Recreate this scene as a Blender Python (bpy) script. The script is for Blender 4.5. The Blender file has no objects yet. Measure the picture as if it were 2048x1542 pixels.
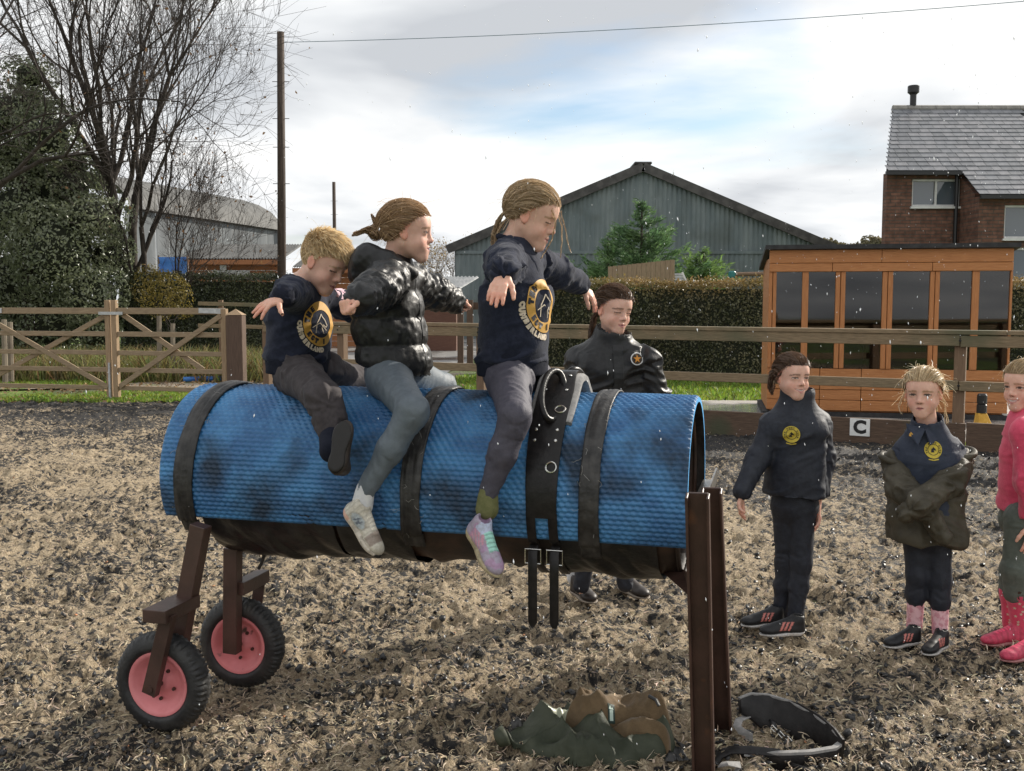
import bpy, math, random
import numpy as np
from mathutils import Vector, Matrix
from mathutils.bvhtree import BVHTree

# ---------------------------------------------------------------- camera, sky, sun, exposure
SC = bpy.context.scene
COL = SC.collection
F, HC, YH = 2050.0, 1.5, 600.0            # focal length in photo pixels, camera height, horizon row
PIT = math.atan((771 - YH) / F)
cam = bpy.data.cameras.new('camera'); camo = bpy.data.objects.new('camera', cam); COL.objects.link(camo)
cam.sensor_width = 36.0; cam.lens = 36.0 * F / 2048; cam.clip_start = 0.05; cam.clip_end = 2000
camo.location = (0, 0, HC); camo.rotation_euler = (math.pi / 2 - PIT, 0, 0)
SC.camera = camo

SUN_EL, SUN_AZ = math.radians(28), math.radians(53)      # azimuth measured from +Y towards +X
sl = bpy.data.lights.new('sun', 'SUN'); sl.energy = 5.0; sl.angle = math.radians(0.6); sl.color = (1.0, 0.93, 0.82)
so = bpy.data.objects.new('sun', sl); COL.objects.link(so)
SUNV = Vector((math.sin(SUN_AZ) * math.cos(SUN_EL), math.cos(SUN_AZ) * math.cos(SUN_EL), math.sin(SUN_EL)))
so.rotation_euler = SUNV.to_track_quat('Z', 'Y').to_euler(); so.location = (12, 9, 12)

W = bpy.data.worlds.new('World'); SC.world = W; W.use_nodes = True
def build_world():
    nt = W.node_tree; N = nt.nodes; L = nt.links; N.clear()
    out = N.new('ShaderNodeOutputWorld')
    sky = N.new('ShaderNodeTexSky'); sky.sky_type = 'NISHITA'; sky.sun_disc = False
    sky.sun_elevation = SUN_EL; sky.sun_rotation = SUN_AZ; sky.air_density = 1.0; sky.dust_density = 0.6
    b1 = N.new('ShaderNodeBackground'); b1.inputs[1].default_value = 0.12
    L.new(sky.outputs[0], b1.inputs[0])
    tc = N.new('ShaderNodeTexCoord'); sp = N.new('ShaderNodeSeparateXYZ'); L.new(tc.outputs['Generated'], sp.inputs[0])
    ab = N.new('ShaderNodeMath'); ab.operation = 'ABSOLUTE'; L.new(sp.outputs[2], ab.inputs[0])
    add = N.new('ShaderNodeMath'); add.inputs[1].default_value = 0.16; L.new(ab.outputs[0], add.inputs[0])
    dx = N.new('ShaderNodeMath'); dx.operation = 'DIVIDE'; L.new(sp.outputs[0], dx.inputs[0]); L.new(add.outputs[0], dx.inputs[1])
    dy = N.new('ShaderNodeMath'); dy.operation = 'DIVIDE'; L.new(sp.outputs[1], dy.inputs[0]); L.new(add.outputs[0], dy.inputs[1])
    cb = N.new('ShaderNodeCombineXYZ'); L.new(dx.outputs[0], cb.inputs[0]); L.new(dy.outputs[0], cb.inputs[1])
    n1 = N.new('ShaderNodeTexNoise'); n1.inputs['Scale'].default_value = 0.7; n1.inputs['Detail'].default_value = 6
    n1.inputs['Roughness'].default_value = 0.5; n1.inputs['Distortion'].default_value = 0.15
    mp = N.new('ShaderNodeMapping'); mp.inputs['Location'].default_value = (3.1, 1.7, 0); mp.inputs['Scale'].default_value = (1, 1.15, 1)
    L.new(cb.outputs[0], mp.inputs[0]); L.new(mp.outputs[0], n1.inputs[0])
    cov = N.new('ShaderNodeValToRGB'); cov.color_ramp.elements[0].position = 0.27; cov.color_ramp.elements[1].position = 0.42
    L.new(n1.outputs[0], cov.inputs[0])
    n2 = N.new('ShaderNodeTexNoise'); n2.inputs['Scale'].default_value = 0.95; n2.inputs['Detail'].default_value = 5
    n2.inputs['Roughness'].default_value = 0.48; n2.inputs['Distortion'].default_value = 0.2
    mp2 = N.new('ShaderNodeMapping'); mp2.inputs['Location'].default_value = (0.4, 6.3, 2); L.new(cb.outputs[0], mp2.inputs[0]); L.new(mp2.outputs[0], n2.inputs[0])
    cr = N.new('ShaderNodeValToRGB'); e = cr.color_ramp.elements
    e[0].position = 0.36; e[0].color = (0.55, 0.575, 0.61, 1); e[1].position = 0.57; e[1].color = (1.0, 1.0, 0.99, 1)
    m = cr.color_ramp.elements.new(0.47); m.color = (0.79, 0.81, 0.83, 1)
    L.new(n2.outputs[0], cr.inputs[0])
    b2 = N.new('ShaderNodeBackground'); b2.inputs[1].default_value = 1.0; L.new(cr.outputs[0], b2.inputs[0])
    mx = N.new('ShaderNodeMixShader'); L.new(cov.outputs[0], mx.inputs[0]); L.new(b1.outputs[0], mx.inputs[1]); L.new(b2.outputs[0], mx.inputs[2])
    L.new(mx.outputs[0], out.inputs[0])
build_world()
vs = SC.view_settings; vs.view_transform = 'Standard'; vs.look = 'None'; vs.gamma = 1; vs.exposure = 0.18; vs.use_curve_mapping = False
SC.cycles.use_denoising = True
SC.cycles.max_bounces = 6; SC.cycles.transparent_max_bounces = 12

# ---------------------------------------------------------------- helpers: pixels -> places
cP, sP = math.cos(PIT), math.sin(PIT)
def ray(px, py):
    a = (px - 1024) / F; b = -(py - 771) / F
    return np.array([a, cP + b * sP, -sP + b * cP])
CAM = np.array([0, 0, HC])
def at_z(px, py, z=0.0):
    r = ray(px, py); return CAM + r * ((z - HC) / r[2])
def at_y(px, py, Y):
    r = ray(px, py); return CAM + r * (Y / r[1])
def at_plane(px, py, p0, n):
    r = ray(px, py); t = np.dot(np.asarray(p0) - CAM, n) / np.dot(r, n); return CAM + r * t
def V(*a): return np.array(a, float)
def nrm(v): v = np.asarray(v, float); return v / (np.linalg.norm(v) + 1e-12)

# ---------------------------------------------------------------- helpers: noise
def _hash(i, j, k, s):
    h = (i.astype(np.int64) * 374761393 + j.astype(np.int64) * 668265263 + k.astype(np.int64) * 2147483647 + s * 974634777) & 0xffffffff
    h = ((h ^ (h >> 13)) * 1274126177) & 0xffffffff
    h = h ^ (h >> 16)
    return (h & 0xffff).astype(np.float32) / 65535.0
def vnoise(P, seed=0):
    P = np.asarray(P, np.float32); i = np.floor(P).astype(np.int64); f = P - i; f = f * f * (3 - 2 * f)
    x, y, z = i[..., 0], i[..., 1], i[..., 2]; fx, fy, fz = f[..., 0], f[..., 1], f[..., 2]
    def c(a, b, d): return _hash(x + a, y + b, z + d, seed)
    x00 = c(0,0,0) * (1-fx) + c(1,0,0) * fx; x10 = c(0,1,0) * (1-fx) + c(1,1,0) * fx
    x01 = c(0,0,1) * (1-fx) + c(1,0,1) * fx; x11 = c(0,1,1) * (1-fx) + c(1,1,1) * fx
    return ((x00 * (1-fy) + x10 * fy) * (1-fz) + (x01 * (1-fy) + x11 * fy) * fz) * 2 - 1
def fbm(P, seed=0, oct=3):
    P = np.asarray(P, np.float32); r = 0; a = 1; t = 0
    for o in range(oct):
        r = r + a * vnoise(P * (2 ** o), seed + o * 17); t += a; a *= 0.5
    return r / t

# ---------------------------------------------------------------- helpers: objects
def mesh_np(name, verts, faces, smooth=False):
    """faces: (n,3) or (n,4) int array, or list of arrays of these."""
    me = bpy.data.meshes.new(name)
    verts = np.asarray(verts, np.float32)
    if isinstance(faces, np.ndarray): faces = [faces]
    faces = [np.asarray(f, np.int32) for f in faces if len(f)]
    me.vertices.add(len(verts)); me.vertices.foreach_set('co', verts.ravel())
    nl = sum(f.size for f in faces); npoly = sum(len(f) for f in faces)
    me.loops.add(nl); me.loops.foreach_set('vertex_index', np.concatenate([f.ravel() for f in faces]))
    me.polygons.add(npoly)
    tot = np.concatenate([np.full(len(f), f.shape[1], np.int32) for f in faces])
    st = np.concatenate([[0], np.cumsum(tot)[:-1]]).astype(np.int32)
    me.polygons.foreach_set('loop_start', st); me.polygons.foreach_set('loop_total', tot)
    if smooth: me.polygons.foreach_set('use_smooth', np.ones(npoly, bool))
    me.update(calc_edges=True); me.validate()
    return me
def link(name, me, mat=None, parent=None):
    o = bpy.data.objects.new(name, me); COL.objects.link(o)
    if mat is not None and me is not None and not me.materials: me.materials.append(mat)
    if parent is not None:
        o.parent = parent
        if parent.parent is None: o.matrix_parent_inverse = Matrix.Translation(-Vector(parent.location))
    return o
def tag(o, label=None, cat=None, group=None, kind=None):
    if label: o['label'] = label
    if cat: o['category'] = cat
    if group: o['group'] = group
    if kind: o['kind'] = kind
    return o
def thing(name, loc, label, cat, group=None):
    o = bpy.data.objects.new(name, None); o.empty_display_size = 0.2; COL.objects.link(o); o.location = loc
    return tag(o, label, cat, group)
def vcol(me, cols, name='Col'):
    a = me.color_attributes.new(name, 'FLOAT_COLOR', 'POINT')
    c = np.ones((len(me.vertices), 4), np.float32); c[:, :3] = cols
    a.data.foreach_set('color', c.ravel())

class MB:
    """collects boxes, prisms, tubes and lathes into one mesh"""
    def __init__(s): s.v = []; s.f = []; s.n = 0
    def raw(s, v, f):
        v = np.asarray(v, float).reshape(-1, 3)
        for q in f: s.f.append([i + s.n for i in q])
        s.v.append(v); s.n += len(v); return s
    def box(s, c, size, R=None):
        """c centre, size full extents, R 3x3 columns = axes"""
        h = np.array(size) / 2
        q = np.array([[x, y, z] for z in (-1, 1) for y in (-1, 1) for x in (-1, 1)], float) * h
        if R is not None: q = q @ np.asarray(R).T
        return s.raw(q + np.asarray(c), [(0,2,3,1), (4,5,7,6), (0,1,5,4), (2,6,7,3), (0,4,6,2), (1,3,7,5)])
    def beam(s, a, b, w, h, up=(0, 0, 1), ext=0):
        a = np.asarray(a, float); b = np.asarray(b, float); d = b - a; L = np.linalg.norm(d); d = d / L
        u = np.asarray(up, float); u = u - d * np.dot(u, d); u = nrm(u); r = np.cross(d, u)
        return s.box((a + b) / 2, (L + 2 * ext, w, h), np.stack([d, r, u], 1))
    def tube(s, pts, rad, n=8, cap=True, closed=False):
        pts = np.asarray(pts, float); m = len(pts); rad = np.broadcast_to(np.asarray(rad, float), (m,))
        T = np.gradient(pts, axis=0) if not closed else np.roll(pts, -1, 0) - np.roll(pts, 1, 0)
        T = T / (np.linalg.norm(T, axis=1, keepdims=True) + 1e-9)
        ref = np.array([0, 0, 1.0]) if abs(T[0][2]) < 0.9 else np.array([1.0, 0, 0])
        u = nrm(np.cross(T[0], ref)); vs_ = []
        ang = np.arange(n) / n * 2 * np.pi
        for i in range(m):
            u = nrm(u - T[i] * np.dot(u, T[i])); w = np.cross(T[i], u)
            vs_.append(pts[i] + rad[i] * (np.cos(ang)[:, None] * u + np.sin(ang)[:, None] * w))
        fs = []
        for i in range(m - 1 + (1 if closed else 0)):
            j = (i + 1) % m
            for k in range(n):
                l = (k + 1) % n; fs.append((i*n+k, i*n+l, j*n+l, j*n+k))
        if cap and not closed:
            fs.append(tuple(range(n - 1, -1, -1))); fs.append(tuple((m-1)*n + k for k in range(n)))
        return s.raw(np.concatenate(vs_), fs)
    def prism(s, poly, a, b):
        """poly: list of 3D points (planar), extruded by vector b-a"""
        p = np.asarray(poly, float); d = np.asarray(b, float) - np.asarray(a, float); n = len(p)
        fs = [tuple(range(n - 1, -1, -1)), tuple(range(n, 2 * n))]
        for k in range(n): l = (k + 1) % n; fs.append((k, l, n + l, n + k))
        return s.raw(np.concatenate([p, p + d]), fs)
    def lathe(s, prof, c, axis, n=48, ref=None):
        """prof: (r, h) list, revolved about axis at c"""
        ax = nrm(axis); r0 = nrm(np.cross(ax, (0, 0, 1) if abs(ax[2]) < .9 else (1, 0, 0))); r1 = np.cross(ax, r0)
        m = len(prof); vs_ = []
        for (r, h) in prof:
            ang = np.arange(n) / n * 2 * np.pi
            vs_.append(np.asarray(c) + ax * h + r * (np.cos(ang)[:, None] * r0 + np.sin(ang)[:, None] * r1))
        fs = []
        for i in range(m - 1):
            for k in range(n):
                l = (k + 1) % n; fs.append((i*n+k, i*n+l, (i+1)*n+l, (i+1)*n+k))
        return s.raw(np.concatenate(vs_), fs)
    def mesh(s, name, smooth=False, bevel=0, seg=1):
        me = bpy.data.meshes.new(name); me.from_pydata(np.concatenate(s.v).tolist(), [], s.f)
        if bevel:
            import bmesh
            bm = bmesh.new(); bm.from_mesh(me)
            bmesh.ops.bevel(bm, geom=[e for e in bm.edges], offset=bevel, segments=seg, affect='EDGES', profile=0.5, clamp_overlap=True)
            bm.to_mesh(me); bm.free()
        if smooth: me.polygons.foreach_set('use_smooth', np.ones(len(me.polygons), bool))
        me.update(); return me
    def obj(s, name, mat, parent=None, smooth=False, bevel=0):
        return link(name, s.mesh(name, smooth, bevel), mat, parent)
def autosmooth(o, ang=40):
    m = o.modifiers.new('split', 'EDGE_SPLIT'); m.split_angle = math.radians(ang); return o

# ---------------------------------------------------------------- helpers: materials
def mat(name, col, rough=0.6, col2=None, scale=20.0, metal=0.0, bump=0.0, bscale=None, detail=4.0, stretch=(1, 1, 1), spec=0.5,
        coat=0.0, attr=False, sss=0.0, ramp=(0.4, 0.62), trans=0.0, rot=(0, 0, 0), col3=None, scale3=3.0, ramp3=(0.55, 0.65), rough2=None, sheen=0.0):
    m = bpy.data.materials.new(name); m.use_nodes = True; nt = m.node_tree; N = nt.nodes; L = nt.links
    b = N['Principled BSDF']; b.inputs['Roughness'].default_value = rough; b.inputs['Metallic'].default_value = metal
    b.inputs['Specular IOR Level'].default_value = spec; b.inputs['Coat Weight'].default_value = coat
    b.inputs['Coat Roughness'].default_value = 0.15
    if sheen: b.inputs['Sheen Weight'].default_value = sheen
    if sss: b.inputs['Subsurface Weight'].default_value = sss; b.inputs['Subsurface Radius'].default_value = (0.012, 0.005, 0.003); b.inputs['Subsurface Scale'].default_value = 1.0
    tc = N.new('ShaderNodeTexCoord'); mp = N.new('ShaderNodeMapping'); mp.inputs['Scale'].default_value = stretch; mp.inputs['Rotation'].default_value = rot
    L.new(tc.outputs['Object'], mp.inputs[0])
    cur = None
    if attr:
        a = N.new('ShaderNodeAttribute'); a.attribute_name = 'Col'; cur = a.outputs['Color']
    if col2 is not None:
        n = N.new('ShaderNodeTexNoise'); n.inputs['Scale'].default_value = scale; n.inputs['Detail'].default_value = detail; n.inputs['Roughness'].default_value = 0.6
        L.new(mp.outputs[0], n.inputs[0])
        r = N.new('ShaderNodeValToRGB'); r.color_ramp.elements[0].position = ramp[0]; r.color_ramp.elements[1].position = ramp[1]
        r.color_ramp.elements[0].color = (*col, 1); r.color_ramp.elements[1].color = (*col2, 1); L.new(n.outputs[0], r.inputs[0])
        if attr:
            mx = N.new('ShaderNodeMix'); mx.data_type = 'RGBA'; mx.blend_type = 'MULTIPLY'; mx.inputs[0].default_value = 1
            L.new(cur, mx.inputs[6]); L.new(r.outputs[0], mx.inputs[7]); cur = mx.outputs[2]
        else: cur = r.outputs[0]
    if col3 is not None:
        n = N.new('ShaderNodeTexNoise'); n.inputs['Scale'].default_value = scale3; n.inputs['Detail'].default_value = 5
        L.new(tc.outputs['Object'], n.inputs[0])
        r = N.new('ShaderNodeValToRGB'); r.color_ramp.elements[0].position = ramp3[0]; r.color_ramp.elements[1].position = ramp3[1]; L.new(n.outputs[0], r.inputs[0])
        mx = N.new('ShaderNodeMix'); mx.data_type = 'RGBA'; L.new(r.outputs[0], mx.inputs[0])
        if cur is not None: L.new(cur, mx.inputs[6])
        else: mx.inputs[6].default_value = (*col, 1)
        mx.inputs[7].default_value = (*col3, 1); cur = mx.outputs[2]
        if rough2 is not None:
            mr = N.new('ShaderNodeMapRange'); mr.inputs[3].default_value = rough; mr.inputs[4].default_value = rough2
            L.new(r.outputs[0], mr.inputs[0]); L.new(mr.outputs[0], b.inputs['Roughness'])
    if cur is not None: L.new(cur, b.inputs['Base Color'])
    else: b.inputs['Base Color'].default_value = (*col, 1)
    if bump:
        n = N.new('ShaderNodeTexNoise'); n.inputs['Scale'].default_value = bscale or scale; n.inputs['Detail'].default_value = 5
        L.new(mp.outputs[0], n.inputs[0]); bp = N.new('ShaderNodeBump'); bp.inputs['Strength'].default_value = 1.0; bp.inputs['Distance'].default_value = bump
        L.new(n.outputs[0], bp.inputs['Height']); L.new(bp.outputs[0], b.inputs['Normal'])
    if trans:
        o = N['Material Output']; t = N.new('ShaderNodeBsdfTranslucent'); ms = N.new('ShaderNodeMixShader'); ms.inputs[0].default_value = trans
        if cur is not None: L.new(cur, t.inputs[0])
        else: t.inputs[0].default_value = (*col, 1)
        L.new(b.outputs[0], ms.inputs[1]); L.new(t.outputs[0], ms.inputs[2]); L.new(ms.outputs[0], o.inputs[0])
    return m

# ---------------------------------------------------------------- ground and setting
rng = np.random.default_rng(7)
random.seed(7)
FL = lambda X: 12.857 - 0.553 * X           # fence line: Y of the kickboard at X
FD = nrm((1, -0.553, 0)); FN = nrm((-0.553, -1, 0))   # along the fence, towards the arena

def terrain_mat():
    m = bpy.data.materials.new('grass_and_earth'); m.use_nodes = True; nt = m.node_tree; N = nt.nodes; L = nt.links; b = N['Principled BSDF']
    tc = N.new('ShaderNodeTexCoord')
    n = N.new('ShaderNodeTexNoise'); n.inputs['Scale'].default_value = 0.5; n.inputs['Detail'].default_value = 8; L.new(tc.outputs['Object'], n.inputs[0])
    r = N.new('ShaderNodeValToRGB'); e = r.color_ramp.elements; e[0].position = .40; e[0].color = (.10, .085, .06, 1); e[1].position = .5; e[1].color = (.11, .17, .03, 1)
    q = e.new(.62); q.color = (.17, .25, .045, 1); L.new(n.outputs[0], r.inputs[0])
    n2 = N.new('ShaderNodeTexNoise'); n2.inputs['Scale'].default_value = 25; n2.inputs['Detail'].default_value = 6; L.new(tc.outputs['Object'], n2.inputs[0])
    r2 = N.new('ShaderNodeValToRGB'); r2.color_ramp.elements[0].position = .3; r2.color_ramp.elements[0].color = (.45, .45, .45, 1); r2.color_ramp.elements[1].position = .7; r2.color_ramp.elements[1].color = (1.2, 1.2, 1.1, 1); L.new(n2.outputs[0], r2.inputs[0])
    mx = N.new('ShaderNodeMix'); mx.data_type = 'RGBA'; mx.blend_type = 'MULTIPLY'; mx.inputs[0].default_value = 1; L.new(r.outputs[0], mx.inputs[6]); L.new(r2.outputs[0], mx.inputs[7])
    L.new(mx.outputs[2], b.inputs['Base Color']); b.inputs['Roughness'].default_value = .85
    bp = N.new('ShaderNodeBump'); bp.inputs['Distance'].default_value = .05; L.new(n2.outputs[0], bp.inputs['Height']); L.new(bp.outputs[0], b.inputs['Normal'])
    return m
M_terrain = terrain_mat()
# one big sheet to the horizon
mb = MB(); mb.raw([(-900, -60, -.06), (900, -60, -.06), (900, 1200, -.06), (-900, 1200, -.06)], [(0, 1, 2, 3)])
tag(mb.obj('ground', M_terrain), kind='structure')

# yard: grey gravel road beyond the fence
M_yard = mat('wet_gravel', (.16, .155, .15), .55, (.28, .265, .25), 3.0, bump=.012, bscale=40, col3=(.10, .095, .085), scale3=.5, ramp3=(.5, .62), rough2=.12)
mb = MB(); pts = [at_z(470, 752), at_z(560, 776), at_z(760, 772), at_z(880, 748), at_z(935, 722), at_z(985, 694), at_z(1010, 672), at_z(900, 648), at_z(500, 648), at_z(180, 664), at_z(380, 690)]
mb.raw([(p[0], p[1], -.035) for p in pts], [tuple(range(len(pts)))]); tag(mb.obj('yard_road', M_yard), kind='structure')
# worn earth track by the gate
M_track = mat('worn_track', (.20, .16, .12), .8, (.33, .28, .22), 6.0, bump=.02, bscale=30, col3=(.12, .16, .04), scale3=1.2, ramp3=(.52, .6))
mb = MB(); pts = [at_z(-150, 778), at_z(200, 772), at_z(400, 775), at_z(560, 748), at_z(545, 735), at_z(300, 742), at_z(-150, 752)]
mb.raw([(p[0], p[1], -.03) for p in pts], [tuple(range(len(pts)))]); tag(mb.obj('earth_track', M_track), kind='structure')
# wet concrete path in front of the summerhouse
M_path = mat('wet_concrete', (.33, .30, .27), .6, (.44, .41, .37), 2.0, bump=.006, bscale=60, stretch=(.5, 2.5, 1), col3=(.22, .21, .2), scale3=.6, ramp3=(.45, .55), rough2=.05, spec=.8)
mb = MB(); a, b_, c_, d_ = (2.0, 15.6), (7.5, 15.2), (7.5, 10.0), (2.55, 11.95)
mb.raw([(a[0], a[1], -.02), (b_[0], b_[1], -.02), (c_[0], FL(c_[0]) + .6, -.02), (d_[0], FL(d_[0]) + .6, -.02)], [(3, 2, 1, 0)])
tag(mb.obj('concrete_path', M_path), kind='structure')

# ---- arena footing: displaced sheet + fibre and rubber pieces
def arena_h(X, Y):
    P = np.stack([X, Y, X * 0], -1)
    w = P + .05 * np.stack([vnoise(P * 7, 31), vnoise(P * 7, 32), X * 0], -1)
    h = .022 * fbm(P * 2.6, 3, 2) + .020 * fbm(w * 9, 11, 2) + .040 * (1 - 2 * np.abs(vnoise(w * 13, 21))) * (.6 + .6 * vnoise(P * 4, 5)) + .012 * (1 - 2 * np.abs(vnoise(w * 33, 22)))
    return h - .025
def arena_mat():
    m = bpy.data.materials.new('fibre_and_rubber_footing'); m.use_nodes = True; nt = m.node_tree; N = nt.nodes; L = nt.links; b = N['Principled BSDF']
    tc = N.new('ShaderNodeTexCoord')
    def noise(s, d=5, ro=.6, dist=0, st=(1, 1, 1)):
        mp = N.new('ShaderNodeMapping'); mp.inputs['Scale'].default_value = st; L.new(tc.outputs['Object'], mp.inputs[0])
        n = N.new('ShaderNodeTexNoise'); n.inputs['Scale'].default_value = s; n.inputs['Detail'].default_value = d; n.inputs['Roughness'].default_value = ro; n.inputs['Distortion'].default_value = dist
        L.new(mp.outputs[0], n.inputs[0]); return n.outputs[0]
    def ramp(x, *st):
        r = N.new('ShaderNodeValToRGB'); e = r.color_ramp.elements
        for i, (p, c) in enumerate(st):
            q = e[i] if i < 2 else e.new(p); q.position = p; q.color = (*c, 1)
        L.new(x, r.inputs[0]); return r.outputs[0]
    fib = ramp(noise(55, 6, .7, 1.5), (.3, (.14, .105, .072)), (.5, (.40, .315, .21)), (.7, (.68, .565, .41)))
    rub = ramp(noise(30, 4, .6, .8), (.35, (.02, .02, .022)), (.7, (.07, .065, .06)))
    big = noise(1.1, 4, .6, .3); fine = noise(23, 5, .68, .6)
    ad = N.new('ShaderNodeMath'); ad.operation = 'MULTIPLY_ADD'; ad.inputs[1].default_value = .42; L.new(big, ad.inputs[0]); L.new(fine, ad.inputs[2])
    # more rubber near the fence, where the surface is less used
    sp = N.new('ShaderNodeSeparateXYZ'); L.new(tc.outputs['Object'], sp.inputs[0])
    xm = N.new('ShaderNodeMath'); xm.operation = 'MULTIPLY_ADD'; xm.inputs[1].default_value = .553; L.new(sp.outputs[0], xm.inputs[0]); L.new(sp.outputs[1], xm.inputs[2])
    mr = N.new('ShaderNodeMapRange'); mr.inputs[1].default_value = 7.5; mr.inputs[2].default_value = 11.6; mr.inputs[3].default_value = 0; mr.inputs[4].default_value = .15; L.new(xm.outputs[0], mr.inputs[0])
    su = N.new('ShaderNodeMath'); L.new(ad.outputs[0], su.inputs[0]); L.new(mr.outputs[0], su.inputs[1])
    msk = ramp(su.outputs[0], (.69, (0, 0, 0)), (.775, (1, 1, 1)))
    mx = N.new('ShaderNodeMix'); mx.data_type = 'RGBA'; L.new(msk, mx.inputs[0]); L.new(fib, mx.inputs[6]); L.new(rub, mx.inputs[7]); L.new(mx.outputs[2], b.inputs['Base Color'])
    rr = N.new('ShaderNodeMapRange'); rr.inputs[3].default_value = .85; rr.inputs[4].default_value = .7; b.inputs['Specular IOR Level'].default_value = .2; L.new(msk, rr.inputs[0]); L.new(rr.outputs[0], b.inputs['Roughness'])
    bn = noise(75, 6, .75, 1.2); bp = N.new('ShaderNodeBump'); bp.inputs['Distance'].default_value = .02; bp.inputs['Strength'].default_value = .9; L.new(bn, bp.inputs['Height']); L.new(bp.outputs[0], b.inputs['Normal'])
    return m
M_arena = arena_mat()
nr, nc = 450, 560
Yr = np.concatenate([np.linspace(.6, 2.75, 20), 2.8 * (17.5 / 2.8) ** np.linspace(0, 1, nr - 20)])
uu = np.concatenate([np.linspace(-1.3, -.6, 24), np.linspace(-.59, .59, nc - 48), np.linspace(.6, 1.3, 24)])
U, YY = np.meshgrid(uu, Yr); XX = U * (YY + .6)
lim = 12.83 - .553 * XX; lim = np.where(XX < -4.0, np.minimum(lim, 15.1 + .02 * (-4 - XX)), lim)
YY = np.minimum(YY, lim)
ZZ = arena_h(XX, YY)
Pv = np.stack([XX, YY, ZZ], -1).reshape(-1, 3)
idx = np.arange(nr * nc).reshape(nr, nc)
Fq = np.stack([idx[:-1, :-1], idx[:-1, 1:], idx[1:, 1:], idx[1:, :-1]], -1).reshape(-1, 4)
q = Pv[Fq]; area = np.linalg.norm(np.cross(q[:, 2] - q[:, 0], q[:, 3] - q[:, 1]), axis=1); Fq = Fq[area > 1e-7]
tag(link('arena_surface', mesh_np('arena_surface', Pv, Fq, True), M_arena), kind='structure')

def ground_pts(n, y0, y1, spread=.72):
    """places spread evenly over the view of the footing, thinning with distance"""
    v = rng.random(n); Y = 1.0 / (1 / y0 + (1 / y1 - 1 / y0) * v); X = (rng.random(n) * 2 - 1) * spread * (Y + .3)
    ok = (Y < np.where(X < -4, 15.0, 12.75 - .553 * X)); X, Y = X[ok], Y[ok]
    return X, Y, arena_h(X, Y)
def ribbons(name, n, y0, y1, Lr, Wr, material, seed, lift=.004, curl=2.4, seg=3, group=None):
    """short curled strips lying on the footing"""
    X, Y, Z = ground_pts(n, y0, y1); n = len(X)
    # clumped: keep by noise
    L_ = rng.uniform(*Lr, n); Wd = rng.uniform(*Wr, n); a = rng.random(n) * 6.283; da = rng.normal(0, curl, n) / seg
    pos = np.stack([X, Y, Z + lift * rng.random(n)], -1); V_ = []
    tilt = rng.normal(0, .5, n); vz = rng.normal(.25, .45, n)
    for s in range(seg + 1):
        d = np.stack([np.cos(a), np.sin(a), vz], -1); d /= np.linalg.norm(d, axis=1, keepdims=True)
        sd = np.stack([-np.sin(a), np.cos(a), tilt], -1); sd /= np.linalg.norm(sd, axis=1, keepdims=True)
        w = (Wd * (1 - .75 * abs(s / seg * 2 - 1) ** 2))[:, None]
        V_ += [pos + sd * w / 2, pos - sd * w / 2]
        pos = pos + d * (L_ / seg)[:, None]; a = a + da; vz = vz - rng.uniform(.1, .5, n)
        tilt = tilt + rng.normal(0, .4, n)
    Vv = np.stack(V_, 1).reshape(-1, 3); k = 2 * (seg + 1)
    base = (np.arange(n) * k)[:, None]
    fs = np.concatenate([np.stack([base[:, 0] + 2*s, base[:, 0] + 2*s+1, base[:, 0] + 2*s+3, base[:, 0] + 2*s+2], 1) for s in range(seg)])
    me = mesh_np(name, Vv, fs, True)
    cv = np.repeat(rng.uniform(.55, 1.25, n), k)[:, None] * np.repeat(np.array([1, 1, 1]) + rng.normal(0, .04, (n, 3)), k, 0)
    vcol(me, np.clip(cv, 0, 2))
    return link(name, me, material)
M_fib = mat('tan_fibre', (.50, .405, .28), .9, (.72, .60, .45), 40, attr=True, trans=.25)
M_fib2 = M_fib
o = ribbons('footing_fibre', 60000, 3.05, 12.5, (.012, .05), (.0022, .0065), M_fib, 1); tag(o, 'tan shredded carpet fibre strewn over the arena', 'fibre', kind='stuff')
def chips(name, n, y0, y1, Sr, material):
    X, Y, Z = ground_pts(n, y0, y1); kp = (fbm(np.stack([X * 5, Y * 5, X * 0], -1), 41, 2) + .9 * rng.random(len(X)) > .32) | (12.857 - .553 * X - Y < 1.6); X, Y, Z = X[kp], Y[kp], Z[kp]; n = len(X)
    S = (Sr[0] + (Sr[1] - Sr[0]) * rng.random(n) ** 2.2) * (1 + .02 * Y); ang = rng.random((n, 5)) * .5 + np.arange(5) / 5 * 6.283; rad = rng.uniform(.35, 1.15, (n, 5)) * S[:, None]
    nx = rng.normal(0, .6, (n, 3)); nx[:, 2] = 1; nx /= np.linalg.norm(nx, axis=1, keepdims=True)
    ref = np.stack([np.cos(ang[:, 0]), np.sin(ang[:, 0]), nx[:, 2] * 0], -1)
    u = np.cross(nx, ref); u /= np.linalg.norm(u, axis=1, keepdims=True); w = np.cross(nx, u)
    c = np.stack([X, Y, Z + .004 + .3 * S * rng.random(n)], -1)
    ring = c[:, None] + rad[..., None] * (np.cos(ang)[..., None] * u[:, None] + np.sin(ang)[..., None] * w[:, None] * .8)
    th = (S * rng.uniform(.12, .4, n))[:, None, None] * nx[:, None]
    Vv = np.concatenate([ring + th * rng.uniform(.5, 1.1, (n, 5, 1)), ring - th * .6], 1).reshape(-1, 3); b0 = np.arange(n) * 10
    top = np.stack([b0 + k for k in range(5)], 1); sides = np.concatenate([np.stack([b0 + 5 + k, b0 + 5 + (k+1) % 5, b0 + (k+1) % 5, b0 + k], 1) for k in range(5)])
    return link(name, mesh_np(name, Vv, [top, sides]), material)
M_rub = mat('black_rubber', (.012, .012, .013), .42, (.045, .043, .042), 9, spec=.4)
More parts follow.
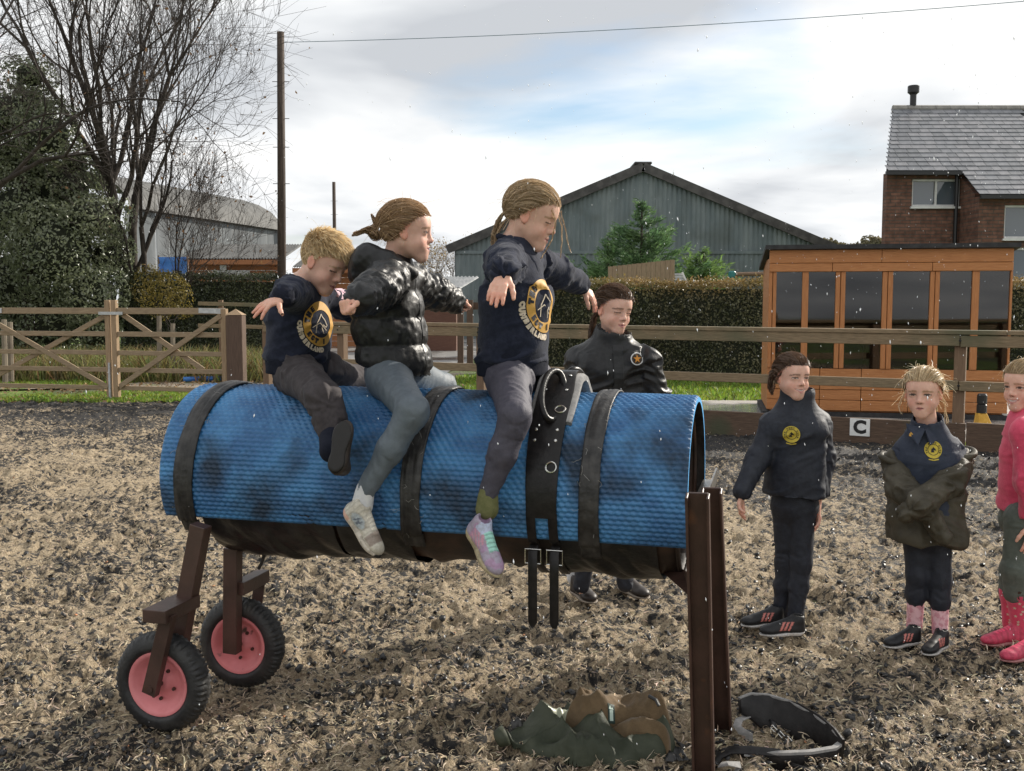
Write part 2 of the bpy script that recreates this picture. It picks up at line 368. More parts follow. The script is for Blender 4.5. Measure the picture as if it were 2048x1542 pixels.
o = chips('footing_rubber_chips', 18000, 3.05, 14, (.004, .021), M_rub); tag(o, 'black rubber chips scattered through the arena footing', 'rubber chips', kind='stuff')
M_rub2 = mat('red_brick_crumb', (.45, .16, .07), .8, (.6, .3, .15), 20)
o = chips('footing_brick_crumbs', 260, 2.9, 9, (.004, .011), M_rub2); tag(o, 'orange brick crumbs lying in the arena footing', 'crumbs', kind='stuff')

# ---- grass blades on lawn and verge
def grass(name, region, n, h, material, label, z=-.05):
    X, Y = region(n); n = len(X); a = rng.random(n) * 6.283; hh = h * rng.uniform(.4, 1.2, n); w = .004 + .0006 * Y
    lean = rng.normal(0, .5, (n, 2)) * hh[:, None]
    b0 = np.stack([X, Y, np.full(n, z)], -1); sx = np.stack([np.cos(a) * w, np.sin(a) * w, a * 0], -1)
    mid = b0 + np.stack([lean[:, 0] * .4, lean[:, 1] * .4, hh * .6], -1); tip = b0 + np.stack([lean[:, 0], lean[:, 1], hh], -1)
    Vv = np.stack([b0 - sx, b0 + sx, mid + sx * .7, mid - sx * .7, tip], 1).reshape(-1, 3); b = np.arange(n) * 5
    me = mesh_np(name, Vv, [np.stack([b, b+1, b+2, b+3], 1), np.stack([b+3, b+2, b+4], 1)])
    vcol(me, np.repeat(rng.uniform(.5, 1.4, n), 5)[:, None] * np.repeat(np.array([1, 1, .9]) + rng.normal(0, .12, (n, 3)) * [1.2, .6, .6], 5, 0))
    return tag(link(name, me, material), label, 'grass', kind='stuff')
M_grass = mat('grass_blades', (.16, .26, .035), .55, (.26, .34, .06), 2.0, attr=True, trans=.45)
def lawn(n):
    Y = rng.uniform(14.2, 20.5, n); X = rng.uniform(-1.1, 11.5, n); ok = ~((X > 2.0) & (Y < 15.5)) & ((X > 3) | (Y > 15 + rng.normal(0, .3, n))); return X[ok], Y[ok]
grass('lawn_grass', lawn, 30000, .085, M_grass, 'bright green lawn grass between fence and clipped hedge')
def verge(n):
    Y = rng.uniform(15.1, 21, n); X = rng.uniform(-11, -3.4, n); k = fbm(np.stack([X * .8, Y * .8, X * 0], -1), 5, 2) > (-.25 + .4 * (Y > 16.6)); return X[k], Y[k]
grass('verge_grass', verge, 42000, .08, M_grass, 'patchy green verge grass around the field gates')
def strip(n):
    X = rng.uniform(-4, 7, n); Y = FL(X) + rng.uniform(.08, .5, n); k = (X > 3.2) | (X < 1.5); return X[k], Y[k]
grass('fence_grass', strip, 3500, .10, M_grass, 'grass tufts growing along the foot of the arena fence')

def leaf_litter():
    n = 2600; X = np.concatenate([rng.uniform(-11, -3.2, n), rng.uniform(-4, .5, 500)]); Y = np.concatenate([rng.uniform(15.05, 21, n), rng.uniform(15.2, 19, 500)]); n = len(X); a = rng.random(n) * 6.283; S = rng.uniform(.02, .05, n); t = rng.normal(0, .4, (n, 2)); c = np.stack([X, Y, np.full(n, -.01)], -1)
    u = np.stack([np.cos(a), np.sin(a), t[:, 0]], -1) * S[:, None]; w = np.stack([-np.sin(a), np.cos(a), t[:, 1]], -1) * S[:, None] * .6; Vv = np.stack([c - u, c + w + [0, 0, .012], c + u, c - w + [0, 0, .008]], 1).reshape(-1, 3); i = np.arange(n) * 4; me = mesh_np('fallen_leaves', Vv, np.concatenate([np.stack([i, i + 1, i + 2], 1), np.stack([i, i + 2, i + 3], 1)]))
    vcol(me, np.repeat(rng.uniform(.4, 1.4, n), 4)[:, None] * np.ones((1, 3))); tag(link('fallen_leaves', me, mat('fallen_leaf', (.20, .12, .06), .8, (.34, .22, .11), 2, attr=True, trans=.2)), 'brown fallen leaves littering the verge by the gates', 'leaves', kind='stuff')
leaf_litter()
# ---------------------------------------------------------------- timber fence, gate posts and gates
def wood(name, c1, c2, st=(1.5, 30, 30), rough=.75, c3=None):
    return mat(name, c1, rough, c2, 3.0, stretch=st, bump=.004, bscale=6, detail=6, ramp=(.3, .7), col3=c3, scale3=1.5, ramp3=(.5, .72))
# grain runs along the fence: mapping rotated to the fence direction
M_rail = wood('weathered_rail', (.15, .105, .06), (.30, .22, .13), st=(3, 3, 40), c3=(.10, .10, .055))
M_post = wood('fence_post', (.14, .085, .05), (.22, .14, .085), st=(25, 25, 2))
M_gpost = wood('dark_gate_post', (.075, .045, .03), (.13, .08, .055), st=(25, 25, 2))
M_gate = wood('gate_timber', (.20, .14, .085), (.36, .27, .17), st=(3, 3, 40))
M_stile = wood('gate_stile', (.24, .16, .09), (.40, .28, .17), st=(30, 30, 2))
M_zinc = mat('galvanised_steel', (.42, .43, .44), .45, (.55, .56, .57), 12, metal=.7)
M_white = mat('white_paint', (.78, .78, .76), .5, (.62, .62, .6), 6)
M_black = mat('black_paint', (.012, .012, .013), .4)
fR = np.stack([FD, -FN, V(0, 0, 1)], 1)
fence = thing('arena_fence', (0, FL(0), 0), 'long timber post and rail fence with kickboards behind the children', 'fence')
def fp(X, off=0, z=0): return V(X, FL(X), z) + FN * off
post_x = [-3.62, -2.416, -.441, 1.214, 4.525, 6.4]
for X in post_x:
    mb = MB(); mb.box(fp(X, -.11, .53), (.11, .11, 1.18), fR); mb.obj('post', M_post, fence, bevel=.006)
# rails between posts as separate boards
def boards(name, xs, off, z0, z1, th, m, zj=.0):
    for i in range(len(xs) - 1):
        j = rng.normal(0, .006, 2)
        a = fp(xs[i] + .004, off, (z0 + z1) / 2 + j[0]); b = fp(xs[i+1] - .004, off, (z0 + z1) / 2 + j[1])
        MB().beam(a, b, th, z1 - z0).obj(name, m, fence, bevel=.005)
boards('top_rail', [-3.62, -.441, 1.214, 4.525, 7.2], -.03, 1.035, 1.15, .045, M_rail)
boards('cap_rail', [-3.62, -2.0, 1.214, 4.9, 7.2], -.07, 1.155, 1.20, .15, M_rail)
boards('middle_rail', [-3.62, -.441, 1.214, 4.525, 7.2], -.03, .585, .685, .045, M_rail)
M_kick = wood('dirty_kickboard', (.06, .035, .022), (.13, .08, .05), st=(3, 3, 30), c3=(.05, .06, .03))
boards('kickboard', [-3.62, -1.2, 1.8, 4.6, 7.2], 0, -.05, .25, .05, M_kick)
for X in post_x[1:]:
    for z in (1.09, .635):
        MB().lathe([(.0, .004), (.012, .003), (.013, 0)], fp(X, -.004, z), FN, 8).obj('bolt', M_black, fence)
# arena letter
ls = thing('arena_letter', fp(3.70, .03, .12), 'square white arena letter board reading C on the kickboard', 'sign')
c0 = fp(3.70, .034, .155); MB().box(c0, (.205, .012, .185), fR).obj('board', M_white, ls, bevel=.004)
def text_mesh(s, size, bold=.0):
    cu = bpy.data.curves.new('t', 'FONT'); cu.body = s; cu.size = size; cu.align_x = 'CENTER'; cu.align_y = 'CENTER'; cu.offset = bold; cu.resolution_u = 3; cu.extrude = 0
    o = bpy.data.objects.new('t', cu); COL.objects.link(o); bpy.context.view_layer.update()
    me = bpy.data.meshes.new_from_object(o.evaluated_get(bpy.context.evaluated_depsgraph_get()))
    v = np.array([q.co[:] for q in me.vertices]); f = [list(p.vertices) for p in me.polygons]
    bpy.data.objects.remove(o); bpy.data.curves.remove(cu); bpy.data.meshes.remove(me); return v, f
def place_text(s, size, c, xdir, ydir, name, m, parent, bold=0, th=.003):
    v, f = text_mesh(s, size, bold); x = nrm(xdir); y = nrm(ydir); n = np.cross(x, y)
    P = np.asarray(c) + v[:, :1] * x + v[:, 1:2] * y + n * th
    mb = MB(); mb.raw(P, f); return mb.obj(name, m, parent)
place_text('C', .185, c0 + FN * .006, FD, (0, 0, 1), 'letter_c', M_black, ls, bold=.009)

# gate post with pyramid cap, beside the fence end
gp = thing('gate_post', (*at_z(488, 803)[:2], 0), 'thick dark square gate post with pyramid cap at the fence end', 'post')
gx, gy = -4.04, 15.02
mb = MB(); mb.box((gx, gy, .60), (.235, .235, 1.36)); mb.obj('post_shaft', M_gpost, gp, bevel=.008)
mb = MB(); h = .125; mb.raw([(gx-h, gy-h, 1.283), (gx+h, gy-h, 1.283), (gx+h, gy+h, 1.283), (gx-h, gy+h, 1.283), (gx, gy, 1.37)], [(0,1,4), (1,2,4), (2,3,4), (3,0,4), (3,2,1,0)]); mb.obj('post_cap', M_stile, gp)
def gate(label, A, B, hinge_right):
    """five bar gate from A (left end) to B (right end)"""
    A = np.array(A); B = np.array(B); d = nrm(B - A); L_ = np.linalg.norm(B - A); n = V(d[1], -d[0], 0)
    g = thing('field_gate', (*((A + B) / 2)[:2], 0), label, 'gate', 'pair of timber field gates')
    def P(t, z, o=0): return A + d * t + V(0, 0, z) + n * o
    zs = [(.165, .065), (.44, .07), (.70, .07), (.985, .075), (1.335, .095)]
    for z, h in zs: MB().beam(P(.03, z), P(L_ - .03, z), .03, h).obj('bar', M_gate, g, bevel=.004)
    sw = .085
    for t, top in ((0, 1.36 if not hinge_right else 1.50), (L_, 1.50 if not hinge_right else 1.37)):
        free = (t == 0) == hinge_right
        MB().beam(P(t + (sw/2 if t == 0 else -sw/2), .02 if free else .10), P(t + (sw/2 if t == 0 else -sw/2), top), sw, .08, up=n).obj('stile', M_stile, g, bevel=.006)
    if hinge_right: br = [((.12, .19), (L_ - .08, 1.27), .035), ((.16, 1.28), (L_ * .78, .46), -.035)]
    else: br = [((.02, 1.27), (L_ - .06, .17), .035), ((.0, .22), (L_ - .1, 1.27), -.035)]
    for (a, za), (b, zb), o_ in br: MB().beam(P(a, za, o_), P(b, zb, o_), .03, .075, up=V(0, 0, 1)).obj('brace', M_gate, g, bevel=.004)
    ht = L_ - .25 if hinge_right else .15
    MB().beam(P(ht - .2, 1.345, .025), P(ht + .22, 1.335, .025), .012, .075).obj('hinge_strap', M_zinc, g)
    if not hinge_right:
        MB().beam(P(L_ - .02, .0, .05), P(L_ - .02, .55, .05), .03, .03, up=n).obj('drop_bolt', M_zinc, g)
    else:
        MB().beam(P(-.2, 1.30, .055), P(.22, 1.30, .055), .012, .045).obj('latch', M_zinc, g)
    return g
gate('left field gate with long cross braces and a drop bolt at its free end', (-8.3, 16.1, 0), (-6.10, 15.62, 0), False)
gate('right field gate hung on the dark gate post, brace rising to the hinge', (-6.07, 15.60, 0), (-4.19, 15.1, 0), True)
MB().box((-8.55, 16.15, .6), (.22, .22, 1.4)).obj('gate_post', M_gpost, bevel=.008); o = bpy.data.objects['gate_post.001']
tag(o, 'dark square gate post at the far left end of the gates', 'post')

# ---------------------------------------------------------------- buildings
def corr_mat(name, c1, c2, c3):
    return mat(name, c1, .5, c2, 1.6, stretch=(1, 1, .25), col3=c3, scale3=.9, ramp3=(.5, .75), spec=.4, detail=7)
M_barn = corr_mat('weathered_blue_grey_cladding', (.13, .165, .175), (.20, .235, .24), (.10, .12, .115))
M_fascia = mat('dark_barn_fascia', (.045, .042, .04), .6, (.09, .085, .08), 3)
def corrugated(name, x0, x1, z0a, z1a, z0b, z1b, Y, m, parent, pitch=.19, amp=.035, ydir=1):
    """vertical corrugated sheet on the plane Y=const, bottom/top heights at its two sides"""
    n = max(6, int((x1 - x0) / pitch * 6)); t = np.linspace(0, 1, n + 1); x = x0 + (x1 - x0) * t
    ph = (x / pitch) % 1.0; w = np.clip(np.abs(ph - .5) * 6 - .9, 0, 1); y = Y - amp * w
    lo = np.stack([x, y, z0a + (z0b - z0a) * t], -1); hi = np.stack([x, y, z1a + (z1b - z1a) * t], -1)
    Vv = np.concatenate([lo, hi]); i = np.arange(n); fs = np.stack([i, i + 1, n + 2 + i, n + 1 + i], 1)
    return link(name, mesh_np(name, Vv, fs), m, parent)
YB = 41.0
ax, az = at_y(1285, 336, YB)[[0, 2]]; lx, lz = at_y(912, 492, YB)[[0, 2]]; rx = 2 * ax - lx; rz = lz
barn = thing('steel_barn', (ax, YB, 0), 'large blue grey corrugated barn with shallow gable behind the hedge', 'barn')
def gz(x): return lz + (az - lz) * (1 - abs(x - ax) / (ax - lx))
nsh = 15; xs = np.linspace(lx, rx, nsh + 1); zmid = 3.35
for i in range(nsh):
    a, b = xs[i], xs[i + 1]
    pts_top = [(a, b)] if not (a < ax < b) else [(a, ax), (ax, b)]
    for (p, q) in pts_top: corrugated('cladding_sheet', p, q + .03, zmid + .04, gz(p), zmid + .04, gz(q), YB - .009 * (i % 2), M_barn, barn)
    corrugated('cladding_sheet', a, b + .03, -.1, zmid, -.1, zmid, YB - .08 - .009 * (i % 2), M_barn, barn)
MB().box(((lx + rx) / 2, YB - .13, zmid + .03), (rx - lx, .05, .12)).obj('flashing', M_barn, barn)
M_roofsheet = mat('fibre_cement_roof', (.12, .12, .115), .7, (.19, .185, .175), 2, bump=.02, bscale=8)
for sx in (-1, 1):
    e = V(lx - .35 if sx < 0 else rx + .35, 0, lz - .15); r_ = V(ax, 0, az + .02)
    MB().beam(e + V(0, YB - .2, 0), r_ + V(0, YB - .2, 0), .12, .34).obj('barge_board', M_fascia, barn)
    mb = MB(); a = e + V(0, YB - .12, .19); b = r_ + V(0, YB - .12, .19); mb.raw([a, b, b + V(0, 26, 0), a + V(0, 26, 0)], [(0, 1, 2, 3)]); mb.obj('roof', M_roofsheet, barn)
MB().box((lx - .02, YB + 10, lz / 2), (.06, 20, lz)).obj('side_wall', M_barn, barn)
MB().box((ax, YB + .5, az + .17), (.7, 1.5, .10)).obj('ridge_cap', M_fascia, barn, bevel=.03)

# red brick house with slate roof
def brick_mat():
    m = bpy.data.materials.new('red_brick'); m.use_nodes = True; nt = m.node_tree; N = nt.nodes; L = nt.links; b = N['Principled BSDF']
    tc = N.new('ShaderNodeTexCoord'); mp = N.new('ShaderNodeMapping'); mp.inputs['Rotation'].default_value = (math.pi / 2, 0, 0); L.new(tc.outputs['Object'], mp.inputs[0])
    br = N.new('ShaderNodeTexBrick'); L.new(mp.outputs[0], br.inputs[0]); br.inputs['Scale'].default_value = 1
    br.inputs['Brick Width'].default_value = .30; br.inputs['Row Height'].default_value = .10; br.inputs['Mortar Size'].default_value = .012
    br.inputs['Color1'].default_value = (.13, .062, .042, 1); br.inputs['Color2'].default_value = (.19, .095, .066, 1); br.inputs['Mortar'].default_value = (.10, .075, .06, 1)
    n = N.new('ShaderNodeTexNoise'); n.inputs['Scale'].default_value = 6; n.inputs['Detail'].default_value = 6; L.new(tc.outputs['Object'], n.inputs[0])
    r = N.new('ShaderNodeValToRGB'); r.color_ramp.elements[0].position = .3; r.color_ramp.elements[0].color = (.6, .6, .6, 1); r.color_ramp.elements[1].position = .7; r.color_ramp.elements[1].color = (1.3, 1.25, 1.2, 1); L.new(n.outputs[0], r.inputs[0])
    mx = N.new('ShaderNodeMix'); mx.data_type = 'RGBA'; mx.blend_type = 'MULTIPLY'; mx.inputs[0].default_value = 1; L.new(br.outputs[0], mx.inputs[6]); L.new(r.outputs[0], mx.inputs[7]); L.new(mx.outputs[2], b.inputs['Base Color'])
    bp = N.new('ShaderNodeBump'); bp.inputs['Distance'].default_value = .015; bp.invert = True; L.new(br.outputs[1], bp.inputs['Height']); L.new(bp.outputs[0], b.inputs['Normal']); b.inputs['Roughness'].default_value = .85
    return m
M_brick = brick_mat()
M_slate = [mat('slate_%s' % n, c, .45, c2, 5, bump=.004, bscale=12, spec=.5) for n, c, c2 in (('blue', (.13, .135, .15), (.19, .195, .21)), ('grey', (.16, .16, .17), (.22, .22, .235)), ('dark', (.10, .105, .115), (.15, .155, .17)))]
M_slateunder = mat('roof_underlay', (.02, .02, .022), .8)
M_glass = mat('window_glass', (.10, .12, .14), .05, spec=.9)
M_frame = mat('white_window_frame', (.70, .70, .68), .4, (.6, .6, .58), 5)
YHs = 30.0
house = thing('brick_house', (at_y(1900, 600, YHs)[0], YHs, 0), 'red brick house with grey slate roof and flue beyond the summerhouse', 'house')
hl = at_y(1772, 420, YHs)[0]; hm = at_y(1957, 420, YHs)[0]; hr = hl + 9.0
ze = at_y(1800, 346, YHs)[2]; zl = at_y(2000, 392, YHs)[2]
def wall_with_holes(name, x0, x1, z0, z1, Y, th, holes, m, parent):
    """wall panel with rectangular openings: list of (x0,x1,z0,z1)"""
    mb = MB(); xs_ = sorted({x0, x1, *[h[0] for h in holes], *[h[1] for h in holes]}); zs_ = sorted({z0, z1, *[h[2] for h in holes], *[h[3] for h in holes]})
    for i in range(len(xs_) - 1):
        for j in range(len(zs_) - 1):
            cx, cz = (xs_[i] + xs_[i+1]) / 2, (zs_[j] + zs_[j+1]) / 2
            if any(h[0] < cx < h[1] and h[2] < cz < h[3] for h in holes): continue
            mb.box((cx, Y + th / 2, cz), (xs_[i+1] - xs_[i], th, zs_[j+1] - zs_[j]))
    return mb.obj(name, m, parent)
def rect(px0, py0, px1, py1, Y):
    a = at_y(px0, py0, Y); b = at_y(px1, py1, Y); return (a[0], b[0], b[2], a[2])
w1 = rect(1825, 358, 1923, 413, YHs); w2 = rect(2010, 408, 2110, 477, YHs); w3 = rect(2026, 495, 2110, 570, YHs)
wall_with_holes('wall', hl, hm + .4, 0, ze, YHs, .3, [w1], M_brick, house)
SHR = .40
mb = MB(); mb.raw([(hl, YHs + .3, 0), (hl + .3, YHs + .3, 0), (hl + .3 + 7 * SHR, YHs + 7.3, 0), (hl + 7 * SHR, YHs + 7.3, 0), (hl, YHs + .3, ze), (hl + .3, YHs + .3, ze), (hl + .3 + 7 * SHR, YHs + 7.3, ze), (hl + 7 * SHR, YHs + 7.3, ze)], [(3,2,1,0), (4,5,6,7), (0,1,5,4), (1,2,6,5), (2,3,7,6), (3,0,4,7)]); mb.obj('side_wall', M_brick, house)
def window(w, Y, parent, mull=1):
    o = MB(); t = .06
    x0, x1, z0, z1 = w
    for (a, b, c, d) in ((x0, x1, z0, z0 + t), (x0, x1, z1 - t, z1)): o.box(((a + b) / 2, Y + .12, (c + d) / 2), (b - a - .01, .09, d - c))
    for k in range(mull + 2):
        xx = x0 + t / 2 + (x1 - x0 - t) * k / (mull + 1); o.box((xx, Y + .125, (z0 + z1) / 2), (t, .08, z1 - z0 - 2 * t))
    f = o.obj('window', M_frame, parent)
    for k in range(mull + 1):
        a = x0 + (x1 - x0) * k / (mull + 1) + .05; b = x0 + (x1 - x0) * (k + 1) / (mull + 1) - .05
        MB().box(((a + b) / 2, Y + .14, (z0 + z1) / 2), (b - a, .012, z1 - z0 - .1)).obj('pane', M_glass, f)
    MB().box(((x0 + x1) / 2, Y - .02, z0 - .035), (x1 - x0 + .1, .16, .06)).obj('sill', M_frame, f)
    MB().box(((x0 + x1) / 2, Y + .26, (z0 + z1) / 2), (x1 - x0, .01, z1 - z0)).obj('curtain', mat('net_curtain', (.35, .40, .45), .9, (.5, .54, .58), 4), f)
window(w1, YHs, house)
# roof: slates one by one
YR = YHs + 3.6; zr = at_y(1900, 217, YR)[2]; ex0 = hl - .12
eave = V(0, YHs - .25, ze + .02); ridge = V(0, YR, zr); sl_d = nrm(ridge - eave); sl_n = V(0, -sl_d[2], sl_d[1]); SLn = np.linalg.norm(ridge - eave)
gaug = SLn / 15.5
low = eave - sl_d * gaug * 5; Y2 = low[1] + .22; zl = low[2] - .02; hm2 = at_y(1958, 420, Y2)[0]; w2 = rect(2010, 410, 2110, 477, Y2); w3 = rect(2026, 495, 2110, 570, Y2)
wall_with_holes('wall', hm2, hr, 0, zl, Y2, .3, [w2, w3], M_brick, house); window(w2, Y2, house); window(w3, Y2, house)
mb = MB(); mb.raw([(hm2, Y2 + .3, 0), (hm2 + .3, Y2 + .3, 0), (hm2 + .3, YHs + .02, 0), (hm2, YHs + .02, 0), (hm2, Y2 + .3, zl + .1), (hm2 + .3, Y2 + .3, zl + .1), (hm2 + .3, YHs + .02, ze - .1), (hm2, YHs + .02, ze - .1)], [(3,2,1,0), (4,5,6,7), (0,1,5,4), (1,2,6,5), (2,3,7,6), (3,0,4,7)]); mb.obj('wall_return', M_brick, house)
rsh = V(SHR * (YR - eave[1]), 0, 0)
MB().tube([(hm2 - .12, YHs - .06, 0), (hm2 - .12, YHs - .06, ze)], .06, 8).obj('downpipe', M_black, house)
mb = MB(); a = eave + V(ex0, 0, 0); mb.raw([a, a + V(hr - ex0, 0, 0), a + V(hr - ex0, 0, 0) + sl_d * SLn + rsh, a + sl_d * SLn + rsh], [(0, 1, 2, 3)])
mb.raw([low + V(hm2 - .08, 0, 0), low + V(hr, 0, 0), eave + V(hr, 0, 0), eave + V(hm2 - .08, 0, 0)], [(0, 1, 2, 3)])
roof = mb.obj('roof', M_slateunder, house)
slate_me = {}
def slate_mesh(k, w):
    key = (k, round(w, 2))
    if key not in slate_me:
        mb = MB(); mb.box((0, 0, 0), (round(w, 2), .012, gaug * 1.25)); slate_me[key] = mb.mesh('slate')
    return slate_me[key]
Rs = np.stack([V(1, 0, 0), -sl_n, sl_d], 1)
cnt = 0
for row in range(-5, 15):
    x = ex0 if row >= 0 else hm2 - .1
    x += SHR * (row + .62) / 15.5 * (YR - eave[1]) if row >= 0 else 0
    first = True; xend = at_y(2048, 300, YHs)[0] + 1.3
    while x < xend:
        w = rng.uniform(.26, .40) if not first else rng.uniform(.15, .36)
        me = slate_mesh(0, w); kk = rng.integers(3)
        o = bpy.data.objects.new('slate', me.copy() if False else me); COL.objects.link(o)
        if not me.materials: me.materials.append(M_slate[0])
        c = eave + sl_d * (gaug * (row + .62)) + V(x + w / 2, 0, 0) + sl_n * .022
        R_ = Matrix(Rs.tolist()).to_4x4(); tl = Matrix.Rotation(-.05 + rng.normal(0, .006), 4, 'X') @ Matrix.Rotation(rng.normal(0, .006), 4, 'Y')
        o.matrix_world = Matrix.Translation(c) @ R_ @ tl
        o.parent = house; o.matrix_parent_inverse = Matrix.Translation(-Vector(house.location))
        o.material_slots[0].link = 'OBJECT'; o.material_slots[0].material = M_slate[kk]
        x += w + .012; first = False; cnt += 1
M_ridge = mat('ridge_tile', (.20, .19, .175), .7, (.28, .265, .24), 4)
mb = MB(); x = ex0 + rsh[0]
while x < hr:
    MB().tube([(x, YR, zr - .02), (x + .44, YR, zr - .02)], .13, 8).obj('ridge_tile', M_ridge, house); x += .45
    if x > 17.5: break
fx = at_y(1826, 210, YR)[0]
mb = MB(); mb.lathe([(.10, -.3), (.10, .40), (.10, .41), (.15, .46), (.18, .48), (.18, .68), (.16, .70), (.0, .70)], (fx, YR, zr + .02), (0, 0, 1), 16); autosmooth(mb.obj('flue', M_black, house, smooth=True))
MB().beam((hl - .15, YHs - .32, ze - .04), (hm2 - .1, YHs - .32, ze - .04), .1, .1).obj('gutter', M_black, house)
lz_ = low + V(0, -.07, -.06); MB().beam((hm2 - .1, lz_[1], lz_[2]), (hr, lz_[1], lz_[2]), .1, .1).obj('gutter', M_black, house)

# summerhouse: glazed timber
M_cedar = wood('orange_stained_timber', (.36, .135, .04), (.50, .215, .075), st=(2, 2, 25), rough=.55)
M_cedar_v = wood('orange_stained_timber_upright', (.35, .13, .04), (.49, .205, .07), st=(25, 25, 2), rough=.55)
M_felt = mat('black_roof_felt', (.018, .018, .02), .75, (.035, .035, .037), 12)
def dark_glass():
    m = bpy.data.materials.new('summerhouse_glass'); m.use_nodes = True; nt = m.node_tree; N = nt.nodes; L = nt.links; N.remove(N['Principled BSDF'])
    t = N.new('ShaderNodeBsdfTransparent'); t.inputs[0].default_value = (.50, .49, .48, 1); g = N.new('ShaderNodeBsdfGlossy'); g.inputs['Roughness'].default_value = .03; g.inputs[0].default_value = (.9, .9, .9, 1)
    fr = N.new('ShaderNodeFresnel'); fr.inputs[0].default_value = 1.5; ad = N.new('ShaderNodeMath'); ad.inputs[1].default_value = .02; L.new(fr.outputs[0], ad.inputs[0]); mx = N.new('ShaderNodeMixShader'); L.new(ad.outputs[0], mx.inputs[0]); L.new(t.outputs[0], mx.inputs[1]); L.new(g.outputs[0], mx.inputs[2]); L.new(mx.outputs[0], N['Material Output'].inputs[0]); return m
M_dglass = dark_glass()
YS = 13.2; zf = lambda py: at_y(1780, py, YS)[2]; sx0 = at_y(1533, 600, YS)[0]; sx1 = at_y(2018, 600, YS)[0]
sh = thing('summerhouse', ((sx0 + sx1) / 2, YS, 0), 'orange timber summerhouse with tall dark windows and black felt roof', 'summerhouse')
ztop = zf(497); zb = .06; zpt = zf(543); zpb = zf(738)
cols = [(1548, 1601), (1614, 1669), (1689, 1763), (1784, 1857), (1876, 1939), (1953, 2012)]
pan = [(at_y(a, 640, YS)[0], at_y(b, 640, YS)[0]) for a, b in cols]
# front uprights between panes
edges = [sx0] + [v for p in pan for v in p] + [sx1]
for i in range(0, len(edges), 2):
    a, b = edges[i], edges[i + 1]; split = .5 if b - a > .1 else None
    for (p, q) in ([(a, (a + b) / 2 - .004), ((a + b) / 2 + .004, b)] if split else [(a, b)]):
        MB().box(((p + q) / 2, YS + .03, (zpb + zpt) / 2), (q - p, .06, zpt - zpb)).obj('mullion', M_cedar_v, sh, bevel=.004)
for k, (p, q) in enumerate(pan):
    MB().box(((p + q) / 2, YS + .035, (zpb + zpt) / 2), (q - p, .008, zpt - zpb)).obj('pane', M_dglass, sh)
for k, (z0, z1) in enumerate(((zpt + .003, zpt + .11), (zpt + .115, ztop - .01))):
    xs_ = [sx0, edges[4] - .05, edges[8] + .02, sx1] if k == 0 else [sx0, edges[6] - .02, sx1]
    for i in range(len(xs_) - 1): MB().box(((xs_[i] + xs_[i+1]) / 2, YS + .02 + .004 * k, (z0 + z1) / 2), (xs_[i+1] - xs_[i] - .006, .08, z1 - z0)).obj('fascia_board', M_cedar, sh, bevel=.004)
bz = np.linspace(zb, zpb - .003, 5)
for i in range(4):
    xs_ = [sx0, (edges[4] + edges[3]) / 2, (edges[6] + edges[5]) / 2, (edges[8] + edges[7]) / 2, sx1]
    for j in range(4): MB().box(((xs_[j] + xs_[j+1]) / 2, YS + .03 + (.008 if i % 2 else 0), (bz[i] + bz[i+1]) / 2), (xs_[j+1] - xs_[j] - .008, .05, bz[i+1] - bz[i] - .006)).obj('plank', M_cedar, sh, bevel=.003)
for xx in (sx0 + .02, sx1 - .02):
    for i, z in enumerate(np.linspace(zb, ztop - .25, 15)):
        MB().box((xx, YS + .82, z + .07), (.03, 1.5, .135)).obj('plank', M_cedar, sh)
MB().box(((sx0 + sx1) / 2, YS + 1.55, (ztop - .2) / 2), (sx1 - sx0 - .1, .03, ztop - .3)).obj('back_wall', wood('inner_wall', (.20, .09, .035), (.28, .13, .05)), sh)
MB().box(((sx0 + sx1) / 2, YS + .82, .03), (sx1 - sx0 - .1, 1.5, .05)).obj('floor', M_cedar, sh)
mb = MB(); mb.raw([(sx0 - .06, YS - .1, ztop), (sx1 + .06, YS - .1, ztop), (sx1 + .06, YS + 1.65, ztop - .22), (sx0 - .06, YS + 1.65, ztop - .22),
                   (sx0 - .06, YS - .1, ztop + .055), (sx1 + .06, YS - .1, ztop + .055), (sx1 + .06, YS + 1.65, ztop - .165), (sx0 - .06, YS + 1.65, ztop - .165)],
                  [(3,2,1,0), (4,5,6,7), (0,1,5,4), (1,2,6,5), (2,3,7,6), (3,0,4,7)]); mb.obj('roof', M_felt, sh)
MB().box(((sx0 + sx1) / 2, YS + .78, -.01), (sx1 - sx0 + .1, 1.6, .10)).obj('base', M_felt, sh)
sh.rotation_euler.z = -.19; sh.scale = (.955, 1, 1)
# furniture seen through the glass
M_dark = mat('dark_furniture', (.03, .028, .026), .7, (.06, .055, .05), 6)
for nm, cx, w_, lab in (('garden_chair', 4.6, .6, 'dark garden chair standing inside the summerhouse'), ('storage_box', 5.9, .7, 'low dark storage box inside the summerhouse by the right window')):
    t = thing(nm, (cx, YS + .85, .06), lab, 'chair' if 'chair' in nm else 'box')
    if 'chair' in nm:
        MB().box((cx, YS + .85, .45), (w_, .5, .06)).obj('seat', M_dark, t, bevel=.01); MB().box((cx, YS + 1.1, .75), (w_, .05, .5)).obj('backrest', M_dark, t, bevel=.01)
        for ax_ in (-1, 1):
            for ay in (-1, 1): MB().box((cx + ax_ * .26, YS + .85 + ay * .2, .24), (.04, .04, .36)).obj('leg', M_dark, t)
    else:
        MB().box((cx, YS + .85, .3), (w_, .5, .46)).obj('box_body', M_dark, t, bevel=.01); MB().box((cx, YS + .85, .56), (w_ + .04, .54, .05)).obj('lid', M_dark, t, bevel=.01)
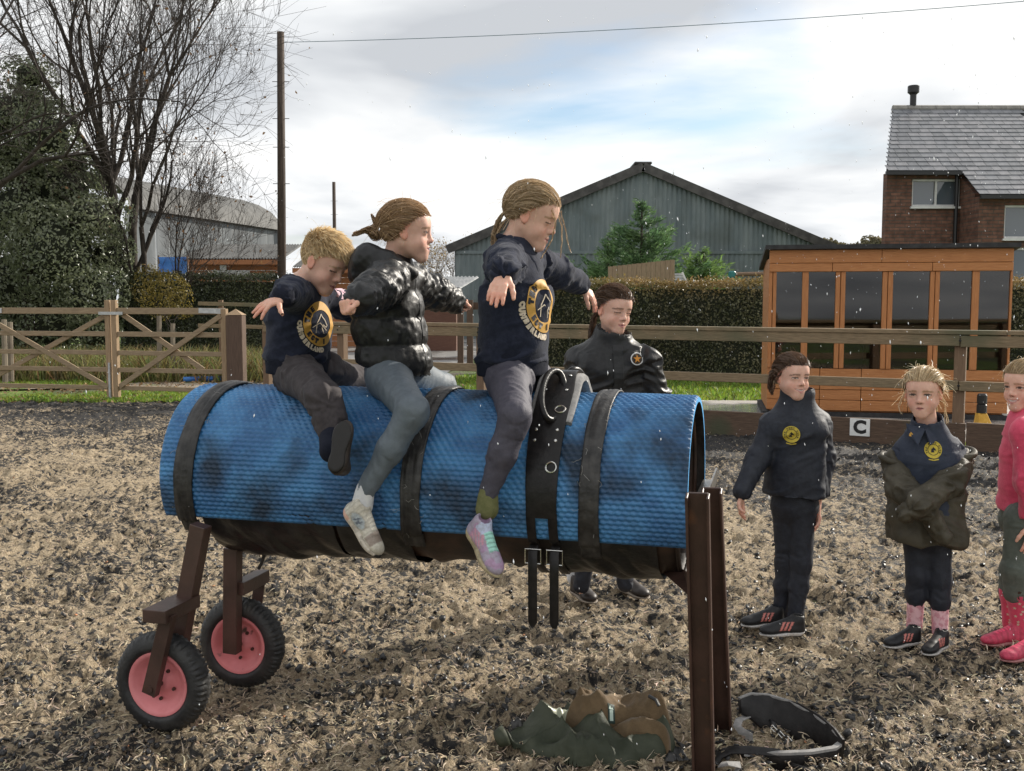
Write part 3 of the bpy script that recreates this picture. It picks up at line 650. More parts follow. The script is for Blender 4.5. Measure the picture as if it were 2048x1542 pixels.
# yellow stand with black cup
M_yel = wood('yellow_painted_wood', (.55, .30, .04), (.68, .40, .07), st=(8, 8, 8))
ym = at_z(1968, 838, 0); yb = thing('jump_block', (ym[0], 11.6, 0), 'small yellow wedge block with black knob top beside the summerhouse', 'block')
bx, by = at_y(1967, 838, 11.6)[0], 11.6
mb = MB(); mb.raw([(bx-.085, by-.08, -.02), (bx+.12, by-.08, -.02), (bx+.12, by+.1, -.02), (bx-.085, by+.1, -.02), (bx-.075, by-.04, .22), (bx+.02, by-.04, .22), (bx+.02, by+.05, .22), (bx-.075, by+.05, .22)],
    [(3,2,1,0), (4,5,6,7), (0,1,5,4), (1,2,6,5), (2,3,7,6), (3,0,4,7)]); mb.obj('wedge', M_yel, yb, bevel=.006)
mb = MB(); mb.lathe([(.0, 0), (.055, 0), (.055, .09), (.045, .1), (.055, .11), (.055, .20), (.04, .22), (0, .22)], (bx - .025, by, .22), (0, 0, 1), 12); mb.obj('knob', M_black, yb)

# left: grey barrel-roofed barn, timber stables, small shed roof
M_galv = corr_mat('pale_galvanised_cladding', (.14, .155, .165), (.20, .215, .225), (.11, .115, .12))
M_groof = mat('lichened_roof_sheet', (.09, .09, .086), .75, (.135, .133, .127), 1.5, bump=.03, bscale=5)
YL = 58.0; lb = thing('curved_roof_barn', (at_y(430, 600, YL)[0], YL, 0), 'long pale grey barn with curved roof behind the bare tree', 'barn')
e0 = at_y(250, 415, YL - 6); e1 = at_y(556, 461, YL + 6); nS = 12
for i in range(nS):
    a = e0 + (e1 - e0) * i / nS; b = e0 + (e1 - e0) * (i + 1) / nS
    mb = MB(); n_ = 10; t = np.linspace(0, 1, n_ + 1); zz = ((np.arange(n_ + 1)) % 2) * .06
    P0 = a + (b - a) * t[:, None] * .985 + np.stack([t * 0, -zz, t * 0], -1); P1 = P0.copy(); P1[:, 2] = -.1
    link('cladding_sheet', mesh_np('sheet', np.concatenate([P1, P0]), np.stack([np.arange(n_), np.arange(n_) + 1, n_ + 2 + np.arange(n_), n_ + 1 + np.arange(n_)], 1)), M_galv, lb)
dv = nrm(V(-(e1 - e0)[1], (e1 - e0)[0], 0)); 
arc = [(12 * (1 - math.cos(t)) / 2 - .3, 2.3 * math.sin(t)) for t in np.linspace(0, math.pi / 2 * 1.3, 9)]
for i in range(nS):
    a = e0 + (e1 - e0) * i / nS; b = e0 + (e1 - e0) * (i + .99) / nS
    vsx = []; 
    for (r_, h_) in arc: vsx += [a + dv * r_ + V(0, 0, h_), b + dv * r_ + V(0, 0, h_)]
    link('roof_sheet', mesh_np('rs', vsx, np.array([(2*k, 2*k+1, 2*k+3, 2*k+2) for k in range(len(arc) - 1)]), True), M_groof, lb)
endp = [e1 + dv * r_ + V(0, 0, h_) for r_, h_ in arc]; endp = endp + [e1 + dv * arc[-1][0] + V(0, 0, -e1[2]), e1 + V(0, 0, -e1[2])]
mb = MB(); mb.raw(endp, [tuple(range(len(endp)))]); mb.obj('end_wall', M_galv, lb)
MB().beam(e0 + V(0, -.15, 0), e1 + V(0, -.15, 0), .12, .12).obj('gutter', M_fascia, lb)
M_stab = wood('stable_boards', (.30, .115, .045), (.40, .17, .07), st=(2, 2, 20))
def stable(name, label, x0p, x1p, pyt, pyr, Y, panels):
    s = thing(name, (at_y((x0p + x1p) / 2, 600, Y)[0], Y, 0), label, 'stable'); x0 = at_y(x0p, 600, Y)[0]; x1 = at_y(x1p, 600, Y)[0]; zt = at_y(x0p, pyt, Y)[2]; zr_ = at_y(x0p, pyr, Y + 3)[2]
    k = 0; zz = np.linspace(-.05, zt, 15)
    for i in range(14): MB().box(((x0 + x1) / 2, Y, (zz[i] + zz[i+1]) / 2), (x1 - x0, .05 + .02 * (i % 2), zz[i+1] - zz[i] - .01)).obj('board', M_stab, s)
    n_ = 70; t = np.linspace(0, 1, n_ + 1); w = (np.arange(n_ + 1) % 2) * .07
    P0 = np.stack([x0 - .2 + (x1 - x0 + .4) * t, t * 0 + Y - .5, zt - .08 + w], -1); P1 = P0 + V(0, 3.5, zr_ - zt + .1)
    i = np.arange(n_); link('roof', mesh_np('roof', np.concatenate([P0, P1]), np.stack([i, i + 1, n_ + 2 + i, n_ + 1 + i], 1)), M_groof, s)
    MB().beam((x0 - .2, Y - .48, zt - .16), (x1 + .2, Y - .48, zt - .16), .04, .16).obj('fascia', M_stab, s)
    for (a, b, c, d, m_, nm) in panels:
        q = rect(a, c, b, d, Y - .06); MB().box(((q[0] + q[1]) / 2, Y - .07, (q[2] + q[3]) / 2), (q[1] - q[0], .04, q[3] - q[2])).obj(nm, m_, s)
    return s
M_tarp = mat('blue_tarpaulin', (.03, .13, .42), .5, (.05, .2, .55), 3)
stable('stable_block', 'orange timber stable block with grey corrugated roof left of the pole', 380, 560, 516, 492, 36, [(440, 453, 530, 541, M_white, 'notice'), (424, 500, 541, 552, M_frame, 'ledge')])
stable('stable_block', 'orange timber stable behind the seated boy and the girl in black', 604, 745, 532, 506, 34, [])
bt = thing('blue_sheet', (at_y(345, 600, 33)[0], 33, 0), 'blue tarpaulin sheet hung behind the bare tree branches', 'tarpaulin')
q = rect(316, 514, 374, 548, 33); gx_ = np.linspace(q[0], q[1], 12); gz_ = np.linspace(q[2] - .6, q[3], 8); GX, GZ = np.meshgrid(gx_, gz_); GY = 33 + .06 * np.sin(GX * 5) + .05 * np.sin(GZ * 7 + GX)
ii = np.arange(96).reshape(8, 12); fq = np.stack([ii[:-1, :-1], ii[:-1, 1:], ii[1:, 1:], ii[1:, :-1]], -1).reshape(-1, 4)
me = mesh_np('sheet', np.stack([GX, GY, GZ], -1).reshape(-1, 3), fq, True); so_ = link('sheet', me, M_tarp, bt); md = so_.modifiers.new('thick', 'SOLIDIFY'); md.thickness = .01
for xx in (q[0], q[1]): MB().tube([(xx, 33.06, 0), (xx, 33.06, q[3] + .05)], .03, 6).obj('pole', M_post, bt)
sd = thing('low_shed', (at_y(870, 600, 31)[0], 31, 0), 'low shed with striped corrugated roof left of the steel barn', 'shed'); q = rect(828, 578, 912, 600, 31)
MB().box(((q[0] + q[1]) / 2, 31.5, q[3] / 2 - .1), (q[1] - q[0], .9, q[3] + .1)).obj('wall', wood('brown_shed_boards', (.10, .045, .03), (.16, .075, .05), st=(2, 2, 20)), sd)
n_ = 24; t = np.linspace(0, 1, n_ + 1); w = (np.arange(n_ + 1) % 2) * .06; P0 = np.stack([q[0] - .1 + (q[1] - q[0] + .2) * t, t * 0 + 30.8, q[3] - .02 + w], -1); P1 = P0 + V(.5, 3, .42); i = np.arange(n_)
link('roof', mesh_np('roof', np.concatenate([P0, P1]), np.stack([i, i + 1, n_ + 2 + i, n_ + 1 + i], 1)), mat('bright_tin', (.24, .25, .25), .45, (.38, .38, .38), 3, metal=.3), sd)

# ---------------------------------------------------------------- poles and wire
M_pole = mat('creosoted_pole', (.045, .03, .022), .8, (.085, .06, .045), 4, stretch=(6, 6, .5), bump=.01, bscale=10)
def tpole(label, px, pyt, Y, r, lean, steps):
    p = thing('telegraph_pole', (at_y(px, 600, Y)[0], Y, 0), label, 'pole', 'telegraph poles'); x = at_y(px, 600, Y)[0]; zt = at_y(px, pyt, Y)[2]
    MB().tube([(x - lean * .2, Y, -.1), (x + lean * .5, Y, zt / 2), (x + lean, Y, zt)], [r * 1.15, r * 1.05, r * .9], 12).obj('shaft', M_pole, p, smooth=True)
    for k, z in enumerate(steps):
        xx = x + lean * z / zt; MB().tube([(xx - .21, Y - .02, z), (xx + .21, Y - .02, z)], .009, 5).obj('step_iron', M_fascia, p)
    return x + lean, zt
tx, tz = tpole('tall dark telegraph pole carrying the wire behind the boy', 563, 64, 26, .10, .10, [4.4, 5.3, 6.0, 6.9])
tpole('thin distant telegraph pole between the boy and the girl in black', 671, 364, 62, .11, 0, [6.6, 7.4])
wp = []
end = at_y(2300, -20, 22)
for t in np.linspace(0, 1, 40): wp.append(V(tx, 26, tz - .25) * (1 - t) + end * t - V(0, 0, .5 * 4 * t * (1 - t) * .35))
MB().tube(wp, .008, 5).obj('overhead_wire', mat('blue_grey_cable', (.12, .2, .24), .5)); tag(bpy.data.objects['overhead_wire'], 'thin overhead cable running from the tall pole across the sky', 'wire')

# ---------------------------------------------------------------- vegetation
def tubes_np(segs, n=4):
    """segs: array of (ax,ay,az,bx,by,bz,ra,rb) -> verts, quads"""
    S = np.asarray(segs, np.float32); a, b = S[:, :3], S[:, 3:6]; d = b - a; d /= np.linalg.norm(d, axis=1, keepdims=True) + 1e-9
    ref = np.where(np.abs(d[:, 2:3]) < .9, np.array([[0, 0, 1.]]), np.array([[1., 0, 0]])); u = np.cross(d, ref); u /= np.linalg.norm(u, axis=1, keepdims=True); w = np.cross(d, u)
    ang = np.arange(n) / n * 2 * np.pi; c, s_ = np.cos(ang), np.sin(ang)
    off = c[None, :, None] * u[:, None] + s_[None, :, None] * w[:, None]
    Vv = np.concatenate([a[:, None] + off * S[:, 6, None, None], b[:, None] + off * S[:, 7, None, None]], 1).reshape(-1, 3)
    base = np.arange(len(S)) * 2 * n
    fs = np.concatenate([np.stack([base + k, base + (k+1) % n, base + n + (k+1) % n, base + n + k], 1) for k in range(n)])
    return Vv, fs
class Tree:
    def __init__(s, seed): s.r = random.Random(seed); s.thick = []; s.thin = []; s.tips = []
    def grow(s, p, d, L, r, lvl, maxl, spread=.55, up=.15, seg=4, kids=(2, 4), wob=.16, shrink=.68, side=True):
        R = s.r; p = np.array(p, float); d = nrm(d); q = p
        for i in range(seg):
            d = nrm(d + np.array([R.gauss(0, wob), R.gauss(0, wob), R.gauss(0, wob) + up * .3]))
            r2 = r * (1 - .42 / seg * 1.0); nq = q + d * L / seg
            (s.thick if r > .03 else s.thin).append((*q, *nq, r, r2)); q = nq; r = r2
            if side and lvl < maxl and i >= 1 and R.random() < .62:
                s.branch(q, d, L * R.uniform(.45, .8), r * R.uniform(.4, .62), lvl + 1, maxl, spread * 1.2, up, seg, kids, wob, shrink)
        if lvl < maxl:
            for k in range(R.randint(*kids)): s.branch(q, d, L * shrink * R.uniform(.75, 1.15), r * R.uniform(.6, .85), lvl + 1, maxl, spread, up, seg, kids, wob, shrink)
        else: s.tips.append(q)
    def branch(s, q, d, L, r, lvl, maxl, spread, up, seg, kids, wob, shrink):
        R = s.r; v = nrm(np.array([R.gauss(0, 1) for _ in range(3)])); v = nrm(v - d * np.dot(v, d))
        s.grow(q, nrm(d + v * spread * R.uniform(.6, 1.4)), L, max(r, .0035), lvl, maxl, spread, up, max(2, seg - (1 if lvl > 2 else 0)), kids, wob, shrink)
def leaves_np(P, Nn, size, asp=.5, seed=0, curl=.3):
    """leaf blades (two bent quads) at points P with rough normals"""
    r = np.random.default_rng(seed); n = len(P); t = r.normal(size=(n, 3)); t -= Nn * (t * Nn).sum(1, keepdims=True); t /= np.linalg.norm(t, axis=1, keepdims=True) + 1e-9
    w = np.cross(Nn, t); S = (size * r.uniform(.6, 1.3, n))[:, None]
    a = P - t * S * .5; b = P + t * S * .5; up = Nn * S * curl * .3
    Vv = np.stack([a, P + w * S * asp * .5 + up, b, P - w * S * asp * .5 + up], 1).reshape(-1, 3); i = np.arange(n) * 4
    fs = np.concatenate([np.stack([i, i + 1, i + 2], 1), np.stack([i, i + 2, i + 3], 1)])
    return Vv, fs
def leaf_obj(name, P, Nn, size, material, parent, asp=.5, seed=0, var=.35, tint=None):
    Vv, fs = leaves_np(P, Nn, size, asp, seed); me = mesh_np(name, Vv, fs); r = np.random.default_rng(seed + 1)
    c = np.repeat(r.uniform(1 - var, 1 + var, len(P)), 4)[:, None] * np.ones((1, 3))
    if tint is not None: c = c * np.repeat(tint, 4, 0)
    vcol(me, c); return link(name, me, material, parent)
M_bark = mat('dark_bark', (.028, .022, .018), .9, (.06, .048, .038), 9, stretch=(1, 1, .4), bump=.01)
M_twig = mat('twigs', (.028, .021, .018), .85, (.055, .042, .035), 6)
M_holly = mat('glossy_holly_leaf', (.17, .20, .115), .30, (.27, .295, .18), 1.2, attr=True, spec=.9, trans=.45)
M_hedge = mat('hedge_leaf', (.085, .095, .045), .45, (.17, .155, .085), 1.5, attr=True, spec=.5, trans=.3)
M_hedgeL = mat('dark_hedge_leaf', (.03, .042, .018), .4, (.075, .085, .035), 1.2, attr=True, trans=.15)
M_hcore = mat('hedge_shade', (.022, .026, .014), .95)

def rand_dirs(n, r): v = r.normal(size=(n, 3)); return v / np.linalg.norm(v, axis=1, keepdims=True)
# big holly
hy = 23.5; hb = at_y(60, 700, hy); holly = thing('holly_tree', (hb[0], hy, 0), 'tall glossy dark green holly tree at the left edge', 'tree')
hp = V(hb[0], hy, 0); MB().tube([hp, hp + V(.1, 0, 3), hp + V(.0, 0, 6.5)], [.22, .15, .05], 8).obj('trunk', M_bark, holly, smooth=True)
def blob_leaves(name, blobs, n, size, material, parent, seed, asp=.5, tintf=None):
    r = np.random.default_rng(seed); B = np.array(blobs); wgt = (B[:, 3] * B[:, 4] + B[:, 3] * B[:, 5] + B[:, 4] * B[:, 5]); k = r.choice(len(B), n, p=wgt / wgt.sum())
    d = rand_dirs(n, r); rad = 1 - np.abs(r.normal(0, .16, n)); P = B[k, :3] + d * B[k, 3:6] * rad[:, None]
    nz = fbm(P * 1.7, seed, 2)[:, None]; P = P + d * nz * .3
    keep = fbm(P * 2.3, seed + 5, 2) > -.42; P = P[keep]; d = d[keep]
    N_ = d + r.normal(0, .55, d.shape); N_ /= np.linalg.norm(N_, axis=1, keepdims=True)
    return leaf_obj(name, P, N_, size, material, parent, asp, seed, tint=tintf(P) if tintf else None)
rb = random.Random(4); bl = []
def px2(px, py, Y): return at_y(px, py, Y)
for (px, py, r_) in [(60,150,45), (20,230,75), (95,270,70), (40,330,90), (130,380,85), (50,430,110), (180,440,70), (120,500,110), (215,520,60), (40,560,110), (190,590,75), (110,640,100), (240,640,45), (10,680,70), (190,665,60), (-60,300,110), (-80,500,130), (-60,650,120), (70,215,55), (150,330,45)]:
    c = px2(px, py, hy + rb.uniform(-.5, .8)); R_ = r_ * hy / F; bl.append((*c, R_, R_ * 1.0, R_ * rb.uniform(.8, 1.0)))
blob_leaves('crown', bl, 76000, .09, M_holly, holly, 3)
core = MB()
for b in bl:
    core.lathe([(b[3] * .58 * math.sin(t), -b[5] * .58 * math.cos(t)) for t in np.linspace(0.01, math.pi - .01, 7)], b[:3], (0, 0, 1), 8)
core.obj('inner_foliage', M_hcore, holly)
# bare tree with two trunks
def build_tree(name, label, base, stems, maxl, seed, twig=True, leaves=0, lm=None, group=None, m=None):
    T = Tree(seed); root = thing(name, tuple(base), label, 'tree', group)
    for (d, L, r, kw) in stems: T.grow(np.array(base) + V(T.r.uniform(-.1, .1), T.r.uniform(-.1, .1), -.1), d, L, r, 0, maxl, **kw)
    if T.thick: v, f = tubes_np(T.thick, 7); link('trunk', mesh_np('trunk', v, f, True), m or M_bark, root)
    if T.thin: v, f = tubes_np(T.thin, 3); link('crown', mesh_np('crown', v, f), m or M_twig, root)
    if leaves:
        r = np.random.default_rng(seed); tips = np.array(T.tips); P = tips[r.integers(len(tips), size=leaves)] + r.normal(0, .12, (leaves, 3)); leaf_obj('leaves', P, rand_dirs(leaves, r), .09, lm, root, .6, seed)
    return root, T
bb = at_y(262, 700, 24.5); kw = dict(spread=.40, up=.34, seg=5, kids=(2, 3), wob=.11, shrink=.72)
M_dead = mat('dead_brown_leaf', (.14, .07, .03), .7, (.22, .13, .06), 5, attr=True, trans=.3)
build_tree('bare_tree', 'tall bare winter tree with forked dark trunks beside the holly', (bb[0], 24.5, 0),
    [((.04, 0, 1), 4.3, .17, kw), ((.17, .1, 1), 4.2, .15, kw), ((.30, -.15, .9), 3.4, .09, kw), ((-.12, .1, 1), 4.4, .11, kw), ((.42, .1, .6), 2.3, .06, kw)], 5, 12, leaves=500, lm=M_dead)
bb2 = at_y(-170, 700, 20); kw2 = dict(spread=.6, up=.1, seg=5, kids=(2, 3), wob=.13, shrink=.74)
build_tree('bare_tree', 'bare tree whose twigs reach in at the top left corner', (bb2[0], 20, 0), [((.1, 0, 1), 3.6, .17, kw2), ((.35, 0, 1), 3.6, .12, kw2)], 5, 5, leaves=120, lm=M_dead)
# scrub and bare trees in the distance
M_autumn = mat('autumn_twig_leaf', (.24, .15, .04), .6, (.34, .24, .08), 1.0, attr=True, trans=.35)
M_pale = mat('pale_twigs', (.16, .13, .10), .85, (.24, .20, .15), 2)
sc_sp = [(700, 505, 55, 3.6), (745, 480, 58, 5), (860, 455, 50, 5.6), (892, 450, 47, 5.8), (930, 462, 60, 6), (980, 465, 70, 6.2), (615, 520, 70, 4), (1010, 470, 75, 6)]
names = ['left of the thin pole', 'behind the girl in black', 'with yellow leaves beside the steel barn', 'closest to the steel barn corner', 'above the barn eave', 'over the barn roof edge', 'behind the tall pole', 'behind the girl with the braid']
for k, (px, py, Y, h) in enumerate(sc_sp):
    b = at_y(px, 640, Y); kw3 = dict(spread=.45, up=.25, seg=3, kids=(2, 3), wob=.14, shrink=.7); hh = at_y(px, py, Y)[2]
    build_tree('scrub_tree', 'pale bare scrub tree ' + names[k], (b[0], Y, 0), [((R_, .1 * R_, 1), hh * .36, .06, kw3) for R_ in (-.35, -.1, .1, .35)], 4 if k in (2, 3) else 3, 40 + k, leaves=900 if k in (0, 2, 3) else 120, lm=M_autumn, group='scrub trees beyond the yard', m=M_pale)
M_far = mat('distant_foliage', (.13, .12, .07), .8, (.22, .19, .11), .7, attr=True, trans=.3)
for k, (px, py, Y, w_) in enumerate([(1645, 470, 110, 50), (1740, 468, 105, 55)]):
    b = at_y(px, 600, Y); hh = at_y(px, py - 12, Y)[2]; R_ = w_ * Y / F
    t = thing('distant_tree', (b[0], Y, 0), ['hazy round tree far off beside the barn roof end', 'hazy tree far off against the house wall'][k], 'tree', 'distant trees')
    MB().tube([(b[0], Y, 0), (b[0], Y, hh * .7)], [.3, .15], 6).obj('trunk', M_bark, t)
    blob_leaves('crown', [(b[0] + dx * R_, Y, hh * .68 + dz * R_, R_ * .6, R_ * .6, R_ * .55) for dx, dz in ((-.6, -.1), (0, .15), (.6, 0), (-.2, -.5), (.3, -.4))], 4000, .5, M_far, t, 60 + k, .7)
# hedges
def hedge(name, label, a, b, h, th, n, material, seed, tint=None, size=.055):
    a = np.array(a); b = np.array(b); d = nrm(b - a); L_ = np.linalg.norm(b - a); nn = V(d[1], -d[0], 0); r = np.random.default_rng(seed)
    hd = thing(name, tuple((a + b) / 2), label, 'hedge')
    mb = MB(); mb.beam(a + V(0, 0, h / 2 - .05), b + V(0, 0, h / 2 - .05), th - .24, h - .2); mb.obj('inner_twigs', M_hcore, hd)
    n1 = int(n * .62); t = r.random(n1) * L_; z = r.random(n1) * h; P1 = a + d * t[:, None] + nn * (th / 2) + V(0, 0, 1) * z[:, None]; N1 = np.tile(nn, (n1, 1))
    n2 = n - n1; t = r.random(n2) * L_; o_ = r.uniform(-.5, .5, n2) * th; P2 = a + d * t[:, None] + nn * o_[:, None] + V(0, 0, h); N2 = np.tile(V(0, 0, 1), (n2, 1))
    P = np.concatenate([P1, P2]); N_ = np.concatenate([N1, N2]); P = P + N_ * (.10 * fbm(P * 1.6, seed, 3) + r.normal(-.03, .05, len(P)))[:, None]
    N_ = N_ * .7 + r.normal(0, .6, N_.shape); N_ /= np.linalg.norm(N_, axis=1, keepdims=True)
    tn = None
    if tint is not None: tn = tint(P, h)
    leaf_obj('foliage', P, N_, size, material, hd, .6, seed, tint=tn)
    sg = []
    for k in range(int(L_ * 26)):
        p = a + d * r.random() * L_ + nn * (th / 2 + r.uniform(-.08, .03)) + V(0, 0, r.uniform(0, h * .95)); e = p + nrm(nn * .4 + V(0, 0, 1) + r.normal(0, .5, 3)) * r.uniform(.1, .35); sg.append((*p, *e, .005, .003))
    v, f = tubes_np(sg, 3); link('twigs', mesh_np('twigs', v, f), M_twig, hd)['kind'] = 'stuff'
    return hd
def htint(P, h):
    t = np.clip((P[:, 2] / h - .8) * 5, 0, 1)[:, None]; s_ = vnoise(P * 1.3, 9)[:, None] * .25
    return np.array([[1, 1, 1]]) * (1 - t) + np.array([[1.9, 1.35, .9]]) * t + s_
h0 = at_y(1085, 700, 20.8); h1 = at_y(2150, 700, 19.6)
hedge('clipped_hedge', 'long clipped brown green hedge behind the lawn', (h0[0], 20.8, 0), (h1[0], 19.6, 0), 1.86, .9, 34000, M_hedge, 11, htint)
h0 = at_y(250, 700, 24.2); h1 = at_y(572, 700, 26.5)
hedge('clipped_hedge', 'dark clipped hedge in front of the stable block', (h0[0], 24.2, 0), (h1[0], 26.5, 0), 2.1, 1.0, 20000, M_hedgeL, 12)
# golden bush in front of dark hedge
gb = at_y(345, 600, 23.4); t = thing('golden_bush', (gb[0], 23.4, 0), 'loose golden green bush between bare tree and dark hedge', 'bush')
blob_leaves('foliage', [(*at_y(330, 585, 23.4), .5, .4, .6), (*at_y(365, 600, 23.4), .35, .3, .5), (*at_y(300, 570, 23.4), .4, .35, .55)], 2600, .06, mat('golden_leaf', (.16, .13, .03), .5, (.26, .2, .05), 3, attr=True, trans=.4), t, 77)
T = Tree(78); T.grow((gb[0], 23.4, 0), (0, 0, 1), .9, .03, 0, 3, spread=.6, up=.2, seg=3); v, f = tubes_np(T.thin, 4); link('stems', mesh_np('stems', v, f), M_twig, t)
# conifers in front of the barn
M_con = mat('conifer_spray', (.085, .16, .07), .6, (.16, .26, .10), 2.0, attr=True, trans=.4)
M_con2 = mat('light_conifer_spray', (.11, .19, .055), .6, (.18, .28, .08), 2.0, attr=True, trans=.4)
def conifer(label, px, pyt, pyb, wpx, Y, n, m, seed, lean=0):
    b = at_y(px, pyb, Y); zt = at_y(px, pyt, Y)[2]; R_ = wpx * Y / F; r = np.random.default_rng(seed); x0 = b[0]
    t = thing('conifer', (x0, Y, 0), label, 'tree'); MB().tube([(x0, Y, 0), (x0 + lean, Y, zt * .97)], [.14, .02], 7).obj('trunk', M_bark, t)
    nb = 150; hz = zt * (1 - (r.random(nb) ** .8) * .95); az_ = r.random(nb) * 6.283; ln = R_ * np.clip((zt - hz) / zt * 1.45, .05, 1) ** .85 * r.uniform(.6, 1.15, nb)
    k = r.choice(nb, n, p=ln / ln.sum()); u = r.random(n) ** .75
    dirv = np.stack([np.cos(az_), np.sin(az_), np.full(nb, .45) + r.normal(0, .12, nb)], -1)
    P = np.stack([x0 + lean * hz[k] / zt, np.full(n, Y), hz[k]], -1) + dirv[k] * (ln[k] * u)[:, None] + r.normal(0, 1, (n, 3)) * (.05 + .11 * (1 - u) * ln[k] / max(R_, .1))[:, None]
    P[:, 2] = np.minimum(P[:, 2], zt + .1)
    N_ = rand_dirs(n, r); Vv, fs = leaves_np(P, N_, .2, .22, seed)
    tt_ = dirv[k]; tt_ = tt_ / np.linalg.norm(tt_, axis=1, keepdims=True) + r.normal(0, .45, (n, 3)); tt_ /= np.linalg.norm(tt_, axis=1, keepdims=True)
    w = np.cross(N_, tt_); S = (.17 * r.uniform(.6, 1.4, n))[:, None]
    Vv = np.stack([P - tt_ * S * .5, P + w * S * .12, P + tt_ * S * .6, P - w * S * .12], 1).reshape(-1, 3); i = np.arange(n) * 4
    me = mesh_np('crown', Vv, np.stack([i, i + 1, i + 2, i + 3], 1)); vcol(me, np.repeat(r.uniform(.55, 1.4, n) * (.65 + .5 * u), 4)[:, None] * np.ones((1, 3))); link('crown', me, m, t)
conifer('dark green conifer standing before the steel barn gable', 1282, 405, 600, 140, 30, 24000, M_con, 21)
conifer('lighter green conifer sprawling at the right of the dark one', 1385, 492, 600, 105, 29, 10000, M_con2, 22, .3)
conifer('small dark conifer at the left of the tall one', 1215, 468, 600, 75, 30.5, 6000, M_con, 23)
# rough weeds and stems behind the gates
def weeds(n):
    Y = rng.uniform(19, 22.3, n); X = rng.uniform(-11, -4.4, n); return X, Y
M_weed = mat('dry_weeds', (.22, .17, .09), .8, (.2, .22, .07), 3, attr=True, trans=.35)
grass('dry_weeds', weeds, 7000, .55, M_weed, 'tall dry weeds tangled under the holly behind the gates')

# ---------------------------------------------------------------- small things beyond the fence
pl = thing('play_tower', (at_y(1280, 560, 24)[0], 24, 0), 'weathered brown timber panel of a play tower above the hedge', 'play tower'); q = rect(1216, 533, 1349, 566, 24)
nb = 14
for i in range(nb):
    a = q[0] + (q[1] - q[0]) * i / nb; b = q[0] + (q[1] - q[0]) * (i + 1) / nb
    MB().box(((a + b) / 2, 24 + .004 * (i % 2), (q[2] + q[3] + .012 * i) / 2), (b - a - .006, .03, q[3] - q[2] + .012 * i)).obj('slat', wood('tower_board', (.22, .15, .09), (.34, .25, .16), st=(20, 20, 2)) if i == 0 else bpy.data.materials['tower_board'], pl)
for xx in (q[0] + .1, q[1] - .1): MB().box((xx, 24.08, q[3] / 2), (.09, .09, q[3])).obj('post', M_post, pl)
MB().beam((q[0], 24.05, q[2] + .02), (q[1], 24.05, q[2] + .02), .05, .07).obj('beam', M_post, pl)
pr = thing('play_roof', (at_y(1362, 560, 24.3)[0], 24.3, 0), 'small slatted pitched roof beside the play tower panel', 'play roof'); q = rect(1350, 546, 1374, 566, 24.3)
for i in range(4): MB().box(((q[0] + q[1]) / 2 - .03 * i * .5, 24.3 + .02 * i, q[2] + (q[3] - q[2]) * (i + .5) / 4), (q[1] - q[0] - .05 * i * .6, .03, (q[3] - q[2]) / 4 - .01)).obj('slat', M_zinc, pr)
MB().beam((q[1], 24.28, q[2]), (q[1] - .12, 24.28, q[3] + .02), .03, .04).obj('edge_board', M_white, pr)
for xx in (q[0] + .04, q[1] - .04): MB().box((xx, 24.4, q[2] / 2), (.05, .05, q[2])).obj('post', M_post, pr)
sw = thing('swing_frame', (at_y(1500, 550, 25)[0], 25, 0), 'timber swing frame with teal end bracket above the hedge', 'swing'); a = at_y(1464, 549, 25); b = at_y(1600, 546, 25)
MB().tube([a, b], .055, 10).obj('crossbeam', M_post, sw); M_teal = mat('teal_plastic', (.02, .17, .16), .4)
MB().box(a, (.16, .16, .17)).obj('bracket', M_teal, sw, bevel=.03)
for s_ in (-1, 1):
    for e in (a, b): MB().tube([e, (e[0] + s_ * .1, e[1] + s_ * .8, 0)], .05, 8).obj('leg', M_teal if e is a else M_post, sw)
for t_ in (.3, .5): pt = a + (b - a) * t_; MB().tube([pt, pt - V(0, 0, 1.5)], .012, 5).obj('rope', M_black, sw)
# rails and wire posts behind the right gate
rl = thing('timber_rails', (at_y(440, 620, 20)[0], 20, 0), 'two loose timber rails on posts behind the gate post', 'fence')
for py in (607, 651): a = at_y(396, py, 20); b = at_y(560, py + 4, 20.6); MB().beam(a, b, .04, .075).obj('rail', M_rail, rl, bevel=.004)
for px in (440, 540): a = at_y(px, 600, 20.15); MB().box((a[0], 20.2, .75), (.08, .08, 1.5)).obj('post', M_post, rl)
MB().tube([(at_y(365, 700, 19)[0], 19, .03), (at_y(480, 700, 19)[0], 19.4, .03)], .045, 8).obj('blue_pole', M_tarp); tag(bpy.data.objects['blue_pole'], 'blue painted pole lying on the ground behind the gate', 'pole')
for k, (px, Y, h) in enumerate([(8, 18.5, 1.15), (20, 18.7, 1.1), (318, 19.5, 1.2), (345, 19.6, 1.05)]):
    p = at_y(px, 700, Y); MB().tube([(p[0], Y, 0), (p[0] + .02, Y, h)], [.05, .045], 7).obj('stake', M_pale); o = bpy.data.objects['stake' if k == 0 else 'stake.%03d' % k]
    tag(o, ['grey stake at the left edge behind the left gate', 'second grey stake from the left edge behind the left gate', 'grey stake seen through the middle of the right gate', 'grey stake nearest the hedge behind the right gate'][k], 'stake', 'stakes behind the gates')
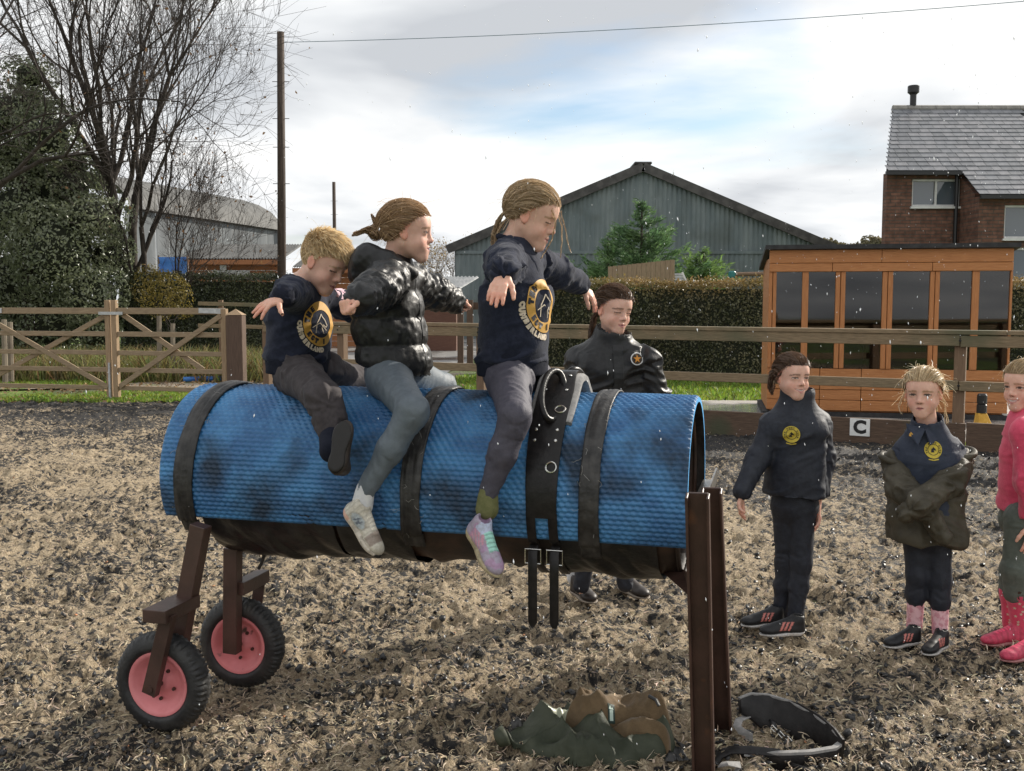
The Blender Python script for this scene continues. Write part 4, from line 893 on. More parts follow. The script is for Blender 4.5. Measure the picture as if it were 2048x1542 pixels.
# posts and mound near the barn corner
for k, (px, Y) in enumerate([(921, 24), (940, 23)]):
    p = at_y(px, 690, Y); zt = at_y(px, 600, Y)[2]; MB().box((p[0], Y, zt / 2), (.14, .14, zt)).obj('yard_post', M_gpost, bevel=.006); o = bpy.data.objects['yard_post' if k == 0 else 'yard_post.001']
    tag(o, ['dark yard post nearer the road by the barn corner', 'dark yard post just right of its twin by the barn corner'][k], 'post', 'yard posts')
a = at_y(944, 612, 23.2); b = at_y(1000, 612, 23.0); MB().beam(a, b, .05, .16).obj('yard_rail', M_gpost); tag(bpy.data.objects['yard_rail'], 'short dark rail running right from the yard posts', 'rail')

# ---------------------------------------------------------------- signed-distance modelling (for cloth, bodies, shoes)
class Field:
    """distance field on a grid; smooth unions of rounded shapes, meshed with surface nets"""
    def __init__(s, lo, hi, h):
        s.h = h; s.lo = np.asarray(lo, float) - 3 * h; n = np.ceil((np.asarray(hi, float) + 3 * h - s.lo) / h).astype(int) + 1
        s.n = n; s.ax = [(s.lo[i] + np.arange(n[i]) * h).astype(np.float32) for i in range(3)]; s.f = np.full(tuple(n), .06, np.float32)
    def _sl(s, lo, hi):
        a = np.clip(np.floor((np.asarray(lo) - s.lo) / s.h).astype(int), 0, s.n); b = np.clip(np.ceil((np.asarray(hi) - s.lo) / s.h).astype(int) + 1, 0, s.n)
        if np.any(b <= a): return None
        sl = tuple(slice(a[i], b[i]) for i in range(3))
        return sl, s.ax[0][sl[0]][:, None, None], s.ax[1][sl[1]][None, :, None], s.ax[2][sl[2]][None, None, :]
    def _op(s, sl, d, k, sub=False):
        f = s.f[sl]
        if sub: d = -d; 
        if k <= 0: s.f[sl] = np.maximum(f, d) if sub else np.minimum(f, d); return
        h = np.maximum(k - np.abs(f - d), 0) / k; s.f[sl] = (np.maximum(f, d) + h * h * k * .25) if sub else (np.minimum(f, d) - h * h * k * .25)
    def cone(s, a, b, ra, rb=None, k=.01, sub=False):
        rb = ra if rb is None else rb; a = np.asarray(a, float); b = np.asarray(b, float); m = max(ra, rb) + k + 3 * s.h + .012
        q = s._sl(np.minimum(a, b) - m, np.maximum(a, b) + m)
        if q is None: return s
        sl, x, y, z = q; d = b - a; L2 = float(d @ d) + 1e-12
        t = np.clip(((x - a[0]) * d[0] + (y - a[1]) * d[1] + (z - a[2]) * d[2]) / L2, 0, 1)
        D = np.sqrt((x - a[0] - t * d[0]) ** 2 + (y - a[1] - t * d[1]) ** 2 + (z - a[2] - t * d[2]) ** 2) - (ra + (rb - ra) * t)
        s._op(sl, D.astype(np.float32), k, sub); return s
    def ell(s, c, r, k=.01, R=None, sub=False):
        c = np.asarray(c, float); r = np.asarray(r, float); R = np.eye(3) if R is None else np.asarray(R, float); ext = np.abs(R) @ r; m = k + 3 * s.h + .012
        q = s._sl(c - ext - m, c + ext + m)
        if q is None: return s
        sl, x, y, z = q; x = x - c[0]; y = y - c[1]; z = z - c[2]; u = [(x * R[0, i] + y * R[1, i] + z * R[2, i]) / r[i] for i in range(3)]
        k0 = np.sqrt(u[0] ** 2 + u[1] ** 2 + u[2] ** 2); k1 = np.sqrt((u[0] / r[0]) ** 2 + (u[1] / r[1]) ** 2 + (u[2] / r[2]) ** 2) + 1e-6
        s._op(sl, (k0 * (k0 - 1) / k1).astype(np.float32), k, sub); return s
    def econe(s, a, b, ra, rb, lat, k=.02):
        """flattened cone: ra/rb = (half width along lat, half depth) at the ends"""
        a = np.asarray(a, float); b = np.asarray(b, float); d = b - a; L = np.linalg.norm(d); w = d / L; u = nrm(np.asarray(lat) - w * np.dot(lat, w)); v = np.cross(w, u)
        m = max(*ra, *rb) + k + 3 * s.h + .012; q = s._sl(np.minimum(a, b) - m, np.maximum(a, b) + m)
        if q is None: return s
        sl, x, y, z = q; x = x - a[0]; y = y - a[1]; z = z - a[2]
        tw = x * w[0] + y * w[1] + z * w[2]; t = np.clip(tw / L, 0, 1); rx = ra[0] + (rb[0] - ra[0]) * t; ry = ra[1] + (rb[1] - ra[1]) * t; e = (tw - t * L)
        uu = (x * u[0] + y * u[1] + z * u[2]) / rx; vv = (x * v[0] + y * v[1] + z * v[2]) / ry; ee = e / np.minimum(rx, ry)
        k0 = np.sqrt(uu ** 2 + vv ** 2 + ee ** 2); k1 = np.sqrt((uu / rx) ** 2 + (vv / ry) ** 2 + (ee / np.minimum(rx, ry)) ** 2) + 1e-6
        s._op(sl, (k0 * (k0 - 1) / k1).astype(np.float32), k); return s
    def cut(s, p, n, k=.004):
        """remove what lies beyond plane (on the side n points to)"""
        x, y, z = s.ax[0][:, None, None], s.ax[1][None, :, None], s.ax[2][None, None, :]; n = nrm(n)
        d = (x - p[0]) * n[0] + (y - p[1]) * n[1] + (z - p[2]) * n[2]; s.f = np.maximum(s.f, d.astype(np.float32)); return s
    def mesh(s, smooth=1):
        f = s.f; g = f < 0; n = s.n
        c = [g[i:n[0]-1+i, j:n[1]-1+j, k:n[2]-1+k] for i in (0, 1) for j in (0, 1) for k in (0, 1)]
        cnt = sum(q.astype(np.uint8) for q in c); act = (cnt > 0) & (cnt < 8); ci = np.argwhere(act)
        if len(ci) == 0: return np.zeros((0, 3)), np.zeros((0, 4), int)
        idm = np.full(act.shape, -1, np.int32); idm[act] = np.arange(len(ci))
        off = np.array([(i, j, k) for i in (0, 1) for j in (0, 1) for k in (0, 1)]); val = [f[ci[:, 0] + o[0], ci[:, 1] + o[1], ci[:, 2] + o[2]] for o in off]
        P = np.zeros((len(ci), 3)); W_ = np.zeros(len(ci))
        for a in range(8):
            for b in range(a + 1, 8):
                if np.abs(off[a] - off[b]).sum() != 1: continue
                va, vb = val[a], val[b]; m = (va < 0) != (vb < 0); t = va / (va - vb + 1e-12); p = off[a] + t[:, None] * (off[b] - off[a]); P[m] += p[m]; W_[m] += 1
        Vv = s.lo + (ci + P / W_[:, None]) * s.h; Q = []
        for axn, (u, v) in enumerate(((1, 2), (2, 0), (0, 1))):
            sl0 = [slice(None)] * 3; sl1 = [slice(None)] * 3; sl0[axn] = slice(0, -1); sl1[axn] = slice(1, None)
            e = np.argwhere(g[tuple(sl0)] != g[tuple(sl1)]); ok = (e[:, u] > 0) & (e[:, v] > 0) & (e[:, u] < n[u] - 1) & (e[:, v] < n[v] - 1); e = e[ok]
            du = np.zeros(3, int); du[u] = 1; dv_ = np.zeros(3, int); dv_[v] = 1
            q = np.stack([idm[tuple((e - du - dv_).T)], idm[tuple((e - dv_).T)], idm[tuple(e.T)], idm[tuple((e - du).T)]], 1)
            ins = g[tuple(e.T)]; q[~ins] = q[~ins][:, ::-1]; Q.append(q)
        Q = np.concatenate(Q); Q = Q[(Q >= 0).all(1)]
        for _ in range(smooth): Vv = lap(Vv, Q, .5)
        return Vv, Q
def lap(Vv, Q, lam):
    acc = np.zeros_like(Vv); w = np.zeros(len(Vv))
    for a, b in ((0, 1), (1, 2), (2, 3), (3, 0)):
        for i, j in ((a, b), (b, a)): 
            for d in range(3): acc[:, d] += np.bincount(Q[:, i], Vv[Q[:, j], d], len(Vv))
            w += np.bincount(Q[:, i], minlength=len(Vv))
    return Vv + lam * (acc / np.maximum(w, 1)[:, None] - Vv)
def vnormals(Vv, Q):
    n = np.cross(Vv[Q[:, 2]] - Vv[Q[:, 0]], Vv[Q[:, 3]] - Vv[Q[:, 1]]); N_ = np.zeros_like(Vv)
    for k in range(4):
        for d in range(3): N_[:, d] += np.bincount(Q[:, k], n[:, d], len(Vv))
    return N_ / (np.linalg.norm(N_, axis=1, keepdims=True) + 1e-12)
def bone_coords(P, bones):
    """closest bone, distance along it (m), angle about it"""
    best = np.full(len(P), 1e9); al = np.zeros(len(P)); an = np.zeros(len(P)); bi = np.zeros(len(P), int); fr = np.zeros(len(P))
    for i, (a, b, r) in enumerate(bones):
        a = np.asarray(a, float); b = np.asarray(b, float); d = b - a; L = np.linalg.norm(d); w = d / L; t = np.clip((P - a) @ w, 0, L); rad = P - a - t[:, None] * w; D = np.linalg.norm(rad, axis=1) - r
        u = nrm(np.cross(w, (0.3, .2, 1) if abs(w[2]) < .9 else (1, 0, 0.2))); v = np.cross(w, u); m = D < best
        best[m] = D[m]; al[m] = t[m]; an[m] = np.arctan2(rad[m] @ v, rad[m] @ u); bi[m] = i; fr[m] = t[m] / L
    return bi, al, an, fr
def folds(P, bones, amp=.006, freq=34, seed=0, joint=1.0):
    """cloth folds: rings across each limb, strongest near its ends"""
    bi, al, an, fr = bone_coords(P, bones); e = .35 + joint * np.abs(fr - .5) * 1.3
    q = np.stack([al * freq + 1.3 * np.sin(an + bi), np.sin(an) * 1.1 + bi * 7.3, np.cos(an) * 1.1], -1)
    n1 = 1 - 2.4 * np.abs(vnoise(q, seed)) ** .8; n2 = vnoise(P * 14, seed + 3); q2 = q * [2.1, 1.6, 1.6] + [0, n1.mean() * 0, 3]; n3 = 1 - 2 * np.abs(vnoise(q2, seed + 7)); g = .5 + .7 * np.clip(vnoise(P * 7, seed + 11) + .4, 0, 1)
    return amp * e * (n1 * .85 * g + .6 * n2 + .35 * n3 * g - .25)

# ---------------------------------------------------------------- vaulting barrel
BC = V(.6252, 3.4221, .8631); BA = .2719; BL = 1.87; BR = .316; DR = .2925
AX = V(math.cos(BA), -math.sin(BA), 0); PE = V(math.sin(BA), math.cos(BA), 0); UP = V(0, 0, 1)
def bar(s, th, r):
    s = np.asarray(s, float); th = np.asarray(th, float); r = np.asarray(r, float)
    return BC - s[..., None] * AX + (r * np.sin(th))[..., None] * (-PE) + (r * np.cos(th))[..., None] * UP
def s_at(px, py):
    """distance from the right end of a point seen on top of the barrel"""
    p = at_plane(px, py, BC + UP * BR, PE); return float(np.dot(BC - p, AX))
barrel = thing('vaulting_barrel', tuple(BC - AX * .9 - UP * BC[2]), 'blue padded vaulting barrel on brown steel legs with two pink wheels', 'vaulting barrel')
M_mat = mat('blue_ribbed_mat', (.026, .118, .285), .40, (.060, .225, .46), 6, spec=.5, col3=(.011, .030, .062), scale3=4.2, ramp3=(.47, .66), bump=.0015, bscale=180, rough2=.6)
M_matedge = mat('mat_cut_edge', (.12, .45, .85), .5, (.08, .35, .75), 30)
M_tape = mat('worn_black_tape', (.011, .010, .010), .5, (.045, .042, .040), 16, stretch=(1.0, 1.0, 1.0), bump=.003, bscale=60)
M_drum = mat('rusty_drum', (.030, .018, .013), .55, (.085, .045, .03), 5, bump=.003, bscale=30, col3=(.015, .012, .011), scale3=4, ramp3=(.45, .6))
M_legs = mat('brown_painted_steel', (.048, .026, .020), .42, (.075, .040, .031), 8, bump=.001, bscale=60, col3=(.16, .07, .035), scale3=9, ramp3=(.66, .78))
M_wrap = mat('black_plastic_wrap', (.010, .010, .010), .32, (.028, .026, .025), 10, bump=.006, bscale=22)
# drum shell (open towards the right end)
ns = 40; th = np.linspace(0, 2 * np.pi, 97)
S_, T_ = np.meshgrid(np.linspace(.035, 1.70, 60), th, indexing='ij'); rib = np.exp(-((S_ - .29) / .018) ** 2) + np.exp(-((S_ - .60) / .018) ** 2) + np.exp(-((S_ - 1.17) / .018) ** 2) + np.exp(-((S_ - 1.45) / .018) ** 2) + np.exp(-((S_ - .88) / .03) ** 2) * 1.3
Vd = bar(S_, T_, DR - .004 + .012 * rib + .002 * fbm(np.stack([S_ * 6, np.sin(T_) * 2, np.cos(T_) * 2], -1), 2)).reshape(-1, 3); ii = np.arange(Vd.shape[0]).reshape(S_.shape)
Fd = np.stack([ii[:-1, :-1], ii[1:, :-1], ii[1:, 1:], ii[:-1, 1:]], -1).reshape(-1, 4)
dr = link('drum', mesh_np('drum', Vd, Fd, True), M_drum, barrel); md = dr.modifiers.new('t', 'SOLIDIFY'); md.thickness = .006; md.offset = -1
mb = MB(); mb.lathe([(.005, 1.66), (DR - .02, 1.66), (DR - .02, 1.69), (.005, 1.69)], BC, -AX, 40); mb.obj('drum_end', M_drum, barrel)
MB().tube(bar(np.full(48, .036), np.linspace(0, 2 * np.pi, 49)[:-1], np.full(48, DR - .004)), .008, 8, closed=True).obj('rim', M_drum, barrel, smooth=True)
# mat with woven lumps
TM = 2.03
na, nb_ = 350, 360
s_ = np.linspace(0, BL, na); t_ = np.linspace(-TM, TM, nb_); S_, T_ = np.meshgrid(s_, t_, indexing='ij')
arcv = T_ * BR; u = S_ / .0245; v = arcv / .0168; row = np.floor(v); uu_ = u + .5 * (row % 2) + .28 * (v - row); fx = uu_ - np.floor(uu_) - .5; fv = v - row - .5
lump = np.clip(1 - (fx / .52) ** 2 - (fv / .52) ** 2, 0, 1) ** .5
plate = ((S_ > 1.70) & (S_ < 1.83) & (T_ > -.12) & (T_ < .30)); lump = np.where(plate, .25, lump)
edge = np.minimum(np.minimum(S_, BL - S_), (TM - np.abs(T_)) * BR); lump = lump * np.clip(edge / .008, 0, 1)
P3 = np.stack([S_ * 2.2, np.sin(T_) * .8, np.cos(T_) * .8], -1)
r_ = BR - .004 + .0076 * lump + .004 * fbm(P3 * 2, 4, 2)
seam = np.abs(S_ - 1.02) < .006; r_ = np.where(seam & (T_ > .9), r_ - .004, r_)
Vo = bar(S_, T_, r_).reshape(-1, 3); Vi = bar(S_, T_, np.full_like(S_, DR + .003)).reshape(-1, 3); ii = np.arange(na * nb_).reshape(na, nb_)
Fo = np.stack([ii[:-1, :-1], ii[:-1, 1:], ii[1:, 1:], ii[1:, :-1]], -1).reshape(-1, 4)
link('mat', mesh_np('mat', Vo, Fo, True), M_mat, barrel); mato = bpy.data.objects['mat']
me_edge = MB()
def strip(A, B):
    n = len(A); me_edge.raw(np.concatenate([A, B]), [(k, k + 1, n + k + 1, n + k) for k in range(n - 1)])
Vo3 = Vo.reshape(na, nb_, 3); Vi3 = Vi.reshape(na, nb_, 3)
strip(Vo3[0], Vi3[0]); strip(Vi3[-1], Vo3[-1]); strip(Vo3[:, -1], Vi3[:, -1]); strip(Vi3[:, 0], Vo3[:, 0]); me_edge.obj('mat_edge', M_matedge, mato)
it = slice(0, None, 6); sub = Vi3[::8, ::8]; a_, b_ = sub.shape[:2]; i2 = np.arange(a_ * b_).reshape(a_, b_)
link('mat_lining', mesh_np('mat_lining', sub.reshape(-1, 3), np.stack([i2[:-1, :-1], i2[1:, :-1], i2[1:, 1:], i2[:-1, 1:]], -1).reshape(-1, 4), True), M_wrap, mato)
tv, tf = text_mesh('COM', .07, .002); tw = MB(); tw.raw(bar(1.765 - tv[:, 1] * -1.0 * 0 - tv[:, 1], .10 + (-tv[:, 0]) / BR * 1.0, np.full(len(tv), BR + .0015)), tf); tw.obj('moulded_letters', M_mat, mato)
# tape bands
def band(s0, s1, w, seed, name='tape_band', tr=2.25, lift=.005, m=None):
    n1, n2 = 13, 150; q = np.linspace(-.5, .5, n1); t = np.linspace(-tr, tr, n2); Q_, T2 = np.meshgrid(q, t, indexing='ij'); sc = s0 + (s1 - s0) * np.clip(np.abs(T2) / 2, 0, 1.2)
    S2 = sc + Q_ * w * (1 + .12 * fbm(np.stack([T2 * 3, T2 * 0 + seed, Q_ * 0], -1), seed, 2)); base = np.where(np.abs(T2) < TM + .02, BR, DR + .012)
    cr = .004 * vnoise(np.stack([Q_ * 9, T2 * 1.2, Q_ * 0 + seed], -1), seed); R2 = base + lift + cr + .0025 * np.cos(Q_ * np.pi)
    ii = np.arange(n1 * n2).reshape(n1, n2); o = link(name, mesh_np(name, bar(S2, T2, R2).reshape(-1, 3), np.stack([ii[:-1, :-1], ii[:-1, 1:], ii[1:, 1:], ii[1:, :-1]], -1).reshape(-1, 4), True), m or M_tape, barrel); md = o.modifiers.new('t', 'SOLIDIFY'); md.thickness = .006; md.offset = -1
    # frayed threads
    r = np.random.default_rng(seed); sg = MB()
    for k in range(26):
        tt0 = r.uniform(-.3, 2.0); sd = r.choice([-1, 1]); sb = np.interp(abs(tt0), [0, 2], [s0, s1]) + sd * w * r.uniform(.3, .5); p = bar(np.array(sb), np.array(tt0), np.array(BR + .008))
        pts = [p]; d = r.normal(0, 1, 3)
        for j in range(4): d = d * .6 + r.normal(0, .8, 3); pts.append(pts[-1] + nrm(d) * .011)
        sg.tube(pts, .0006, 3, cap=False)
    fo = sg.obj('frayed_threads', M_frayed, o); fo['kind'] = 'stuff'
M_frayed = mat('pale_thread', (.30, .29, .27), .8)
s1_, s2_, s3_ = s_at(470, 766), s_at(896, 778), s_at(1222, 790)
band(s1_, s1_ + .03, .076, 5); band(s2_, s2_ + .03, .070, 6); band(s3_, s3_ + .015, .064, 7)
# plastic wrapping under the drum, bunched at the left end
def wrapping(s0, s1, t0, t1, sag, seed):
    n1, n2 = 70, 90; S2, T2 = np.meshgrid(np.linspace(s0, s1, n1), np.linspace(t0, t1, n2), indexing='ij'); P = np.stack([S2 * 9, T2 * 2.5, S2 * 0 + seed], -1)
    wr = np.abs(vnoise(np.stack([S2 * 16 + T2 * 2.2, T2 * 1.2, S2 * 0], -1), seed)); R2 = DR + .008 + .014 * wr + .012 * fbm(P, seed, 2) + sag * np.exp(-((T2 - np.pi) / .8) ** 2) * (.5 + .5 * np.sin(S2 * 7 + seed))
    ii = np.arange(n1 * n2).reshape(n1, n2); link('plastic_wrap', mesh_np('w', bar(S2, T2, R2).reshape(-1, 3), np.stack([ii[:-1, :-1], ii[:-1, 1:], ii[1:, 1:], ii[1:, :-1]], -1).reshape(-1, 4), True), M_wrap, barrel)
wrapping(1.22, 1.72, 1.9, 4.4, .02, 3); wrapping(.95, 1.2, 1.95, 4.3, .004, 4); wrapping(.10, .42, 1.95, 4.3, .008, 8)
# right end frame: cross angle and two legs
def lsec(a, b, w, th_, out, name, m=M_legs):
    """angle-iron: two plates"""
    d = nrm(np.asarray(b) - np.asarray(a)); o_ = nrm(np.asarray(out) - d * np.dot(out, d)); sd = np.cross(d, o_); mb = MB()
    R_ = np.stack([d, o_, sd], 1); c = (np.asarray(a) + np.asarray(b)) / 2; L = np.linalg.norm(np.asarray(b) - np.asarray(a))
    mb.box(c + sd * (w / 2), (L, w, th_), R_); mb.box(c + o_ * (w / 2 - th_ / 2) + sd * 0, (L, th_, w), R_)
    return mb.obj(name, m, barrel, bevel=.0015)
cb = BC + AX * .015
nt_ = at_plane(1396, 985, BC + AX * .05, AX); ft_ = at_plane(1424, 975, BC + AX * .06, AX)
nb0 = at_z(1409, 1566, -.03); fb0 = at_z(1446, 1459, -.03)
M_angle = mat('bare_steel_angle', (.22, .20, .18), .35, (.34, .32, .29), 12, metal=.8)
mb = MB(); a0 = BC + AX * .02 - PE * .30 - UP * .045; b0 = BC + AX * .02 + PE * .30 - UP * .02
mb.beam(a0, b0, .05, .006); mb.beam(a0 + AX * .022 + UP * .022, b0 + AX * .022 + UP * .022, .006, .05); mb.beam(a0 - AX * .024 - UP * .022, b0 - AX * .024 - UP * .022, .006, .045); mb.obj('cross_angle', M_angle, barrel)
def leg(a, b, w, d_, name='leg'):
    mb = MB(); dd = nrm(np.asarray(b) - np.asarray(a)); u = nrm(AX - dd * np.dot(AX, dd)); v = np.cross(dd, u); R_ = np.stack([dd, u, v], 1); c = (np.asarray(a) + np.asarray(b)) / 2; L = np.linalg.norm(np.asarray(b) - np.asarray(a))
    mb.box(c, (L, w, .008), R_); mb.box(c + u * (w / 2) + v * (d_ / 2) * 1, (L, .008, d_), R_); mb.box(c - u * (w / 2) + v * d_ / 2, (L, .008, d_), R_)
    return mb.obj(name, M_legs, barrel, bevel=.002)
leg(nt_, nb0, .060, .04); leg(ft_, fb0, .058, .04)
MB().raw([bar(np.array(.03), np.array(2.6), np.array(.28)), bar(np.array(.10), np.array(2.75), np.array(.285)), nt_ + (nb0 - nt_) * .34 - AX * .03, nt_ + (nb0 - nt_) * .26 - AX * .03], [(0, 1, 2, 3)]).obj('gusset', M_legs, barrel)
# wheels
M_tyre = mat('black_tyre', (.014, .014, .015), .55, (.03, .029, .028), 16, bump=.002, bscale=90, col3=(.045, .04, .034), scale3=8, ramp3=(.66, .85))
M_pink = mat('salmon_pink_rim', (.74, .25, .26), .5, (.64, .19, .20), 7, col3=(.10, .05, .04), scale3=14, ramp3=(.66, .72))
WR = .172
def wheel(hub, label, axisv, dirt):
    w = bpy.data.objects.new('wheel', None); COL.objects.link(w); w.parent = barrel; w.matrix_parent_inverse = Matrix.Translation(-Vector(barrel.location)); w['label'] = label
    prof = []
    for t in np.linspace(-2.45, 2.45, 22): prof.append((WR - .042 + .044 * math.cos(t) * (1.0 if math.cos(t) > 0 else .55), .046 * math.sin(t)))
    mb = MB(); n = 72; axv = nrm(axisv); r0 = nrm(np.cross(axv, (0, 0, 1))); r1 = np.cross(axv, r0); vs_ = []
    for i, (r_, h_) in enumerate(prof):
        ang = np.arange(n * 2) / (n * 2) * 2 * np.pi; tread = .006 * ((np.floor(ang / (2 * np.pi) * 54 + (h_ > 0) * .5) - ang / (2 * np.pi) * 54 - (h_ > 0) * .5) > -.5) * (abs(h_) < .042) * (r_ > WR - .035)
        tread = np.where(abs(abs(h_) - .018) < .004, 0, tread); rr = r_ + tread
        vs_.append(hub + axv * h_ + rr[:, None] * (np.cos(ang)[:, None] * r0 + np.sin(ang)[:, None] * r1))
    n *= 2; fs = [(i*n+k, i*n+(k+1) % n, (i+1)*n+(k+1) % n, (i+1)*n+k) for i in range(len(prof) - 1) for k in range(n)]; mb.raw(np.concatenate(vs_), fs); ty = mb.obj('tyre', M_tyre, None, smooth=True); ty.parent = w; autosmooth(ty, 35)
    rim = []
    for sgn in (-1, 1):
        mb2 = [(.0, .018), (.03, .018), (.036, .012), (.070, .006), (.082, .012), (.096, .030), (.106, .038), (.114, .037), (.117, .026)]
        rim.append([(r_, sgn * h_) for r_, h_ in mb2])
    mb = MB(); mb.lathe(rim[0][::-1] + [], hub, axv, 48); mb.lathe(rim[1], hub, axv, 48); rm = mb.obj('rim', M_pink, None, smooth=True); rm.parent = w; autosmooth(rm, 50)
    for k5 in range(5):
        a5 = k5 * 1.2566 + .3; pb5 = hub - axv * .016 + .055 * (math.cos(a5) * r0 + math.sin(a5) * r1); hb = MB().lathe([(0, .008), (.006, .008), (.007, 0)], pb5, -axv, 6).obj('bolt', M_legs, None); hb.parent = w
    mb = MB(); mb.lathe([(0, .085), (.011, .085), (.011, -.085), (0, -.085)], hub, axv, 10); h = mb.obj('axle', M_legs, None); h.parent = w
    return w
cN = at_z(326, 1462, 0); cF = at_z(484, 1374, 0)
hN = V(cN[0], cN[1] + .02, WR); hF = V(cF[0], cF[1] + .02, WR)
WAX = nrm(PE + AX * -.02)
wheel(hN, 'near wheel with bright salmon pink rim', WAX, 0); wheel(hF, 'far wheel with dull dirty pink rim', WAX, 1)
def plate(a, b, w, t, up, name): return MB().beam(a, b, w, t, up=up).obj(name, M_legs, barrel, bevel=.002)
# near wheel: inner leg, box bracket, outer plate
tN = at_plane(402, 1050, hN + PE * .085, PE); kN = at_plane(366, 1240, hN + PE * .085, PE); inner = hN + PE * .08
plate(tN, tN + (kN - tN) * 1.28, .06, .05, PE, 'leg')
oN = at_plane(338, 1232, hN - PE * .08, PE); MB().box((oN + hN + PE * .08 + UP * (oN[2] - hN[2])) / 2, (.09, .21, .045), np.stack([AX, PE, UP], 1)).obj('wheel_bracket', M_legs, barrel, bevel=.002)
pN = hN - PE * .075; MB().beam(oN + UP * .0 - AX * .01, pN - UP * .02 - AX * .012, .045, .008, up=PE).obj('fork_plate', M_legs, barrel, bevel=.001)
MB().beam(oN + AX * .012 + PE * .01, pN + AX * .012 - UP * .028 + PE * .01, .008, .03, up=PE).obj('fork_flange', M_legs, barrel)
# far wheel: leg in front, box, outer plate behind
tF = at_plane(466, 1095, hF - PE * .08, PE); bF = hF - PE * .075 - UP * .015
plate(tF, bF, .058, .045, PE, 'leg')
oF = at_plane(500, 1166, hF, PE); MB().box(V(bF[0], bF[1], oF[2]) + PE * .09 + AX * .035, (.05, .20, .05), np.stack([AX, PE, UP], 1)).obj('wheel_bracket', M_legs, barrel, bevel=.002)
MB().beam(V(bF[0], bF[1], oF[2]) + PE * .16 + AX * .035, hF + PE * .08, .045, .008, up=PE).obj('fork_plate', M_legs, barrel)
# little strap end hanging under the drum
p0 = at_plane(528, 1100, BC, PE); MB().tube([p0 + UP * .03, p0 - UP * .02, p0 - UP * .05 - AX * .01, p0 - UP * .075 - AX * .025], .007, 6).obj('strap_end', M_tape, barrel)

# ---------------------------------------------------------------- roller (surcingle) with handles on the barrel
M_leather = mat('black_leather', (.009, .008, .008), .36, (.016, .014, .014), 40, bump=.0008, bscale=120, spec=.28)
M_steel = mat('nickel_hardware', (.62, .61, .58), .25, metal=1.0)
M_grey = mat('grey_felt', (.22, .215, .21), .9, (.30, .29, .28), 60)
sR = s_at(1128, 790)
rol = thing('vaulting_roller', tuple(BC - AX * sR + UP * (BR)), 'black leather vaulting roller with two handles strapped round the barrel', 'vaulting roller')
def ribbon(path, side, w, th_, name, m, parent, n_sub=6, rnd=True):
    """flat strap along path (list of points), width along side vectors, thickness along the third axis"""
    P = np.asarray(path, float); n = len(P); sd = np.broadcast_to(np.asarray(side, float), (n, 3)); w = np.broadcast_to(np.asarray(w, float), (n,)); T = np.gradient(P, axis=0); T /= np.linalg.norm(T, axis=1, keepdims=True) + 1e-9
    sd = sd - T * (sd * T).sum(1, keepdims=True); sd /= np.linalg.norm(sd, axis=1, keepdims=True) + 1e-9; N_ = np.cross(T, sd)
    prof = [(-.5, -.3), (-.5, .3), (-.44, .5), (.44, .5), (.5, .3), (.5, -.3), (.44, -.5), (-.44, -.5)]; k = len(prof); vs_ = []
    for i in range(n): vs_ += [P[i] + sd[i] * w[i] * a + N_[i] * th_ * b for a, b in prof]
    fs = [(i*k+j, i*k+(j+1) % k, (i+1)*k+(j+1) % k, (i+1)*k+j) for i in range(n - 1) for j in range(k)] + [tuple(range(k - 1, -1, -1)), tuple((n-1)*k + j for j in range(k))]
    mb = MB(); mb.raw(np.array(vs_), fs); o = mb.obj(name, m, parent, smooth=True); autosmooth(o, 45); return o
th_b = np.linspace(-1.75, 1.75, 70); wv = np.interp(np.abs(th_b), [0, .35, .9, 1.6, 1.75], [.10, .12, .115, .10, .10]); pad = np.interp(np.abs(th_b), [0, .12, .3, .55, .8], [.070, .066, .035, .012, .008])
ribbon(bar(np.full(70, sR), th_b, BR + .004 + pad), AX, wv, .012, 'leather_band', M_leather, rol)
ribbon(bar(np.full(40, sR), np.linspace(-.75, .75, 40), BR - .001 + np.interp(np.abs(np.linspace(-.75, .75, 40)), [0, .12, .3, .55, .8], [.055, .05, .022, .004, .002])), AX, .15, .03, 'felt_pad', M_grey, rol)
# raised edge gullets and side straps
for sd in (-1, 1):
    for off in (-.036, .036):
        t = np.linspace(1.70, 2.75, 24) * sd; ribbon(bar(np.full(24, sR + off), t, np.where(np.abs(t) < TM + .03, BR + .012, DR + .02)), AX, .030, .007, 'girth_strap', M_leather, rol)
    if sd > 0:
        for off in (-.036, .036):
            pb = bar(np.array(sR + off), np.array(2.16), np.array(BR + .012)); ribbon([pb + V(0, 0, .02), pb - PE * .02, pb - PE * .022 - UP * .06, pb - PE * .020 - UP * .15, pb - PE * .02 - UP * .23, pb - PE * .02 - UP * .245], AX, [.03, .03, .03, .03, .03, .012], .006, 'strap_tail', M_leather, rol)
            sq = [pb - PE * .018 + AX * a * .026 + UP * b for a, b in ((-1, .012), (1, .012), (1, -.035), (-1, -.035))]; MB().tube(sq, .0028, 6, closed=True).obj('buckle', M_steel, rol)
